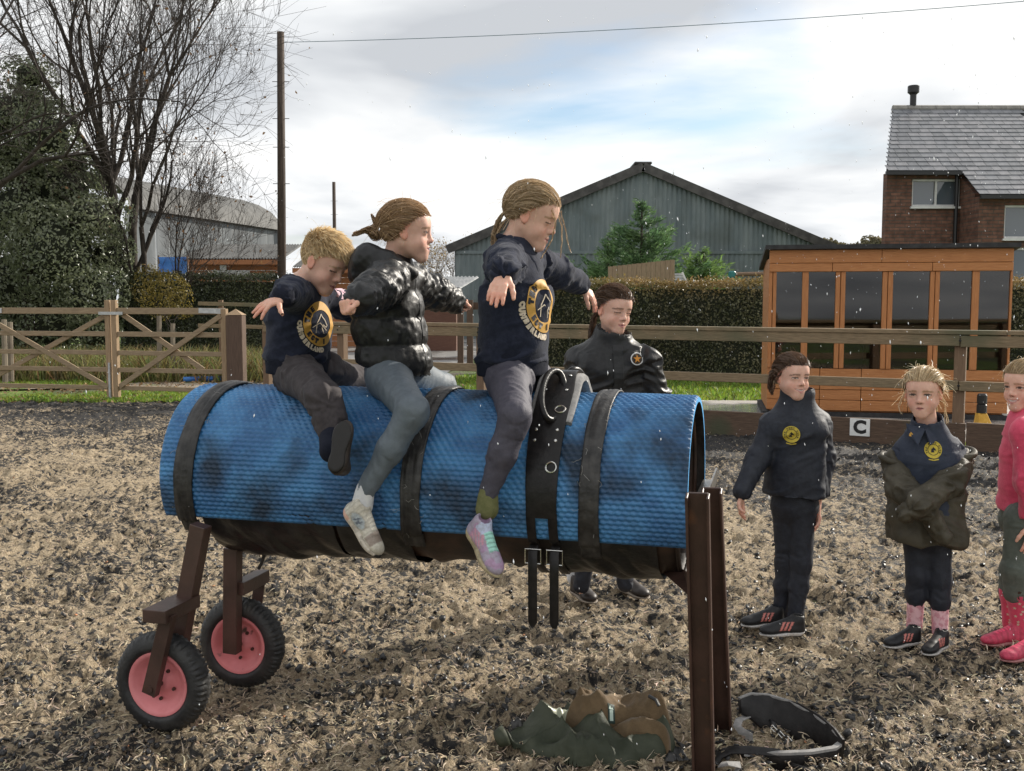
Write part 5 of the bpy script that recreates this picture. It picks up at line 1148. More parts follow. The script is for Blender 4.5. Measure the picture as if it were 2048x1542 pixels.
# handles: upright leather covered loops
for sd in (1, -1):
    tb = .42 * sd; base = bar(np.array(sR), np.array(tb), np.array(BR + .02)); outv = nrm(-PE * sd * .55 + UP * .85)
    lo = bar(np.array(sR + .0), np.array(.80 * sd), np.array(BR + .012)); hi = bar(np.array(sR), np.array(.16 * sd), np.array(BR + .07))
    cen = (lo + hi) / 2 + AX * .018 * sd; v1 = nrm(hi - lo); hl_ = np.linalg.norm(hi - lo) / 2; v2 = nrm(outv - v1 * np.dot(outv, v1)); v2 = nrm(v2 * .8 - AX * .6 * sd)
    loop = [cen + v1 * math.cos(t) * hl_ * (.92 if sd > 0 else .8) + v2 * (.030 + .048 * math.sin(t)) for t in np.linspace(0, 2 * math.pi, 37)[:-1]]
    MB().tube(loop, .0115, 10, closed=True).obj('handle', M_leather, rol, smooth=True)
    for q in (.16, .34, .86, .98):
        for e in (-.035, .035):
            pp = bar(np.array(sR + e), np.array(q * sd), np.array(BR + .011 + float(np.interp(q, [0, .12, .3, .55, .8], [.070, .066, .035, .012, .008])))); MB().lathe([(0, .003), (.0045, .002), (.006, 0)], pp, nrm(pp - (BC - AX * sR)), 8).obj('rivet', M_steel, rol)
    for q in (.60, 1.25):
        pp = bar(np.array(sR - .03), np.array(q * sd), np.array(BR + .022)); uu_ = nrm(np.cross(AX, pp - (BC - AX * sR))); ring = [pp + AX * .017 * math.cos(t) * -1 + uu_ * .017 * math.sin(t) for t in np.linspace(0, 2 * np.pi, 20)[:-1]]
        MB().tube(ring, .0027, 6, closed=True).obj('dee_ring', M_steel, rol); ribbon([pp + AX * a - nrm(pp - (BC - AX * sR)) * .006 for a in (-.045, -.03, -.012, 0.0)][::-1], uu_, .022, .004, 'ring_tab', M_leather, rol)

# ---------------------------------------------------------------- second roller lying open on the ground
rg = thing('spare_roller', tuple(at_z(1580, 1510, 0)), 'spare black leather roller lying open on the ground by the legs', 'vaulting roller')
def gp_(px, py, z): return at_z(px, py, z)
front = [at_y(px, py, Y) for px, py, Y in ((1478, 1528, 3.30), (1520, 1532, 3.27), (1570, 1533, 3.24), (1620, 1531, 3.24), (1668, 1523, 3.27), (1682, 1512, 3.31))]
ribbon(front, UP, .085, .014, 'front_panel', M_leather, rg)
ribbon([p + UP * .046 for p in front], UP, .010, .02, 'felt_edge', M_grey, rg)
back = [at_y(px, py, Y) for px, py, Y in ((1684, 1512, 3.31), (1664, 1500, 3.36), (1630, 1482, 3.43), (1586, 1460, 3.50), (1540, 1440, 3.55), (1505, 1426, 3.56), (1480, 1424, 3.53))]
sdv = [nrm(UP * .9 + PE * .40 - AX * .15)] * 7
back = [p + UP * .03 - PE * .02 for p in back]; ribbon(back, np.array(sdv), [.07, .11, .14, .15, .13, .09, .05], .014, 'back_panel', M_leather, rg)
ribbon([b + s_ * .0 + s_ * w for b, s_, w in zip(back, sdv, [.035, .055, .07, .075, .065, .045, .025])], PE, .012, .008, 'felt_edge', M_grey, rg)
ribbon([at_y(1500, 1430, 3.54), at_y(1478, 1440, 3.47), at_y(1474, 1452, 3.43), at_y(1482, 1462, 3.42), at_y(1498, 1470, 3.42), at_y(1498, 1495, 3.42), at_z(1497, 1512, .01)], AX, .028, .005, 'webbing_strap', M_grey, rg)
ribbon([at_y(1560, 1506, 3.25), at_y(1500, 1500, 3.27), at_y(1460, 1500, 3.28), at_y(1440, 1512, 3.27), at_y(1428, 1535, 3.26), at_z(1420, 1560, .005)], PE + UP * .6, .03, .006, 'girth_strap', M_leather, rg)
ribbon([at_z(1440, 1530, .03), at_z(1455, 1527, .045), at_z(1480, 1530, .03), at_z(1470, 1545, .01)], PE, .028, .005, 'webbing_strap', M_grey, rg)
MB().tube([at_y(1672, 1500, 3.36), at_y(1692, 1512, 3.36), at_y(1704, 1526, 3.35), at_y(1698, 1533, 3.33), at_y(1676, 1528, 3.31), at_y(1662, 1522, 3.3)], .010, 8).obj('handle', M_leather, rg, smooth=True)
MB().tube([at_y(1580, 1530, 3.21), at_y(1610, 1540, 3.17), at_y(1640, 1552, 3.16), at_y(1668, 1545, 3.2)], .010, 8).obj('handle', M_leather, rg, smooth=True)
for k, (px, py) in enumerate(((1545, 1450), (1560, 1462), (1575, 1472))): MB().tube([at_y(px, py, 3.44), at_y(px + 9, py + 10, 3.43), at_y(px + 4, py + 14, 3.43), at_y(px - 4, py + 5, 3.44)], .002, 5, closed=True).obj('dee_ring', M_steel, rg)
for k in range(4): p = front[1 + k] - V(.0, .009, -.02); MB().lathe([(0, .003), (.005, .002), (.006, 0)], p, (0, -1, 0), 8).obj('rivet', M_steel, rg)

# ---------------------------------------------------------------- coats dropped on the ground
def drape(name, outline, H, mtl, parent, seed, fold=.03, freq=9, base=None, ang=.5, h=.005, edge=.035, dirt=None):
    """crumpled cloth lying on the ground: outline given as ground pixels, folds as sharp curved ridges"""
    O = np.array([at_z(px, py, 0)[:2] for px, py in outline]); lo = O.min(0) - .02; hi = O.max(0) + .02; gx = np.arange(lo[0], hi[0], h); gy = np.arange(lo[1], hi[1], h); X, Y = np.meshgrid(gx, gy); X = X + .012 * vnoise(np.stack([X * 14, Y * 14, X * 0], -1), seed); Y = Y + .012 * vnoise(np.stack([X * 14, Y * 14, X * 0 + 5], -1), seed)
    D = np.full(X.shape, 1e9); ins = np.zeros(X.shape, bool); n = len(O)
    for i in range(n):
        a, b = O[i], O[(i + 1) % n]; ab = b - a; t = np.clip(((X - a[0]) * ab[0] + (Y - a[1]) * ab[1]) / (ab @ ab), 0, 1); D = np.minimum(D, np.hypot(X - a[0] - t * ab[0], Y - a[1] - t * ab[1])); c = ((a[1] > Y) != (b[1] > Y)) & (X < (b[0] - a[0]) * (Y - a[1]) / (b[1] - a[1] + 1e-12) + a[0]); ins ^= c
    d = np.where(ins, D, -D); fall = np.clip(d / edge, 0, 1); fall = np.sqrt(1 - (1 - fall) ** 2); P = np.stack([X, Y, X * 0], -1); w = P + .05 * np.stack([vnoise(P * 6, seed + 1), vnoise(P * 6, seed + 2), X * 0], -1)
    c_, s_ = math.cos(ang), math.sin(ang); u = w[..., 0] * c_ + w[..., 1] * s_; v = -w[..., 0] * s_ + w[..., 1] * c_
    r1 = 1 - np.abs(vnoise(np.stack([u * freq, v * freq * .35, X * 0], -1), seed + 3)) * 1.6; r2 = 1 - np.abs(vnoise(np.stack([u * freq * 2.2 + 3, v * freq * .9, X * 0], -1), seed + 4)) * 1.6; bulk = .65 + .35 * fbm(P * 6, seed + 6, 2)
    Z = fall * (H * bulk + fold * (np.clip(r1, 0, 1) ** 1.6 - .4) + fold * .5 * (np.clip(r2, 0, 1) ** 1.8 - .4))
    Z = Z + (base(X, Y) - .075 * (1 - fall) if base is not None else -.012); m = d > -h; ii = np.arange(X.size).reshape(X.shape); F4 = np.stack([ii[:-1, :-1], ii[:-1, 1:], ii[1:, 1:], ii[1:, :-1]], -1); k = m[:-1, :-1] & m[1:, 1:] & m[1:, :-1] & m[:-1, 1:]; F4 = F4[k]
    used = np.unique(F4); mp = np.full(X.size, -1); mp[used] = np.arange(len(used)); Vv = np.stack([X, Y, Z], -1).reshape(-1, 3)[used]; o = link(name, mesh_np(name, Vv, mp[F4], True), mtl, parent)
    fx = lambda x, y: np.array(Z)[np.clip(((y - gy[0]) / h).astype(int), 0, len(gy) - 1), np.clip(((x - gx[0]) / h).astype(int), 0, len(gx) - 1)] * (m[np.clip(((y - gy[0]) / h).astype(int), 0, len(gy) - 1), np.clip(((x - gx[0]) / h).astype(int), 0, len(gx) - 1)])
    return o, fx
M_wax = mat('waxed_olive_cotton', (.035, .042, .026), .62, (.065, .072, .048), 7, bump=.003, bscale=50, spec=.3)
M_lining = mat('pale_lining', (.42, .44, .33), .35, (.5, .52, .4), 10)
M_fleece = mat('brown_fleece', (.115, .076, .038), .95, (.15, .10, .052), 25, bump=.002, bscale=200, sheen=.1)
j1 = thing('waxed_jacket', tuple(at_z(1180, 1490, 0)), 'crumpled olive green waxed jacket lying on the ground', 'jacket')
def G(px, py, z): return at_z(px, py, z)
jo, jz = drape('jacket_body', [(1003, 1478), (1025, 1462), (1060, 1447), (1120, 1440), (1210, 1440), (1300, 1450), (1335, 1478), (1352, 1500), (1325, 1516), (1285, 1522), (1240, 1534), (1190, 1524), (1150, 1526), (1100, 1512), (1060, 1506)], .105, M_wax, j1, 25, .058, 9, ang=.5)
bz0 = lambda x, y: np.maximum(jz(x, y), 0) * .0 + .075
drape('lining_flap', [(1075, 1462), (1100, 1448), (1160, 1450), (1178, 1462), (1120, 1470)], .022, M_lining, j1, 9, .02, 14, base=lambda x, y: np.maximum(jz(x, y), .02) + .0)
drape('plastic_lining', [(1325, 1500), (1345, 1490), (1362, 1500), (1378, 1512), (1350, 1516), (1328, 1514)], .035, M_wrap, j1, 10, .03, 22, edge=.02)
drape('plastic_hood', [(1012, 1466), (1030, 1452), (1052, 1452), (1050, 1468)], .05, M_wrap, j1, 13, .03, 20, edge=.02, base=lambda x, y: .03)
MB().tube([G(1012, 1470, .035), G(1004, 1474, .03), G(996, 1478, .022)], [.035, .034, .03], 10).obj('sleeve_end', M_wax, j1, smooth=True)
j2 = thing('fleece_jacket', tuple(at_z(1240, 1440, 0)), 'brown fleece jacket folded on top of the olive jacket', 'jacket')
fj, fz = drape('fleece_body', [(1128, 1470), (1150, 1452), (1200, 1446), (1270, 1448), (1318, 1456), (1338, 1474), (1344, 1488), (1300, 1494), (1262, 1482), (1205, 1484), (1160, 1482)], .10, M_fleece, j2, 15, .026, 7, base=lambda x, y: np.maximum(jz(x, y), 0) * .35 + .055, ang=-.35, edge=.045)
drape('fleece_sleeve', [(1212, 1486), (1262, 1478), (1310, 1490), (1345, 1502), (1340, 1512), (1300, 1508), (1250, 1502)], .055, M_fleece, j2, 17, .02, 12, base=lambda x, y: np.maximum(jz(x, y), 0) * .3 + .035, ang=.9, edge=.03)
drape('fleece_collar', [(1142, 1466), (1160, 1454), (1192, 1452), (1186, 1468), (1160, 1474)], .04, M_fleece, j2, 18, .03, 12, base=lambda x, y: np.maximum(fz(x, y), .05) - .005, ang=1.2, edge=.02)
def decal(bv, c, n, xdir, shape2d, faces, name, m, parent, off=.0015, far=.3):
    """print flat 2D shapes onto a surface along -n"""
    n = nrm(n); x = nrm(np.asarray(xdir) - n * np.dot(xdir, n)); y = np.cross(n, x); P = []
    for a, b in shape2d:
        o_ = np.asarray(c) + x * a + y * b + n * .15; hit = bv.ray_cast(Vector(o_), Vector(-n), far + .15)
        P.append(np.array(hit[0]) + n * off if hit[0] is not None else np.asarray(c) + x * a + y * b)
    mb = MB(); mb.raw(P, faces); return mb.obj(name, m, parent, smooth=True)
def bvh_of(o): me = o.data; return BVHTree.FromPolygons([v.co[:] for v in me.vertices], [p.vertices[:] for p in me.polygons])
def grid2d(w, h, nx, ny): 
    pts = [(-w/2 + w * i / nx, -h/2 + h * j / ny) for j in range(ny + 1) for i in range(nx + 1)]; return pts, [(j*(nx+1)+i, j*(nx+1)+i+1, (j+1)*(nx+1)+i+1, (j+1)*(nx+1)+i) for j in range(ny) for i in range(nx)]
fb = bvh_of(fj); lc = G(1226, 1412, .14); nl = nrm(V(0, -1, .9)); g2 = grid2d(.024, .062, 4, 8)
M_label = mat('dark_green_label', (.008, .03, .022), .5); M_lpr = mat('label_print', (.5, .62, .55), .6)
decal(fb, lc, nl, (1, 0, 0), *g2, 'sewn_label', M_label, j2, .002)
mt = [(-.008, .012), (-.003, .02), (.0, .014), (.004, .026), (.009, .012)]; decal(fb, lc, nl, (0, .0, 1), [(y_, x_) for x_, y_ in mt], [(4, 3, 2, 1, 0)], 'label_emblem', M_lpr, j2, .0035)
pts, fs = grid2d(.012, .035, 2, 4); decal(fb, lc - V(0, 0, .008), nl, (1, 0, 0), pts, fs, 'label_lettering', M_lpr, j2, .003)
MB().tube([G(1298, 1392, .165), G(1312, 1400, .16), G(1318, 1412, .145)], .006, 6).obj('zip_pull', M_black, j2)

# ---------------------------------------------------------------- people: shared builders
M_skin = mat('skin', (1, 1, 1), .5, (.93, .90, .88), 60, attr=True, sss=.15, spec=.35)
M_hair = mat('hair', (1, 1, 1), .38, (.85, .85, .85), 200, attr=True, spec=.5, trans=.42)
M_shoe = mat('shoe', (1, 1, 1), .5, (.8, .78, .75), 90, attr=True, spec=.4)
SKIN = np.array([.74, .455, .355])
def frame(fwd, up):
    f = nrm(fwd); u = nrm(np.asarray(up) - f * np.dot(up, f)); return np.stack([np.cross(f, u), f, u], 1)   # columns: x (person's right), y forward, z up
def head_mesh(S, neck, smile=0, eyes='squint', brow=(.22, .14, .09), lips=(.52, .23, .21), h=.0036, cheek=1.0, jaw=1.0, teeth=False):
    """head in its own frame: origin at chin level, z up, y forward, height S; neck = neck base in that frame"""
    q = lambda *a: np.array(a) * S
    F_ = Field(np.minimum(q(-.43, -.52, -.12), neck - .055), np.maximum(q(.43, .52, 1.02), neck + .02), h)
    F_.ell(q(0, -.06, .63), q(.335, .41, .36), .01); F_.ell(q(0, .12, .66), q(.275, .25, .23), .02 * 1)
    F_.ell(q(0, .07, .38), q(.255 * jaw, .26, .30), .025)
    for s in (-1, 1):
        F_.cone(q(s * .220 * jaw, -.02, .30), q(s * .06, .235, .085), .075 * S, .07 * S, .03)
        F_.ell(q(s * .155, .195, .31), q(.105, .10, .105) * (1 + .10 * smile), .02)
    F_.ell(q(0, .255, .085), q(.085, .075, .075), .02)
    F_.cone(q(-.14, .285, .56), q(.14, .285, .56), .04 * S, .04 * S, .025)
    F_.ell(q(0, .265, .22), q(.125, .085, .095), .02)
    for s in (-1, 1): F_.ell(q(s * .145, .382, .487), q(.085, .058, .040), .018, sub=True)
    for s in (-1, 1): F_.ell(q(s * .143, .262, .485), q(.075, .072, .06), .006)
    F_.cone(q(0, .325, .53), q(0, .395, .375), .028 * S, .036 * S, .014); F_.ell(q(0, .388, .358), q(.040, .036, .034), .010)
    for s in (-1, 1): F_.ell(q(s * .05, .352, .345), q(.026, .032, .024), .010)
    for s in (-1, 1): F_.ell(q(s * .028, .385, .322), q(.014, .016, .012), .004, sub=True)
    lx = .095 + .04 * smile; lzc = .03 * smile
    for s in (-1, 1):
        F_.cone(q(0, .352, .242), q(s * lx, .295, .222 + lzc), .020 * S, .011 * S, .006); F_.cone(q(0, .345, .192 - .02 * smile), q(s * lx * .9, .292, .215 + lzc), .024 * S, .011 * S, .006)
    for s in (-1, 1): F_.cone(q(0, .385, .217), q(s * lx, .315, .22 + lzc), (.007 + .012 * smile) * S, .004 * S, .004, sub=True)
    for s in (-1, 1):
        R_ = np.array([[1, 0, 0], [0, .95, -.3], [0, .3, .95]]); F_.ell(q(s * .345, -.045, .455), q(.028, .075, .12), .008, R_); F_.ell(q(s * .380, -.03, .465), q(.026, .044, .078), .006, R_, sub=True)
    F_.cone(q(0, -.10, .34), neck, .19 * S, .215 * S, .03)
    Vv, Q = F_.mesh(1); u = Vv / S; x, y, z = np.abs(u[:, 0]), u[:, 1], u[:, 2]
    c = np.tile(SKIN, (len(Vv), 1)); fr = y > .12
    ck = np.exp(-(((x - .17) / .09) ** 2 + ((z - .32) / .09) ** 2)) * fr * .32 * cheek; c *= 1 - ck[:, None] * np.array([.0, .42, .42])
    c *= 1 - (np.exp(-(((x) / .06) ** 2 + ((z - .36) / .05) ** 2)) * fr * .2)[:, None] * np.array([.0, .4, .4])
    er = (x > .32) & (z < .62) & (z > .3); c[er] *= [1.0, .78, .74]
    zl = .218 + lzc * (x / lx) ** 1.5; up_ = (z > zl) & (z < zl + .034 * np.clip(1.15 - x / lx, 0, 1)); lo_ = (z <= zl) & (z > zl - (.045 + .02 * smile) * np.clip(1.1 - x / lx, 0, 1)); m = (up_ | lo_) & (y > .26); c[m] = lips
    ml = (np.abs(z - zl) < (.008 + .004 * smile) * np.clip(1.2 - x / lx, 0, 1)) & (x < lx) & (y > .26); c[ml] = (.10, .03, .03)
    if teeth:
        t = (z < zl + .014 * np.clip(1 - x / lx, 0, 1)) & (z > zl - .018 * np.clip(1 - x / lx, 0, 1)) & (x < lx * .8) & (y > .24); c[t] = (.56, .50, .44)
    ez = .49; ehh = {'squint': .017, 'open': .028, 'closed': .0}[eyes]; ex = (x - .145) / .068
    if ehh:
        m = (np.abs(ex) < 1) & (np.abs(z - ez) < ehh * np.sqrt(np.clip(1 - ex ** 2, 0, 1))) & (y > .2); c[m] = (.55, .50, .47)
        m2 = m & (np.abs(ex) < .42); c[m2] = (.05, .045, .045)
    m = (np.abs(ex) < 1.1) & (np.abs(z - (ez + ehh * np.sqrt(np.clip(1 - ex ** 2, 0, 1)) - .012 * (ehh == 0))) < .011) & (y > .2); c[m] = (.07, .045, .035)
    bz_ = .572 - .25 * np.clip(x - .15, 0, 1) + .05 * np.clip(.12 - x, 0, 1) * (-1 if eyes == 'squint' else 0); m = (x > .05) & (x < .25) & (np.abs(z - bz_) < .016) & (y > .15); c[m] = c[m] * .35 + np.array(brow) * .65
    m = (x < .045) & (x > .012) & (np.abs(z - .325) < .012) & (y > .34); c[m] *= .35
    return Vv, Q, c
def hand_mesh(S, curl=(10, 12, 14, 16), spread=6, thumb=40, h=.0029, tcurl=15, bend=(1, 1, .7), arm=(0, -1, 0)):
    """hand along +y, thumb towards +x, back of hand +z; S = length"""
    F_ = Field(np.array([-.45, -.45, -.58]) * S, np.array([.50, 1.08, .48]) * S, h); q = lambda *a: np.array(a) * S
    F_.econe(q(0, .04, 0), q(0, .42, 0), np.array([.155, .088]) * S, np.array([.205, .072]) * S, (1, 0, 0), .01); F_.cone(q(*arm) * .36, q(0, .06, 0), .13 * S, .12 * S, .012); F_.ell(q(.11, .2, -.04), q(.08, .14, .06), .012)
    for i, (x0, L, y0) in enumerate(((.155, .40, .46), (.055, .45, .49), (-.05, .41, .47), (-.148, .32, .43))):
        p = q(x0, y0, 0); a = math.radians((1.5 - i) * spread); th_ = 0.0
        for j, fr in enumerate((.44, .31, .25)):
            th_ += math.radians(curl[i] * bend[j]); d = np.array([math.sin(a) * math.cos(th_), math.cos(a) * math.cos(th_), -math.sin(th_)]); p2 = p + d * L * fr * S
            F_.cone(p - (d * .05 * S if j == 0 else 0), p2, (.056 - .006 * j) * S, (.050 - .006 * j) * S, .004); p = p2
    p = q(.14, .16, -.02); a = math.radians(thumb)
    for j, L in enumerate((.20, .17, .13)):
        a2 = a - math.radians(tcurl) * j; d = np.array([math.sin(a2), math.cos(a2), -.25 - .1 * j]); d /= np.linalg.norm(d); p2 = p + d * L * S; F_.cone(p, p2, (.068 - .008 * j) * S, (.060 - .008 * j) * S, .006); p = p2
    Vv, Q = F_.mesh(1); c = np.tile(SKIN * np.array([1.0, .93, .9]), (len(Vv), 1)); c[Vv[:, 1] > .62 * S] *= [1.0, .88, .86]; return Vv, Q, c
def joinparts(parts):
    V_, Q_, C_ = [], [], []; n = 0
    for v, q, c in parts: V_.append(v); Q_.append(q + n); C_.append(c); n += len(v)
    return np.concatenate(V_), np.concatenate(Q_), np.concatenate(C_)
def obj_c(name, v, q, c, m, parent):
    me = mesh_np(name, v, q, True); vcol(me, c); return link(name, me, m, parent)
def field_of(bones, h, pad=.06):
    P = np.array([p for b in bones for p in (b[0], b[1])]); R_ = max(max(np.ravel(b[2])) for b in bones) + pad; return Field(P.min(0) - R_, P.max(0) + R_, h)
# ---- hair
HC_, HR_ = np.array([0, -.06, .63]), np.array([.345, .42, .37])
def hairline(az): return np.interp(np.degrees(np.abs(az)), [0, 30, 48, 62, 74, 84, 96, 120, 180], [.33, .35, .28, .14, -.06, -.30, -.55, -.72, -.78])
def strands_np(P, R_, n=2):
    """P (n,m,3), R_ (n,m) -> tube mesh"""
    N_, m = P.shape[:2]; T = np.gradient(P, axis=1); T /= np.linalg.norm(T, axis=2, keepdims=True) + 1e-9; ref = np.array([.31, .77, .55]) if n > 2 else np.random.default_rng(1).normal(size=(N_, 1, 3)); u = np.cross(T, ref); u /= np.linalg.norm(u, axis=2, keepdims=True) + 1e-9; w = np.cross(T, u)
    ang = np.arange(n) / n * 2 * np.pi; Vv = P[:, :, None] + R_[:, :, None, None] * (np.cos(ang)[None, None, :, None] * u[:, :, None] + np.sin(ang)[None, None, :, None] * w[:, :, None])
    base = (np.arange(N_) * m * n)[:, None, None]; i = np.arange(m - 1)[None, :, None]; k = np.arange(n)[None, None, :]; k2 = (k + 1) % n; k = k[..., :1] if n == 2 else k; k2 = k2[..., :1] if n == 2 else k2
    Q = np.stack([base + i * n + k, base + i * n + k2, base + (i + 1) * n + k2, base + (i + 1) * n + k], -1).reshape(-1, 4); return Vv.reshape(-1, 3), Q, m * n
def hair_make(S, Rm, org, cols, style, seed, parent, gather=(0, -.95, -.10), n=1500, fly=60, tail=None, buns=(), wid=.0011, part=None, puff=1.075, name='hair'):
    r = np.random.default_rng(seed); toW = lambda p: org + (p * S) @ Rm.T; HR_ = np.array([.345, .42, .37]) * ([1.07, 1.02, 1.02] if style == 'back' else [1.0, 1.0, 1.0])
    # base cap
    az = np.linspace(-np.pi, np.pi, 73); el = np.linspace(-.9, np.pi / 2, 34); A, E = np.meshgrid(az, el); d = np.stack([np.sin(A) * np.cos(E), np.cos(A) * np.cos(E), np.sin(E)], -1); keep = d[..., 2] > hairline(A) - .02
    rr = (puff - .015 + (.03 * vnoise(d * 9, seed) if style == 'short' else .012 * vnoise(d * [14, 5, 14], seed))); P = HC_ + d * HR_ * rr[..., None]; ii = np.arange(A.size).reshape(A.shape); fs = np.stack([ii[:-1, :-1], ii[:-1, 1:], ii[1:, 1:], ii[1:, :-1]], -1); kk = keep[:-1, :-1] & keep[1:, 1:] & keep[1:, :-1] & keep[:-1, 1:]
    parts = []; c0 = np.array(cols[0]) * .95; fs = fs[kk]; parts.append((toW(P.reshape(-1, 3)), fs, np.tile(c0, (A.size, 1))))
    # strands
    dirs = rand_dirs(n * 3, r); azr = np.arctan2(dirs[:, 0], dirs[:, 1]); ok = dirs[:, 2] > hairline(azr) + np.where(r.random(len(dirs)) < .3, r.uniform(-.05, .03, len(dirs)), r.uniform(-.02, .03, len(dirs))); dirs = dirs[ok][:n]; n = len(dirs); m = 8; t = np.linspace(0, 1, m)
    if style == 'back':
        g = nrm(gather) + r.normal(0, .07, (n, 3)); g /= np.linalg.norm(g, axis=1, keepdims=True); fr_ = np.clip(dirs[:, 1:2] + .15, 0, 1); cp = (dirs + g) * .5 + fr_ * np.array([0, -.1, .75]) + np.concatenate([dirs[:, :1] * 1.1, dirs[:, :1] * 0, dirs[:, :1] * 0], 1); cp /= np.linalg.norm(cp, axis=1, keepdims=True); T_ = t[None, :, None]
        sg = (1 - T_) ** 2 * dirs[:, None] + 2 * T_ * (1 - T_) * cp[:, None] * 1.15 + T_ ** 2 * g[:, None]; sg /= np.linalg.norm(sg, axis=2, keepdims=True)
        sg = sg + .03 * vnoise(np.repeat(dirs[:, None], m, 1) * 5 + t[None, :, None] * 2, seed + 1)[..., None]; sg /= np.linalg.norm(sg, axis=2, keepdims=True)
        rad = puff + .005 + .03 * r.random((n, 1)) + .02 * np.sin(t * np.pi)[None] + .012 * r.normal(size=(n, 1)) * np.sin(t * 3 + 1)[None]; Ps = HC_ + sg * HR_ * rad[..., None]
    else:
        flow = np.array([0, .8, -.15]) + r.normal(0, .11, (n, 3)); tl = flow - dirs * (flow * dirs).sum(1, keepdims=True); top = np.clip((dirs[:, 2] - .1) / .5, 0.0, 1)[:, None]
        Ln = (.05 + .17 * top[:, 0] * r.uniform(.6, 1.2, n))[:, None, None]; lift = (.18 + .32 * top * r.uniform(.3, 1.3, (n, 1)))[:, None]; base = HC_ + dirs * HR_ * (puff - .01)
        Ps = base[:, None] + Ln * (t[None, :, None] * (dirs[:, None] * lift) + (t ** 1.4)[None, :, None] * tl[:, None] * 1.1 - (t ** 2)[None, :, None] * np.array([0, 0, .22]))
        wid = wid * 1.15
    Rr = 1.15 * (wid * r.uniform(.6, 1.2, (n, 1)) * np.interp(t, [0, .1, .8, 1], [.7, 1, .8, .25])[None]); Vv, Q, kv = strands_np(toW(Ps.reshape(-1, 3)).reshape(Ps.shape), Rr)
    mixv = .2 + .6 * r.random((n, 1)); cc = np.array(cols[0]) * (1 - mixv) + np.array(cols[1]) * mixv; cc *= r.uniform(.86, 1.14, (n, 1)); parts.append((Vv, Q, np.repeat(cc, kv, 0)))
    # loose wisps
    if fly:
        fly = int(fly * .8); dd = rand_dirs(fly * 4, r); azr = np.arctan2(dd[:, 0], dd[:, 1]); dd = dd[(dd[:, 2] > hairline(azr))][:fly]; k = len(dd); v = dd * .55 + r.normal(0, .7, (k, 3)); Pf = (HC_ + dd * HR_ * puff)[:, None] + (v[:, None] * t[None, :, None] * r.uniform(.05, .20, (k, 1, 1)) + np.array([0, -.06, -.25]) * (t ** 2)[None, :, None] * r.uniform(0, 1, (k, 1, 1)))
        Pf += .02 * vnoise(Pf * 8, seed)[..., None]; Vv, Q, kv = strands_np(toW(Pf.reshape(-1, 3)).reshape(Pf.shape), np.full((k, m), .00042)); parts.append((Vv, Q, np.tile(np.array(cols[1]) * 1.15, (len(Vv), 1))))
    # tails: list of (polyline in head units, radius list, n strands, wave, kind)
    for (pl, rad, ns_, wave) in (tail or []):
        ns_ = int(ns_ * 1.7)
        pl = np.array(pl, float); tp = np.linspace(0, 1, len(pl)); mm = 16; tq = np.linspace(0, 1, mm); C = np.stack([np.interp(tq, tp, pl[:, i]) for i in range(3)], -1); Rd = np.interp(tq, np.linspace(0, 1, len(rad)), rad)
        a = r.random((ns_, 1)) * 6.283 + wave * tq[None] * 6; ro = np.sqrt(r.random((ns_, 1))); off = np.stack([np.cos(a) * ro * Rd, np.sin(a) * ro * Rd * .4, np.sin(a) * ro * Rd], -1) + r.normal(0, .006, (ns_, mm, 3)); ends = 1 - .25 * r.random((ns_, 1)) ** 2
        Pt = C[None] + off; Vv, Q, kv = strands_np(toW(Pt.reshape(-1, 3)).reshape(Pt.shape), np.full((ns_, mm), .0010)); mixv = r.random((ns_, 1)); cc = (np.array(cols[0]) * (1 - mixv) + np.array(cols[1]) * mixv) * r.uniform(.65, 1.2, (ns_, 1)); parts.append((Vv, Q, np.repeat(cc, kv, 0)))
    for (bc, br, nb) in buns:
        bc = np.array(bc); mm = 14; tq = np.linspace(0, 1, mm); ax1 = rand_dirs(nb, r); ref = rand_dirs(nb, r); u_ = np.cross(ax1, ref); u_ /= np.linalg.norm(u_, axis=1, keepdims=True); w_ = np.cross(ax1, u_); ro = br * r.uniform(.45, 1.08, (nb, 1)); a0 = r.random((nb, 1)) * 6.283; a_ = a0 + tq[None] * r.uniform(1.5, 3.6, (nb, 1)); ro = ro * (1 + .12 * np.sin(a_ * 2 + a0)); off = ax1 * (br * .5 * r.normal(0, .5, (nb, 1)))
        Pb = bc + off[:, None] + ro[..., None] * (np.cos(a_)[..., None] * u_[:, None] + np.sin(a_)[..., None] * w_[:, None]) * np.array([1, .85, .9]); Vv, Q, kv = strands_np(toW(Pb.reshape(-1, 3)).reshape(Pb.shape), np.full((nb, mm), .0014)); mixv = r.random((nb, 1)); cc = (np.array(cols[0]) * (1 - mixv) + np.array(cols[1]) * mixv) * r.uniform(.6, 1.15, (nb, 1)); parts.append((Vv, Q, np.repeat(cc, kv, 0)))
    v, q, c = joinparts(parts); return obj_c(name, v, q, c, M_hair, parent)
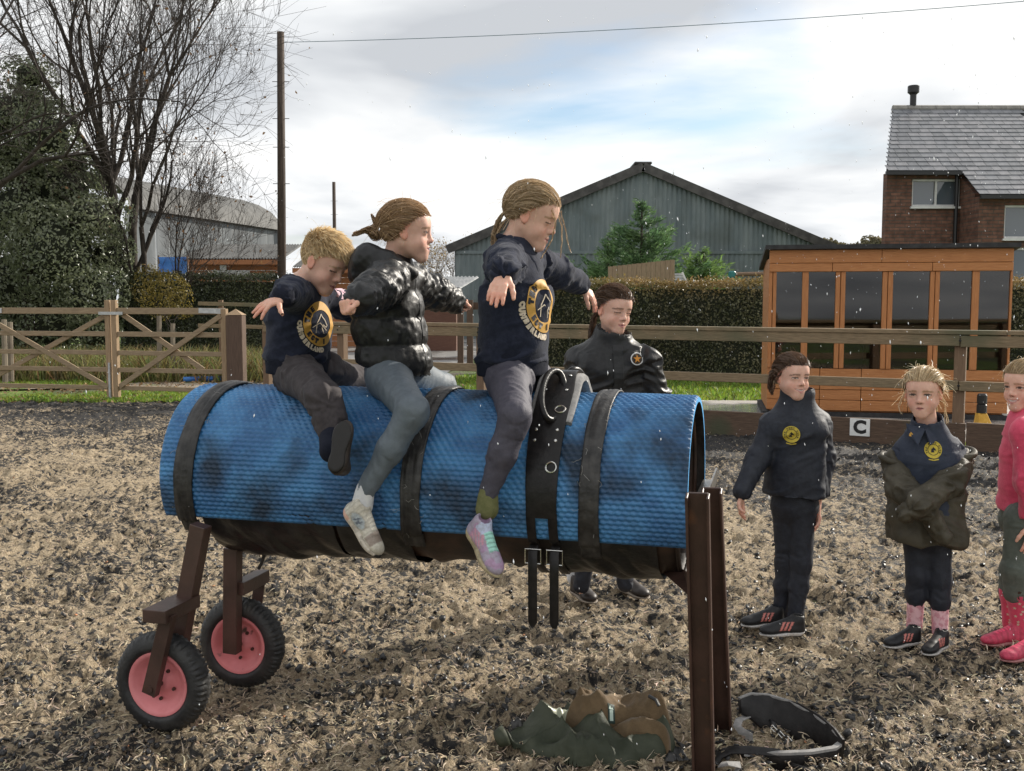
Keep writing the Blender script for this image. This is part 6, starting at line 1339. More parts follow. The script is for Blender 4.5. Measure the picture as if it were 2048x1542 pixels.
# ---- shoes
def shoe(parent, heel, toe, up, L, upper, sole, accent, style='stripes', rough=.5, seed=0):
    """heel: world point under the heel, toe: direction, up: dorsal direction"""
    R_ = frame(toe, up); q = lambda *a: np.array(a) * L; toW = lambda p: np.asarray(heel) + p @ R_.T
    lo, hi = q(-.25, -.08, -.03), q(.25, 1.08, .55); h = .0045
    F_ = Field(lo, hi, h); F_.cone(q(0, .15, .12), q(0, .14, .36), .145 * L, .125 * L, .01); F_.cone(q(0, .16, .30), q(0, .60, .16), .13 * L, .125 * L, .02); F_.ell(q(0, .74, .12), q(.165, .235, .115), .02); F_.ell(q(0, .3, .13), q(.145, .3, .1), .02)
    F_.cut(q(0, 0, .40) , nrm((0, -.25, 1))); F_.cut(q(0, 0, .06), (0, 0, -1)); F_.cone(q(0, .15, .36), q(0, .13, .7), .10 * L, .11 * L, .004, sub=True)
    Vv, Q = F_.mesh(1); u = Vv / L; x, y, z = u.T; c = np.tile(np.array(upper, float), (len(Vv), 1)); ax_ = np.abs(x)
    if style == 'stripes':
        t = (y - .38 + .55 * (z - .12)) / .085; m = (ax_ > .085) & (t > 0) & (t < 3) & ((t % 1) < .58) & (z > .13) & (z < .30); c[m] = accent; c[(y > .8) & (z < .16)] *= .8
    elif style == 'runner':
        m = (ax_ > .075) & (((y - .34) / .15) ** 2 + ((z - .2) / .085) ** 2 < 1); c[m] = accent; d_ = ((y - .34) / .15) ** 2 + ((z - .2) / .085) ** 2
        c[(ax_ > .07) & (d_ > 1) & (d_ < 1.5)] *= .72; c[(y > .62) & (y < .8) & (z > .13)] = np.array([.34, .28, .24]); c[(y > .86) & (z < .2)] *= .85; st = (np.abs(np.sin(y * 38 + x * 9)) > .86) & (y < .7); c[st] *= .8
        # letter N on the side
        for (a, b) in (((.28, .15), (.32, .25)), ((.32, .25), (.36, .15)), ((.36, .15), (.40, .25))):
            a = np.array(a); b = np.array(b); pq = np.stack([y, z], -1) - a; tt_ = np.clip(pq @ (b - a) / ((b - a) @ (b - a)), 0, 1); dd = np.linalg.norm(pq - tt_[:, None] * (b - a), axis=1); c[(dd < .012) & (ax_ > .075)] = (.12, .14, .17)
    elif style == 'lilac':
        n_ = vnoise(u * 9, seed); c = np.where((n_ > .15)[:, None], c * [1.05, .8, .95], c); m = (ax_ > .06) & (y > .2) & (y < .5) & (np.abs(np.sin(y * 30 + z * 40)) > .6); c[m] = (.55, .28, .36); m = (ax_ < .09) & (y > .3) & (y < .66) & (z > .16); c[m] = np.array([.30, .58, .50]) * (.7 + .5 * (np.abs(np.sin(y[m] * 48)) > .4))[:, None]; m = (z > .30) & (y > .2) & (y < .36); c[m] = (.50, .55, .72)
    elif style == 'plain': c *= (1 - .18 * (np.abs(np.sin(y * 24)) > .85))[:, None]
    if style in ('stripes', 'runner', 'plain'):
        m = (ax_ < .07) & (y > .34) & (y < .68) & (z > .17); c[m] = c[m] * (1 + .5 * ((np.abs(np.sin(y[m] * 46))) > .5))[:, None]
    up_o = obj_c('shoe', toW(Vv), Q, c, M_shoe, parent)
    F_ = Field(q(-.25, -.08, -.03), q(.25, 1.08, .2), h); F_.ell(q(0, .17, .07), q(.155, .18, .09), .01); F_.ell(q(0, .70, .06), q(.185, .30, .07), .02); F_.cone(q(0, .2, .06), q(0, .7, .05), .125 * L, .15 * L, .02)
    hgt = .135 if style in ('runner', 'lilac') else .10
    if style == 'boot': hgt = .07
    F_.cut(q(0, 0, hgt), nrm((0, .05, 1))); F_.cut(q(0, 0, 0), (0, 0, -1)); Vv, Q = F_.mesh(1); u = Vv / L; c = np.tile(np.array(sole, float), (len(Vv), 1))
    if style in ('runner', 'lilac'): c *= (1 - .3 * (vnoise(u * [20, 14, 20], 3) > .2))[:, None]; 
    if style == 'runner': c[(u[:, 1] > .93)] = (.02, .02, .02); c[(np.abs(u[:, 1] - .12) < .1) & (u[:, 2] > .03)] = (.62, .38, .30)
    obj_c('sole', toW(Vv), Q, c, M_shoe, up_o); return up_o
# ---- garments
def garment(name, bones, m, parent, h=.0066, k=.03, extra=None, cuts=(), amp=.005, freq=34, seed=0, quilt=None, joint=1.0, hole=None, fold_b=None, post=None):
    """bones: (a, b, ra, rb[, lat]) ; ra/rb scalars or (half width, half depth)"""
    P = np.array([p for b in bones for p in (b[0], b[1])]); mr = max(np.max(np.ravel(b[2])) for b in bones); mr = max(mr, max(np.max(np.ravel(b[3])) for b in bones)) + .04; F_ = Field(P.min(0) - mr, P.max(0) + mr, h)
    for b in bones:
        kk = b[5] if len(b) > 5 else k
        if np.ndim(b[2]): F_.econe(b[0], b[1], b[2], b[3], b[4], kk)
        else: F_.cone(b[0], b[1], b[2], b[3], kk)
    if extra: extra(F_)
    for p, n_ in cuts: F_.cut(p, n_)
    if hole: F_.cone(*hole, sub=True)
    Vv, Q = F_.mesh(1); N_ = vnormals(Vv, Q); fb_ = fold_b or [(b[0], b[1], float(np.mean(b[2]))) for b in bones]
    if quilt:
        bi, al, an, fr = bone_coords(Vv, [(a, b_, r_) for a, b_, r_, _ in quilt]); per = np.array([x[3] for x in quilt])[bi]; ph = al / per; aq = np.where(bi == 0, .013, .005); d = aq * (np.abs(np.sin(ph * np.pi)) ** .6 - .72); d = d + .006 * (1 - 2 * np.abs(vnoise(np.stack([al * 42 + np.sin(an * 2) * 1.2, an * 1.1, bi * 3.0], -1), seed + 9))) * (bi > 0); d = d + .003 * vnoise(np.stack([an * 5, ph * 2.2, bi * 1.0], -1), seed); d = d + .0025 * vnoise(Vv * 70, seed)
    else: d = folds(Vv, fb_, amp, freq, seed, joint)
    if hole is not None: d = d * np.clip((np.linalg.norm(Vv - np.asarray(hole[0]), axis=1) - .075) / .07, 0, 1)
    Vv = Vv + N_ * d[:, None]
    if post: Vv = post(Vv)
    return link(name, mesh_np(name, Vv, Q, True), m, parent)
def body_parts(bones, h=.014):
    F_ = field_of([(b[0], b[1], b[2]) for b in bones], h)
    for b in bones: F_.cone(b[0], b[1], b[2], b[3], .03)
    Vv, Q = F_.mesh(1); return Vv, Q, np.tile(SKIN, (len(Vv), 1))
def place(v, org, R_): return np.asarray(org) + v @ np.asarray(R_).T
def hand_at(wrist, fdir, back, S, side, elbow=None, **kw):
    """side +1: thumb towards x = cross(fdir, back)"""
    y = nrm(fdir); z = nrm(np.asarray(back) - y * np.dot(back, y)); x = np.cross(y, z) * side; R_ = np.stack([x, y, z], 1)
    if elbow is not None: kw['arm'] = R_.T @ nrm(np.asarray(elbow) - np.asarray(wrist))
    v, q, c = hand_mesh(S, **kw)
    if side < 0: q = q[:, ::-1]
    return place(v, wrist, R_), q, c
def arc_text(s, r, a0, a1, size, inward=False, bold=.0):
    """letters along an arc (angles in degrees, 90 = top) -> 2D points and faces"""
    P, Fc = [], []; n = len(s)
    for i, ch in enumerate(s):
        if ch == ' ': continue
        a = math.radians(a0 + (a1 - a0) * (i / max(1, n - 1))); v, f = text_mesh(ch, size, bold); rot = a - math.pi / 2 if not inward else a + math.pi / 2; c_, s_ = math.cos(rot), math.sin(rot)
        b0 = len(P); P += [(r * math.cos(a) + c_ * p[0] - s_ * p[1], r * math.sin(a) + s_ * p[0] + c_ * p[1]) for p in v]; Fc += [tuple(j + b0 for j in q) for q in f]
    return P, Fc
def ring2d(r0, r1, n=40, a0=0, a1=360, k=3):
    P = [((r0 + (r1 - r0) * j / k) * math.cos(math.radians(a0 + (a1 - a0) * i / n)), (r0 + (r1 - r0) * j / k) * math.sin(math.radians(a0 + (a1 - a0) * i / n))) for i in range(n + 1) for j in range(k + 1)]
    return P, [(i*(k+1)+j, i*(k+1)+j+1, (i+1)*(k+1)+j+1, (i+1)*(k+1)+j) for i in range(n) for j in range(k)]
def stroke2d(pts, w):
    P, Fc = [], []
    for a, b in zip(pts[:-1], pts[1:]):
        a = np.array(a); b = np.array(b); d = nrm(b - a); n_ = np.array([-d[1], d[0]]) * w / 2; i = len(P); P += [tuple(a - n_), tuple(b - n_), tuple(b + n_), tuple(a + n_)]; Fc.append((i, i + 1, i + 2, i + 3))
    return P, Fc
M_gold = mat('gold_print', (.60, .33, .06), .6, (.52, .28, .05), 60); M_navyp = mat('navy_print', (.010, .012, .022), .7); M_palep = mat('pale_print', (.62, .52, .40), .7); M_yelp = mat('yellow_embroidery', (.62, .48, .06), .7, (.52, .40, .05), 80)
HORSE = [(-.5, -.5), (-.45, .05), (-.2, .3), (.0, .55), (.08, .42), (.35, .2), (.55, -.1), (.42, -.2), (.15, -.05), (.05, -.2), (.2, -.55)]
def crest_big(g, c, n, x, parent, S):
    bv = bvh_of(g); e = decal(bv, c, n, x, *ring2d(.62 * S, S, 56, k=4), 'crest', M_gold, parent, .0025)
    d = lambda sh, nm, m, o_: decal(bv, c, n, x, sh[0], sh[1], nm, m, e, o_)
    d(arc_text('THE', .81 * S, 168, 128, .26 * S, bold=.004 * S * 10), 'crest_lettering', M_navyp, .0045); d(arc_text('EST 1', .81 * S, 212, 280, .24 * S, True, bold=.004 * S * 10), 'crest_lettering', M_navyp, .0045)
    d(arc_text('CUMBERLAND', 1.17 * S, 176, 272, .25 * S, True, bold=.03 * S), 'crest_motto', M_palep, .003)
    d(stroke2d([(p[0] * .8 * S * .8, p[1] * S * .8) for p in HORSE], .045 * S), 'crest_outline', M_palep, .0035); d(stroke2d([(-.5 * S, -.15 * S), (-.1 * S, .05 * S), (.3 * S, -.3 * S)], .035 * S), 'crest_outline', M_palep, .0036)
def badge_small(g, c, n, x, parent, S):
    bv = bvh_of(g); e = decal(bv, c, n, x, *ring2d(.001, S, 40, k=4), 'badge', M_yelp, parent, .003)
    d = lambda sh, nm, m, o_: decal(bv, c, n, x, sh[0], sh[1], nm, m, e, o_)
    d(ring2d(.60 * S, .66 * S, 32, k=1), 'badge_ring', M_navyp, .0046); d(ring2d(.93 * S, 1.02 * S, 32, k=1), 'badge_ring', M_yelp, .0046)
    d(arc_text('THE PONY CLUB', .80 * S, 205, -25, .24 * S, bold=.012 * S), 'badge_lettering', M_navyp, .0048)
    d(([(p[0] * .55 * S, p[1] * .6 * S) for p in HORSE], [tuple(range(len(HORSE)))[::-1]]), 'badge_horse', M_navyp, .0048)
    d(stroke2d([(-.6 * S, -1.12 * S), (.0, -1.22 * S), (.6 * S, -1.12 * S)], .13 * S), 'badge_scroll', M_yelp, .003)
def person(label, loc, group=None): return thing('person', tuple(loc), label, 'person', group)
def K(c1, c2, name, **kw): return mat(name, c1, kw.pop('rough', .8), c2, kw.pop('scale', 40), bump=kw.pop('bump', .0012), bscale=kw.pop('bscale', 160), **kw)
M_navy = K((.014, .017, .032), (.022, .026, .046), 'navy_sweatshirt', spec=.2, rough=.9, sheen=.08)
M_navyrib = K((.009, .011, .020), (.014, .016, .028), 'navy_rib', spec=.2, rough=.9)
M_trous = K((.040, .033, .036), (.060, .050, .053), 'faded_dark_trousers', rough=.85, bump=.003, bscale=40)
M_puff = K((.010, .010, .011), (.016, .016, .017), 'black_puffer_nylon', rough=.46, spec=.40, bump=.0025, bscale=45)
M_legg = K((.105, .128, .150), (.125, .150, .175), 'grey_blue_leggings', rough=.6)
M_legp = K((.050, .047, .066), (.065, .060, .082), 'dark_mauve_leggings', rough=.7)
M_coat = K((.010, .010, .011), (.017, .017, .018), 'black_waterproof', rough=.48, spec=.4, bump=.006, bscale=16)
M_njack = K((.011, .014, .024), (.018, .022, .034), 'navy_softshell', rough=.65, bump=.004, bscale=24)
M_nlegg = K((.010, .012, .020), (.016, .019, .030), 'navy_leggings', rough=.7)
M_pinkj = K((.62, .055, .12), (.70, .075, .15), 'pink_sweater', rough=.85, sheen=.2)
M_olivej = K((.050, .043, .030), (.080, .070, .050), 'brown_olive_waxed', rough=.6, scale=9, bump=.006, bscale=25, spec=.3)
M_breech = K((.085, .10, .085), (.11, .125, .105), 'grey_green_breeches', rough=.7)
M_wsock = K((.60, .60, .62), (.7, .7, .7), 'white_sock'); M_osock = K((.11, .115, .04), (.15, .15, .06), 'olive_sock'); M_psock = K((.62, .28, .32), (.75, .45, .48), 'pink_sock', scale=30, ramp=(.45, .5)); M_bskin = M_skin

# ---------------------------------------------------------------- the three riders
def J(px, py, s): return at_plane(px, py, BC - PE * s, PE)
def torus(c, n, r, rr, name, m, parent, squash=1.0, lat=None):
    n = nrm(n); u = nrm(np.cross(n, (0, 0, 1) if abs(n[2]) < .8 else AX)) if lat is None else nrm(np.asarray(lat) - n * np.dot(lat, n)); w = np.cross(n, u)
    return MB().tube([np.asarray(c) + r * math.cos(t) * u + r * squash * math.sin(t) * w for t in np.linspace(0, 2 * np.pi, 41)[:-1]], rr, 10, closed=True).obj(name, m, parent, smooth=True)
def head_on(root_parts, S, anchor_local, anchor_world, f, u, neckw, **kw):
    Rm = frame(f, u); org = np.asarray(anchor_world) - Rm @ (np.array(anchor_local) * S); nl_ = Rm.T @ (np.asarray(neckw) - org); v, q, c = head_mesh(S, nl_, **kw); root_parts.append((place(v, org, Rm), q, c)); return org, Rm
EAR = (.345, -.045, .455); FACE = (0, .33, .46)
def rider(label, ear, s_ear, pitch, turn, S, neck, chest, pelvis, armN, armF, legN, legF, hN, hF, tw, sw, headkw, leg_r, sleeve_r, hand_S, roll=0.0):
    base = J(*pelvis, 0); root = person(label, (base[0], base[1], BC[2] + BR)); parts = []
    NB = J(*neck, 0); CH = J(*chest, 0); PV = J(*pelvis, 0)
    f = nrm(AX * math.cos(pitch) * math.cos(turn) - PE * math.sin(turn) - UP * math.sin(pitch)); u = nrm(UP * math.cos(pitch) + AX * math.sin(pitch) - PE * roll)
    org, Rm = head_on(parts, S, EAR, J(*ear, s_ear), f, u, NB, **headkw)
    aN = [J(*p) for p in armN]; aF = [J(*p) for p in armF]; lN = [J(*p) for p in legN]; lF = [J(*p) for p in legF]
    parts.append(hand_at(aN[2], hN[0], hN[1], hand_S, -1, aN[1], **hN[2])); parts.append(hand_at(aF[2], hF[0], hF[1], hand_S, 1, aF[1], **hF[2]))
    bones = [(PV, CH, .085, .09), (CH, NB, .09, .05), (aN[0], aN[1], .036, .032), (aN[1], aN[1] * .3 + aN[2] * .7, .03, .022), (aF[0], aF[1], .036, .032), (aF[1], aF[1] * .3 + aF[2] * .7, .03, .022), (lN[0], lN[1], .055, .045), (lN[1], lN[2], .045, .03), (lF[0], lF[1], .055, .045), (lF[1], lF[2], .045, .03), (CH, aN[0], .05, .04), (CH, aF[0], .05, .04)]
    parts.append(body_parts(bones)); v, q, c = joinparts(parts); obj_c('body', v, q, c, M_skin, root)
    return dict(root=root, NB=NB, CH=CH, PV=PV, aN=aN, aF=aF, lN=lN, lF=lF, org=org, Rm=Rm, S=S)
def sweatshirt(p, hem, tw0, tw1, tw2, sl, seed, m=M_navy, mr=M_navyrib, amp=.007):
    HE = J(*hem, 0); top = p['NB'] - UP * .03; b = [(HE, p['CH'], tw0, tw1, PE), (p['CH'], top, tw1, tw2, PE)]
    for a in (p['aN'], p['aF']): b += [(p['CH'] * .35 + top * .65, a[0], sl[0] * 1.05, sl[0]), (a[0], a[1], sl[0], sl[1]), (a[1], a[1] + (a[2] - a[1]) * .88, sl[1], sl[2])]
    g = garment('sweatshirt', b, m, p['root'], amp=amp, freq=26, seed=seed, cuts=[(HE, -UP)], hole=(p['NB'] - UP * .05, p['NB'] + UP * .15, .062, .07, .006), k=.035)
    for a in (p['aN'], p['aF']): d = nrm(a[2] - a[1]); garment('cuff', [(a[2] - d * .05, a[2] - d * .012, sl[2] * .98, sl[2] * .9)], mr, g, amp=.0012, freq=120, seed=1)
    garment('hem_band', [(HE - UP * .045, HE + UP * .005, (tw0[0] * .95, tw0[1] * .96), (tw0[0] * .985, tw0[1] * .985), PE)], mr, g, amp=.0015, freq=40, seed=2, cuts=[(HE - UP * .05, -UP)])
    return g
def legs_g(p, name, m, rs, seed, amp=.004, freq=36, ends=(.97, .97)):
    b = [(p['PV'] - UP * .0, p['PV'] + UP * .06, (rs[0] * 1.5, rs[0] * 1.25), (rs[0] * 1.45, rs[0] * 1.2), PE)]
    for l, e in ((p['lN'], ends[0]), (p['lF'], ends[1])): b += [(p['PV'], l[0], rs[0] * 1.15, rs[0] * 1.08), (l[0], l[1], rs[0] * 1.05, rs[1]), (l[1], l[1] + (l[2] - l[1]) * .45, rs[1], rs[2]), (l[1] + (l[2] - l[1]) * .45, l[1] + (l[2] - l[1]) * e, rs[2], rs[3])]
    return garment(name, b, m, p['root'], amp=amp, freq=freq, seed=seed, k=.03)
# boy
boy = rider('young boy with short blond hair, navy sweatshirt, seated at the back with arms out', (622, 524), .075, .50, .10, .213, (606, 566), (596, 640), (600, 736),
    [(588, 586, .13), (580, 588, .29), (566, 592, .45)], [(628, 592, -.13), (694, 612, -.28), (742, 634, -.42)], [(598, 748, .08), (646, 796, .32), (666, 882, .36)], [(640, 745, -.08), (720, 766, -.30), (722, 850, -.36)],
    (nrm(-AX * .62 - PE * .55 - UP * .42), nrm(UP * .9 - PE * .45), dict(curl=(14, 8, 6, 10), spread=12, thumb=58, tcurl=-12)), (nrm(PE - UP * .2), UP, dict()), None, None, dict(eyes='closed', brow=(.45, .30, .17), smile=.25), None, None, .126)
g = sweatshirt(boy, (597, 718), (.145, .118), (.140, .108), (.085, .07), (.056, .051, .043), 3, amp=.012)
crest_big(g, J(650, 648, .05), nrm(AX * .84 - PE * .54), PE, g, .082)
M_pat = K((.65, .42, .50), (.75, .55, .6), 'pale_pink_print'); pb = bvh_of(g)
for k, (px, py) in enumerate(((678, 588), (690, 604), (700, 592), (712, 606), (700, 622), (722, 618), (735, 628))):
    c_ = J(px, py, -.30); decal(pb, c_, nrm(-PE * .8 + UP * .5), AX, *ring2d(.001, .018 + .004 * (k % 3), 14, k=1), 'sleeve_print', M_pat, g, .003)
torus(boy['NB'] + UP * .0, nrm(UP + AX * .25), .060, .012, 'collar', M_navyrib, g)
legs_g(boy, 'trousers', M_trous, (.074, .057, .050, .043), 5, .010, 26, (1.0, 1.0))
hair_make(boy['S'], boy['Rm'], boy['org'], [(.60, .44, .25), (.95, .78, .50)], 'short', 31, boy['root'], n=5200, fly=40, puff=1.05)
shoe(boy['root'], J(666, 946, .52), nrm(UP * .93 + AX * .10 + PE * .30), nrm(PE * .95 - UP * .3), .182, (.045, .034, .028), (.012, .010, .009), (.05, .05, .05), 'boot')
garment('sock', [(boy['lN'][2] - nrm(boy['lN'][2] - boy['lN'][1]) * .03, J(664, 900, .42), .040, .042)], M_navyrib, boy['root'], amp=.002)
shoe(boy['root'], boy['lF'][2] - UP * .08 - AX * .05, nrm(AX - UP * .2), UP, .172, (.035, .028, .024), (.022, .019, .017), (.05, .05, .05), 'boot')
# girl in black puffer jacket
pg = rider('girl with brown bun in a shiny black puffer jacket, seated in the middle', (807, 466), .078, .04, -.30, .212, (782, 530), (776, 630), (785, 742),
    [(775, 566, .15), (748, 584, .33), (720, 598, .50)], [(815, 565, -.15), (868, 586, -.34), (908, 602, -.52)], [(778, 756, .09), (826, 822, .36), (729, 985, .385)], [(818, 752, -.10), (884, 772, -.33), (890, 900, -.37)],
    (nrm(-PE * .8 - AX * .45 - UP * .25), nrm(UP - AX * .2), dict(curl=(72, 76, 78, 80), spread=1, thumb=38, tcurl=38, bend=(1, 1.15, .9))), (nrm(PE + AX * .25 - UP * .1), UP, dict(curl=(72, 76, 78, 80), spread=1, thumb=38, tcurl=38)), None, None, dict(eyes='squint', smile=.3, brow=(.3, .18, .1)), None, None, .136)
HE = J(790, 738, 0); top = pg['NB'] - UP * .02; b = [(HE, pg['CH'], (.155, .135), (.15, .125), PE), (pg['CH'], top, (.15, .12), (.10, .085), PE)]
for a in (pg['aN'], pg['aF']): b += [(pg['CH'] * .3 + top * .7, a[0], .078, .072), (a[0], a[1], .070, .062), (a[1], a[1] + (a[2] - a[1]) * .97, .060, .050)]
def hood(F_): F_.cone(J(735, 520, .09), J(735, 520, -.09), .055, .055, .03); F_.cone(J(728, 545, .06), J(728, 545, -.06), .055, .055, .03); F_.cone(J(775, 520, .10), J(825, 545, .05), .03, .022, .02); F_.cone(J(740, 512, .10), J(780, 522, .10), .04, .03, .02)
q_ = [(HE - UP * .01, top, .13, .098)] + [(a[i], a[i + 1], .065, .05) for a in (pg['aN'], pg['aF']) for i in (0, 1)]
g = garment('puffer_jacket', b, M_puff, pg['root'], cuts=[(HE - UP * .0, -UP + AX * -.25)], quilt=q_, seed=8, extra=hood, hole=(pg['NB'] - UP * .02, pg['NB'] + UP * .16, .058, .07, .006), k=.035)
gb_ = bvh_of(g); zl = [(0, -.2 + .4 * i / 14) for i in range(15)]; decal(gb_, J(850, 640, .02), nrm(AX * .9 - PE * .4), -PE, *stroke2d(zl, .010), 'zip', M_black, g, .003)
legs_g(pg, 'leggings', M_legg, (.075, .050, .044, .033), 6, .0032, 40, (.96, .96))
kc = [(.28, .165, .09), (.64, .44, .26)]
bun = [([(0, -.55, .48), (.04, -.70, .50), (.06, -.82, .44), (.04, -.92, .41)], [.07, .06, .05, .03], 60, .3), ([(0, -.50, .56), (0, -.58, .68), (0, -.62, .76)], [.06, .04, .01], 36, .2)]
hair_make(pg['S'], pg['Rm'], pg['org'], kc, 'back', 32, pg['root'], gather=(0, -.94, -.22), n=3600, fly=200, tail=bun, buns=[((0, -.55, .47), .13, 420), ((0, -.48, .58), .08, 120)])
shoe(pg['root'], J(688, 1018, .385), nrm(AX * .62 - UP * .75 - PE * .12), nrm(AX * .75 + UP * .62 - PE * .15), .205, (.62, .58, .50), (.60, .54, .46), (.42, .46, .48), 'runner')
garment('sock', [(J(731, 978, .385), J(724, 1012, .385), .031, .036)], M_wsock, pg['root'], amp=.001, h=.004)
shoe(pg['root'], pg['lF'][2] - UP * .07 - AX * .05, nrm(AX - UP * .6), nrm(UP + AX * .6), .205, (.62, .58, .50), (.60, .54, .46), (.42, .46, .48), 'runner')
# girl with braid
hg = rider('girl with plaited fair brown hair in a navy sweatshirt, seated behind the roller', (1049, 432), .078, .36, -.05, .218, (1030, 482), (1032, 600), (1022, 742),
    [(1010, 522, .15), (1008, 532, .34), (1008, 548, .50)], [(1062, 520, -.15), (1114, 544, -.34), (1164, 570, -.54)], [(1020, 758, .09), (1030, 835, .37), (976, 990, .385)], [(1055, 754, -.10), (1110, 775, -.33), (1100, 900, -.38)],
    (nrm(-PE * .72 - UP * .62 - AX * .06), nrm(UP * .72 - PE * .65), dict(curl=(10, 8, 8, 12), spread=3, thumb=34, tcurl=10)), (nrm(PE * .45 + AX * .45 - UP * .6), nrm(UP * .4 - PE * .1 + AX * .8), dict(curl=(16, 14, 14, 16), spread=6)), None, None, dict(eyes='closed', smile=.1, brow=(.35, .22, .12)), None, None, .14)
g = sweatshirt(hg, (1025, 722), (.155, .128), (.150, .115), (.09, .072), (.064, .057, .046), 13, amp=.013)
crest_big(g, J(1092, 612, .04), nrm(AX * .90 - PE * .43), PE, g, .092)
torus(hg['NB'] + UP * .0, nrm(UP + AX * .3), .062, .012, 'collar', M_navyrib, g)
legs_g(hg, 'leggings', M_legp, (.074, .050, .045, .034), 16, .005, 36, (.96, .96))
braid = [([(0, -.42, .46), (-.02, -.50, .30), (-.0, -.50, .10), (.03, -.46, -.06), (.06, -.40, -.18)], [.07, .09, .08, .07, .04], 200, 1.1), ([(.05, -.38, .3), (.12, -.42, .05), (.14, -.36, -.2)], [.05, .05, .03], 50, .4)]
front = [([(.22, .30, .70), (.20, .42, .55), (.18, .46, .30), (.20, .44, .08), (.22, .40, -.08)], [.02, .02, .015, .01, .004], 5, .3), ([(-.2, .32, .68), (-.22, .46, .5), (-.22, .55, .25), (-.2, .62, .02)], [.02, .02, .01, .006], 4, .3), ([(-.1, .38, .72), (-.1, .54, .5), (-.08, .66, .3), (-.05, .78, .16)], [.015, .015, .01, .004], 4, .2)]
hair_make(hg['S'], hg['Rm'], hg['org'], [(.34, .23, .135), (.70, .53, .34)], 'back', 33, hg['root'], gather=(0, -.80, -.55), n=3600, fly=160, tail=braid + front)
shoe(hg['root'], J(938, 1056, .385), nrm(AX * .58 - UP * .66 - PE * .45), nrm(AX * .5 + UP * .7 - PE * .3), .205, (.38, .33, .42), (.42, .35, .22), (.3, .5, .5), 'lilac')
garment('sock', [(J(977, 984, .385), J(974, 1018, .385), .031, .037)], M_osock, hg['root'], amp=.001, h=.004)
shoe(hg['root'], hg['lF'][2] - UP * .07 - AX * .05, nrm(AX - UP * .4), nrm(UP + AX * .4), .205, (.38, .33, .42), (.42, .35, .22), (.3, .5, .5), 'lilac')

# ---------------------------------------------------------------- the standing children
def stander(label, Y, feet, face, ff, fu, S, neck, chest, pelvis, armL, armR, legL, legR, handL, handR, headkw, hand_S=.15, group=None):
    """image-left limbs first; points are (px, py, depth offset)"""
    Jn = lambda px, py, dy=0: at_y(px, py, Y + dy); base = at_z(*feet, 0); root = person(label, (base[0], base[1], 0), group); parts = []
    NB, CH, PV = Jn(*neck), Jn(*chest), Jn(*pelvis); org, Rm = head_on(parts, S, FACE, Jn(*face), nrm(ff), nrm(fu), NB, **headkw)
    aL = [Jn(*p) for p in armL]; aR = [Jn(*p) for p in armR]; lL = [Jn(*p) for p in legL]; lR = [Jn(*p) for p in legR]
    if handL: parts.append(hand_at(aL[2], *handL[:2], hand_S, handL[2], aL[1], **handL[3]))
    if handR: parts.append(hand_at(aR[2], *handR[:2], hand_S, handR[2], aR[1], **handR[3]))
    bones = [(PV + UP * .06, CH, .05, .08), (CH, NB, .08, .045), (CH, aL[0], .05, .04), (CH, aR[0], .05, .04)] + [b for a in (aL, aR) for b in ((a[0], a[1], .034, .03), (a[1], a[1] * .3 + a[2] * .7, .028, .02))] + [b for l in (lL, lR) for b in ((l[0], l[1], .045, .034), (l[1], l[2], .032, .024))]
    parts.append(body_parts(bones)); v, q, c = joinparts(parts); obj_c('body', v, q, c, M_skin, root)
    return dict(root=root, NB=NB, CH=CH, PV=PV, aN=aL, aF=aR, lN=lL, lF=lR, org=org, Rm=Rm, S=S, J=Jn)
def coat(p, name, hem, lat, tw0, tw1, tw2, sl, m, seed, amp=.006, collar=None, freq=24, cuffs=True, sleeves=True):
    HE = p['J'](*hem); top = p['NB'] - UP * .02; b = [(HE, p['CH'], tw0, tw1, lat), (p['CH'], top, tw1, tw2, lat)]
    for a in (p['aN'], p['aF']): b += [(p['CH'] * .2 + top * .8, a[0], sl[0] * 1.0, sl[0] * .95, None, .07), (a[0], a[1], sl[0], sl[1])] + ([(a[1], a[1] + (a[2] - a[1]) * .97, sl[1], sl[2])] if sleeves else [])
    ex = None
    if collar: 
        def ex(F_): F_.cone(p['NB'] - UP * .03, p['NB'] + collar[0], collar[1], collar[2], .015)
    g = garment(name, b, m, p['root'], amp=amp, freq=freq, seed=seed, cuts=[(HE, -UP)], extra=ex, hole=(p['NB'] + nrm(collar[0]) * .012 if collar else p['NB'] - UP * .01, p['NB'] + (nrm(collar[0]) * .3 if collar else UP * .25), (collar[2] - .012) if collar else .06, (collar[2] - .008) if collar else .07, .004), k=.03)
    return g
def legs_s(p, name, m, rs, seed, lat, amp=.0035, ends=.97, freq=40):
    b = [(p['PV'] - UP * .02, p['PV'] + UP * .06, (rs[0] * 1.65, rs[0] * 1.3), (rs[0] * 1.5, rs[0] * 1.2), lat)]
    for l in (p['lN'], p['lF']): b += [(l[0], l[1], rs[0], rs[1]), (l[1], l[1] + (l[2] - l[1]) * .4, rs[1], rs[2]), (l[1] + (l[2] - l[1]) * .4, l[1] + (l[2] - l[1]) * ends, rs[2], rs[3])]
    return garment(name, b, m, p['root'], amp=amp, freq=freq, seed=seed, k=.02)
dn = lambda s, th=30, c=(18, 20, 22, 24): (s, th, c)
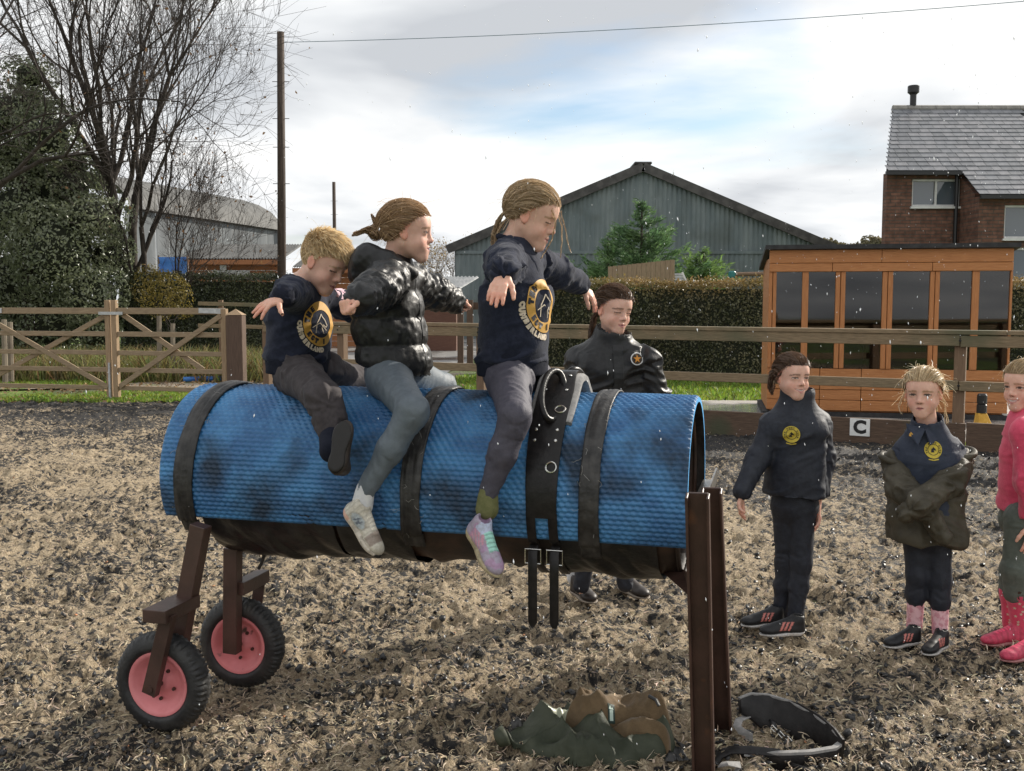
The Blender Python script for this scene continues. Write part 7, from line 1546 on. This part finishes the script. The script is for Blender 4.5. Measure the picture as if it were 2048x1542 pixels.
# older girl behind the barrel
tf = nrm((.50, -.84, -.16)); bf = nrm((.25, -.97, 0)); lat = nrm((.97, .25, 0))
tn = stander('older girl in a black waterproof coat standing behind the barrel, eyes closed', 4.97, (1205, 1205), (1247, 628, -.09), tf, (.02, .1, 1), .226, (1222, 684), (1224, 730), (1215, 895),
    [(1160, 726, .04), (1136, 800, .06), (1146, 895, .02)], [(1292, 724, -.02), (1316, 800, -.01), (1300, 890, -.06)], [(1188, 905), (1180, 1050), (1162, 1180)], [(1244, 905), (1248, 1050), (1250, 1176)],
    (nrm((0, -.2, -1)), nrm((-.9, -.3, 0)), 1, dict()), (nrm((0, -.2, -1)), nrm((.9, -.3, 0)), -1, dict()), dict(eyes='closed', smile=.12, brow=(.12, .07, .05)), .165)
g = coat(tn, 'coat', (1220, 900), lat, (.195, .125), (.175, .115), (.10, .075), (.070, .066, .052), M_coat, 21, .013, collar=(UP * .028 + V(.006, -.006, 0), .092, .094), freq=22)
cc = tn['J'](1277, 718, -.13); bvt = bvh_of(g); M_orange = mat('orange_star', (.62, .25, .03), .6); M_wring = mat('white_ring', (.62, .62, .62), .6)
e = decal(bvt, cc, bf, lat, *ring2d(.026, .031, 32, k=1), 'badge', M_wring, g, .003); decal(bvt, cc, bf, lat, *ring2d(.001, .026, 32, k=1), 'badge_field', mat('dark_badge', (.05, .03, .015), .7), e, .003)
st = [(.021 * (1 if i % 2 == 0 else .42) * math.sin(i * math.pi / 5), .021 * (1 if i % 2 == 0 else .42) * math.cos(i * math.pi / 5)) for i in range(10)] + [(0, 0)]
decal(bvt, cc, bf, lat, st, [(10, (i + 1) % 10, i) for i in range(10)], 'badge_star', M_orange, e, .005)
decal(bvt, tn['J'](1238, 745, -.13), bf, lat, *stroke2d([(.0, .13 - .32 * i / 12) for i in range(13)], .045), 'storm_flap', M_coat, g, .006)
decal(bvt, tn['J'](1238, 745, -.13), bf, lat, *stroke2d([(.022, .13 - .32 * i / 12) for i in range(13)], .003), 'flap_seam', M_black, g, .0075)
legs_s(tn, 'trousers', M_nlegg, (.075, .055, .050, .042), 22, lat, ends=.93)
tail = [([(.10, -.45, .40), (.16, -.46, .2), (.22, -.40, .0), (.24, -.34, -.2), (.25, -.28, -.36)], [.06, .08, .08, .07, .04], 170, .5)]
hair_make(tn['S'], tn['Rm'], tn['org'], [(.085, .048, .030), (.20, .12, .075)], 'back', 34, tn['root'], gather=(.15, -.88, -.35), n=3000, fly=120, puff=1.09, tail=tail)
for px, py, dr_, nm in ((1150, 1192, (.35, -.9, 0), 0), (1243, 1185, (.5, -.85, 0), 1)):
    hp_ = at_z(px, py, 0.0); shoe(tn['root'], (hp_[0], hp_[1] + .06, .0), dr_, UP, .235, (.035, .026, .022), (.30, .25, .2), (.55, .50, .42), 'stripes')
    l = tn['lN' if nm == 0 else 'lF'][2]; garment('sock', [(V(hp_[0], hp_[1] + .09, .07), V(hp_[0], hp_[1] + .09, .15), .038, .040)], M_wsock, tn['root'], amp=.001, h=.005)
# smiling girl in navy jacket
gf = nrm((.30, -.95, -.02)); lat = nrm((.86, -.5, 0)); bf = nrm((-.5, -.86, 0))
g2 = stander('smiling girl in a navy high collar jacket and navy leggings, looking right', 4.63, (1570, 1262), (1602, 759, -.09), gf, (.03, 0, 1), .201, (1592, 806), (1592, 860), (1590, 1005),
    [(1546, 850, .0), (1515, 915, -.02), (1484, 984, -.08)], [(1638, 846, .03), (1648, 920, .03), (1634, 1012, -.02)], [(1572, 1010, .02), (1572, 1125, .03), (1560, 1238, .04)], [(1606, 1010, -.02), (1602, 1125, -.04), (1590, 1244, -.05)],
    (nrm((-.25, -.25, -1)), nrm((-.9, .3, 0)), 1, dict(curl=(20, 22, 24, 26), thumb=25)), (nrm((.02, -.2, -1)), nrm((.9, .1, 0)), -1, dict(curl=(14, 16, 18, 20), thumb=25)), dict(eyes='squint', smile=.95, brow=(.10, .06, .045), teeth=True), .14)
g = coat(g2, 'jacket', (1588, 990), lat, (.142, .108), (.134, .098), (.078, .062), (.052, .050, .044), M_njack, 23, .008, collar=(UP * .042 + V(.004, -.004, 0), .072, .078))
badge_small(g, g2['J'](1583, 870, -.12), nrm((-.25, -.97, 0)), nrm((.97, -.25, 0)), g, .037)
d_ = nrm(g2['aF'][2] - g2['aF'][1]); gb_ = bvh_of(g); decal(gb_, g2['aF'][2] - d_ * .035, nrm((.2, -1, 0)), V(1, 0, 0), *grid2d(.022, .018, 2, 2), 'cuff_tab', M_wring, g, .003)
legs_s(g2, 'leggings', M_nlegg, (.064, .047, .042, .034), 24, lat)
hair_make(g2['S'], g2['Rm'], g2['org'], [(.075, .042, .026), (.22, .13, .08)], 'back', 35, g2['root'], gather=(.10, -.93, -.05), n=3000, fly=220, buns=[((.10, -.52, .50), .14, 360)], tail=[([(.28, -.22, .62), (.40, -.26, .45), (.42, -.24, .25), (.36, -.22, .08)], [.06, .07, .07, .03], 70, .5), ([(.30, .05, .60), (.40, .0, .45), (.45, -.02, .28), (.50, .0, .14)], [.02, .04, .05, .05], 9, .4), ([(-.28, -.2, .6), (-.40, -.2, .45), (-.40, -.2, .25)], [.04, .05, .03], 30, .4)])
pk = (.62, .20, .17)
a_ = at_z(1608, 1268, 0); shoe(g2['root'], a_, nrm((-.98, -.12, 0)), UP, .215, (.014, .014, .016), (.56, .54, .52), pk, 'stripes'); b_ = at_z(1566, 1248, 0); shoe(g2['root'], b_, nrm((-.95, -.2, 0)), UP, .215, (.014, .014, .016), (.56, .54, .52), pk, 'stripes')
M_nshirt = K((.020, .028, .050), (.028, .037, .062), 'navy_shirt', rough=.75)
# small girl with jacket off her shoulders
sf = nrm((-.52, -.85, -.06)); lat = nrm((1, -.12, 0)); bf = nrm((-.12, -1, 0))
g3 = stander('small fair girl frowning, navy shirt, brown waxed jacket slipped to her elbows', 4.42, (1838, 1300), (1840, 793, -.10), sf, (-.02, 0, 1), .207, (1855, 858), (1855, 920), (1852, 1060),
    [(1816, 904, .02), (1795, 960, .02), (1850, 1015, -.14)], [(1898, 902, .02), (1912, 960, -.02), (1850, 1005, -.17)], [(1834, 1065, .02), (1834, 1150, .0), (1829, 1245, .02)], [(1874, 1065, .0), (1880, 1160, -.03), (1880, 1258, -.04)],
    None, None, dict(eyes='squint', smile=-.25, brow=(.32, .20, .11), cheek=1.2), .13)
g = coat(g3, 'shirt', (1853, 1040), lat, (.135, .105), (.130, .098), (.078, .062), (.053, .053, .05), M_nshirt, 25, .006, sleeves=False, collar=(UP * .028 + V(-.006, -.012, 0), .066, .068))
badge_small(g, g3['J'](1871, 901, -.12), nrm((-.05, -1, 0)), nrm((1, -.05, 0)), g, .036)
gb_ = bvh_of(g); decal(gb_, g3['J'](1822, 868, -.12), nrm((-.1, -1, 0)), (1, 0, 0), [(p[0] * .016, p[1] * .018) for p in HORSE], [tuple(range(len(HORSE)))[::-1]], 'gold_badge', M_gold, g, .003)
for sgn, px in ((-1, 1832), (1, 1868)):
    c0_ = g3['J'](1850, 858, -.085); tipc = g3['J'](1836 if sgn < 0 else 1862, 890, -.115); sdp = g3['J'](1812 if sgn < 0 else 1888, 846, -.03); bk = g3['J'](1815 if sgn < 0 else 1890, 866, -.05)
    mb = MB(); mb.raw([c0_, tipc, bk, sdp], [(0, 1, 2, 3) if sgn > 0 else (3, 2, 1, 0)]); o_ = mb.obj('collar_leaf', M_nshirt, g); md = o_.modifiers.new('t', 'SOLIDIFY'); md.thickness = .006
Jn = g3['J']
jb = [(Jn(1852, 965, .03), Jn(1850, 1070, .0), (.165, .115), (.170, .13), lat), (Jn(1786, 925, .03), Jn(1800, 975, -.06), .055, .060), (Jn(1800, 975, -.06), Jn(1850, 1015, -.17), .06, .055), (Jn(1850, 1015, -.17), Jn(1868, 1048, -.17), .048, .040), (Jn(1920, 915, .03), Jn(1905, 960, -.08), .058, .064), (Jn(1905, 960, -.08), Jn(1835, 1010, -.21), .064, .05), (Jn(1835, 1010, -.21), Jn(1812, 1025, -.19), .048, .042), (Jn(1918, 930, .08), Jn(1790, 930, .1), .05, .05), (Jn(1868, 1048, -.17), Jn(1882, 1072, -.16), .038, .042)]
garment('waxed_jacket', jb, M_olivej, g3['root'], amp=.018, freq=20, seed=27, k=.016, cuts=[(Jn(1850, 1084, 0), -UP)])
torus(Jn(1788, 918, .02), nrm((.15, -.2, 1)), .054, .014, 'jacket_collar_roll', M_olivej, g3['root']); torus(Jn(1920, 906, .02), nrm((-.15, -.2, 1)), .058, .014, 'jacket_collar_roll', M_olivej, g3['root'])
legs_s(g3, 'leggings', M_nlegg, (.062, .047, .043, .038), 28, lat, ends=.52)
for l, e in ((g3['lN'], 0), (g3['lF'], 1)):
    d_ = l[2] - l[1]; garment('sock', [(l[1] + d_ * .45, l[1] + d_ * 1.06, .037, .033)], M_psock, g3['root'], amp=.0025, freq=60, h=.005)
hair_make(g3['S'], g3['Rm'], g3['org'], [(.55, .41, .24), (.98, .82, .56)], 'back', 36, g3['root'], gather=(-.05, -.93, -.10), n=3200, fly=380, tail=[([(-.05, -.45, .5), (-.1, -.55, .35), (-.14, -.5, .1), (-.16, -.42, -.1)], [.07, .09, .07, .03], 110, .5), ([(.28, .18, .6), (.36, .2, .4), (.40, .22, .2), (.36, .26, .06)], [.02, .04, .05, .03], 3, .4), ([(-.30, .10, .55), (-.40, .05, .35), (-.42, .0, .1), (-.46, -.05, -.12)], [.02, .04, .06, .05], 4, .4)])
a_ = at_z(1838, 1286, 0); shoe(g3['root'], a_, nrm((-.93, -.36, 0)), UP, .195, (.014, .014, .016), (.50, .48, .46), pk, 'stripes'); b_ = at_z(1888, 1292, 0); shoe(g3['root'], b_, nrm((-.72, -.70, 0)), UP, .195, (.014, .014, .016), (.50, .48, .46), pk, 'stripes')
# girl in pink at the right edge
pf = nrm((-.86, -.50, -.05)); lat = nrm((.5, -.86, 0)); bf = nrm((-.86, -.5, 0))
g4 = stander('smiling girl in a bright pink sweater and pink socks at the right edge', 4.46, (2010, 1290), (2026, 778, -.04), pf, (0, 0, 1), .214, (2062, 828), (2066, 890), (2062, 1030),
    [(2056, 868, -.14), (2060, 960, -.16), (2066, 1045, -.16)], [(2082, 866, .14), (2086, 960, .15), (2086, 1040, .14)], [(2050, 1040, -.08), (2036, 1140, -.10), (2040, 1250, -.07)], [(2070, 1040, .06), (2030, 1140, .06), (2022, 1246, .06)],
    (nrm((-.1, -.1, -1)), nrm((.3, -.9, 0)), 1, dict()), (nrm((-.1, -.1, -1)), nrm((.3, .9, 0)), -1, dict()), dict(eyes='squint', smile=.9, brow=(.32, .2, .12), teeth=True), .15)
g = coat(g4, 'sweater', (2062, 1022), lat, (.145, .125), (.138, .112), (.082, .066), (.068, .058, .048), M_pinkj, 29, .007)
torus(g4['NB'] + UP * .005, nrm((-.2, -.1, 1)), .062, .012, 'collar', M_pinkj, g)
legs_s(g4, 'breeches', M_breech, (.085, .062, .058, .050), 30, lat, ends=.15)
for l in (g4['lN'], g4['lF']):
    d_ = l[2] - l[1]; so_ = garment('long_sock', [(l[1] + d_ * .05, l[1] + d_ * .4, .056, .054), (l[1] + d_ * .4, l[1] + d_ * 1.02, .054, .036)], M_pinkj, g4['root'], amp=.0015, h=.005)
    bs = bvh_of(so_); M_hd = mat('brown_horse_print', (.05, .025, .015), .8); decal(bs, l[1] + d_ * .35, nrm((-.5, -.87, 0)), nrm((.87, -.5, 0)), [(p[0] * .05, p[1] * .055) for p in HORSE], [tuple(range(len(HORSE)))[::-1]], 'horse_print', M_hd, so_, .002)
    for k in range(9):
        pp = l[1] + d_ * (.55 + .05 * k); x0 = .02 * math.sin(k * 2.3); s5 = [(x0 + .008 * (1 if i % 2 == 0 else .45) * math.sin(i * math.pi / 5), .008 * (1 if i % 2 == 0 else .45) * math.cos(i * math.pi / 5)) for i in range(10)] + [(x0, 0)]; decal(bs, pp, nrm((-.4, -.9, 0)), nrm((.9, -.4, 0)), s5, [(10, (i + 1) % 10, i) for i in range(10)], 'star_print', M_palep, so_, .002)
hair_make(g4['S'], g4['Rm'], g4['org'], [(.38, .27, .15), (.75, .58, .36)], 'back', 37, g4['root'], gather=(0, -.95, .05), n=2600, fly=160, tail=[([(0, -.45, .6), (0, -.58, .5), (0, -.62, .3), (0, -.55, .1)], [.07, .09, .08, .03], 120, .4)])
pk2 = (.62, .06, .12)
a_ = at_z(2046, 1285, 0); shoe(g4['root'], a_, nrm((-.97, -.22, 0)), UP, .215, (.58, .06, .12), (.40, .18, .18), pk2, 'plain'); b_ = at_z(2078, 1312, 0); shoe(g4['root'], b_, nrm((-.93, -.36, 0)), UP, .215, (.58, .06, .12), (.40, .18, .18), pk2, 'plain')

# ---------------------------------------------------------------- sleet falling through the sunlight
def sleet():
    r = np.random.default_rng(99); n = 5600; Y = 2.0 + 9.5 * r.random(n) ** .8; X = (r.random(n) * 2 - 1) * .62 * Y; Z = 1.5 + (r.random(n) * .9 - .45) * Y; k = Z > .05; X, Y, Z = X[k], Y[k], Z[k]; n = len(X)
    keep = r.random(n) < np.interp(X / Y, [-.5, -.1, .5], [.25, .5, 1.0]); X, Y, Z = X[keep], Y[keep], Z[keep]; n = len(X)
    P = np.stack([X, Y, Z], -1); w = r.uniform(.0008, .0018, n); L_ = w * r.uniform(1.5, 4.5, n); d = np.stack([r.normal(.12, .18, n), r.normal(0, .1, n), -np.ones(n)], -1); d /= np.linalg.norm(d, axis=1, keepdims=True); u = np.cross(d, [0, 1, 0]); u /= np.linalg.norm(u, axis=1, keepdims=True); v = np.cross(d, u)
    Vv = np.stack([P - d * L_[:, None], P + u * w[:, None], P + v * w[:, None], P - u * w[:, None], P - v * w[:, None], P + d * L_[:, None]], 1).reshape(-1, 3); b = np.arange(n) * 6
    fs = np.concatenate([np.stack([b, b + 1 + (k + 1) % 4, b + 1 + k], 1) for k in range(4)] + [np.stack([b + 5, b + 1 + k, b + 1 + (k + 1) % 4], 1) for k in range(4)])
    m = mat('sleet_ice', (.9, .92, .95), .3, spec=.6, trans=.5); tag(link('falling_sleet', mesh_np('sleet', Vv, fs, True), m), 'fine white sleet drops falling through the sunlit air', 'sleet', kind='stuff')
sleet()
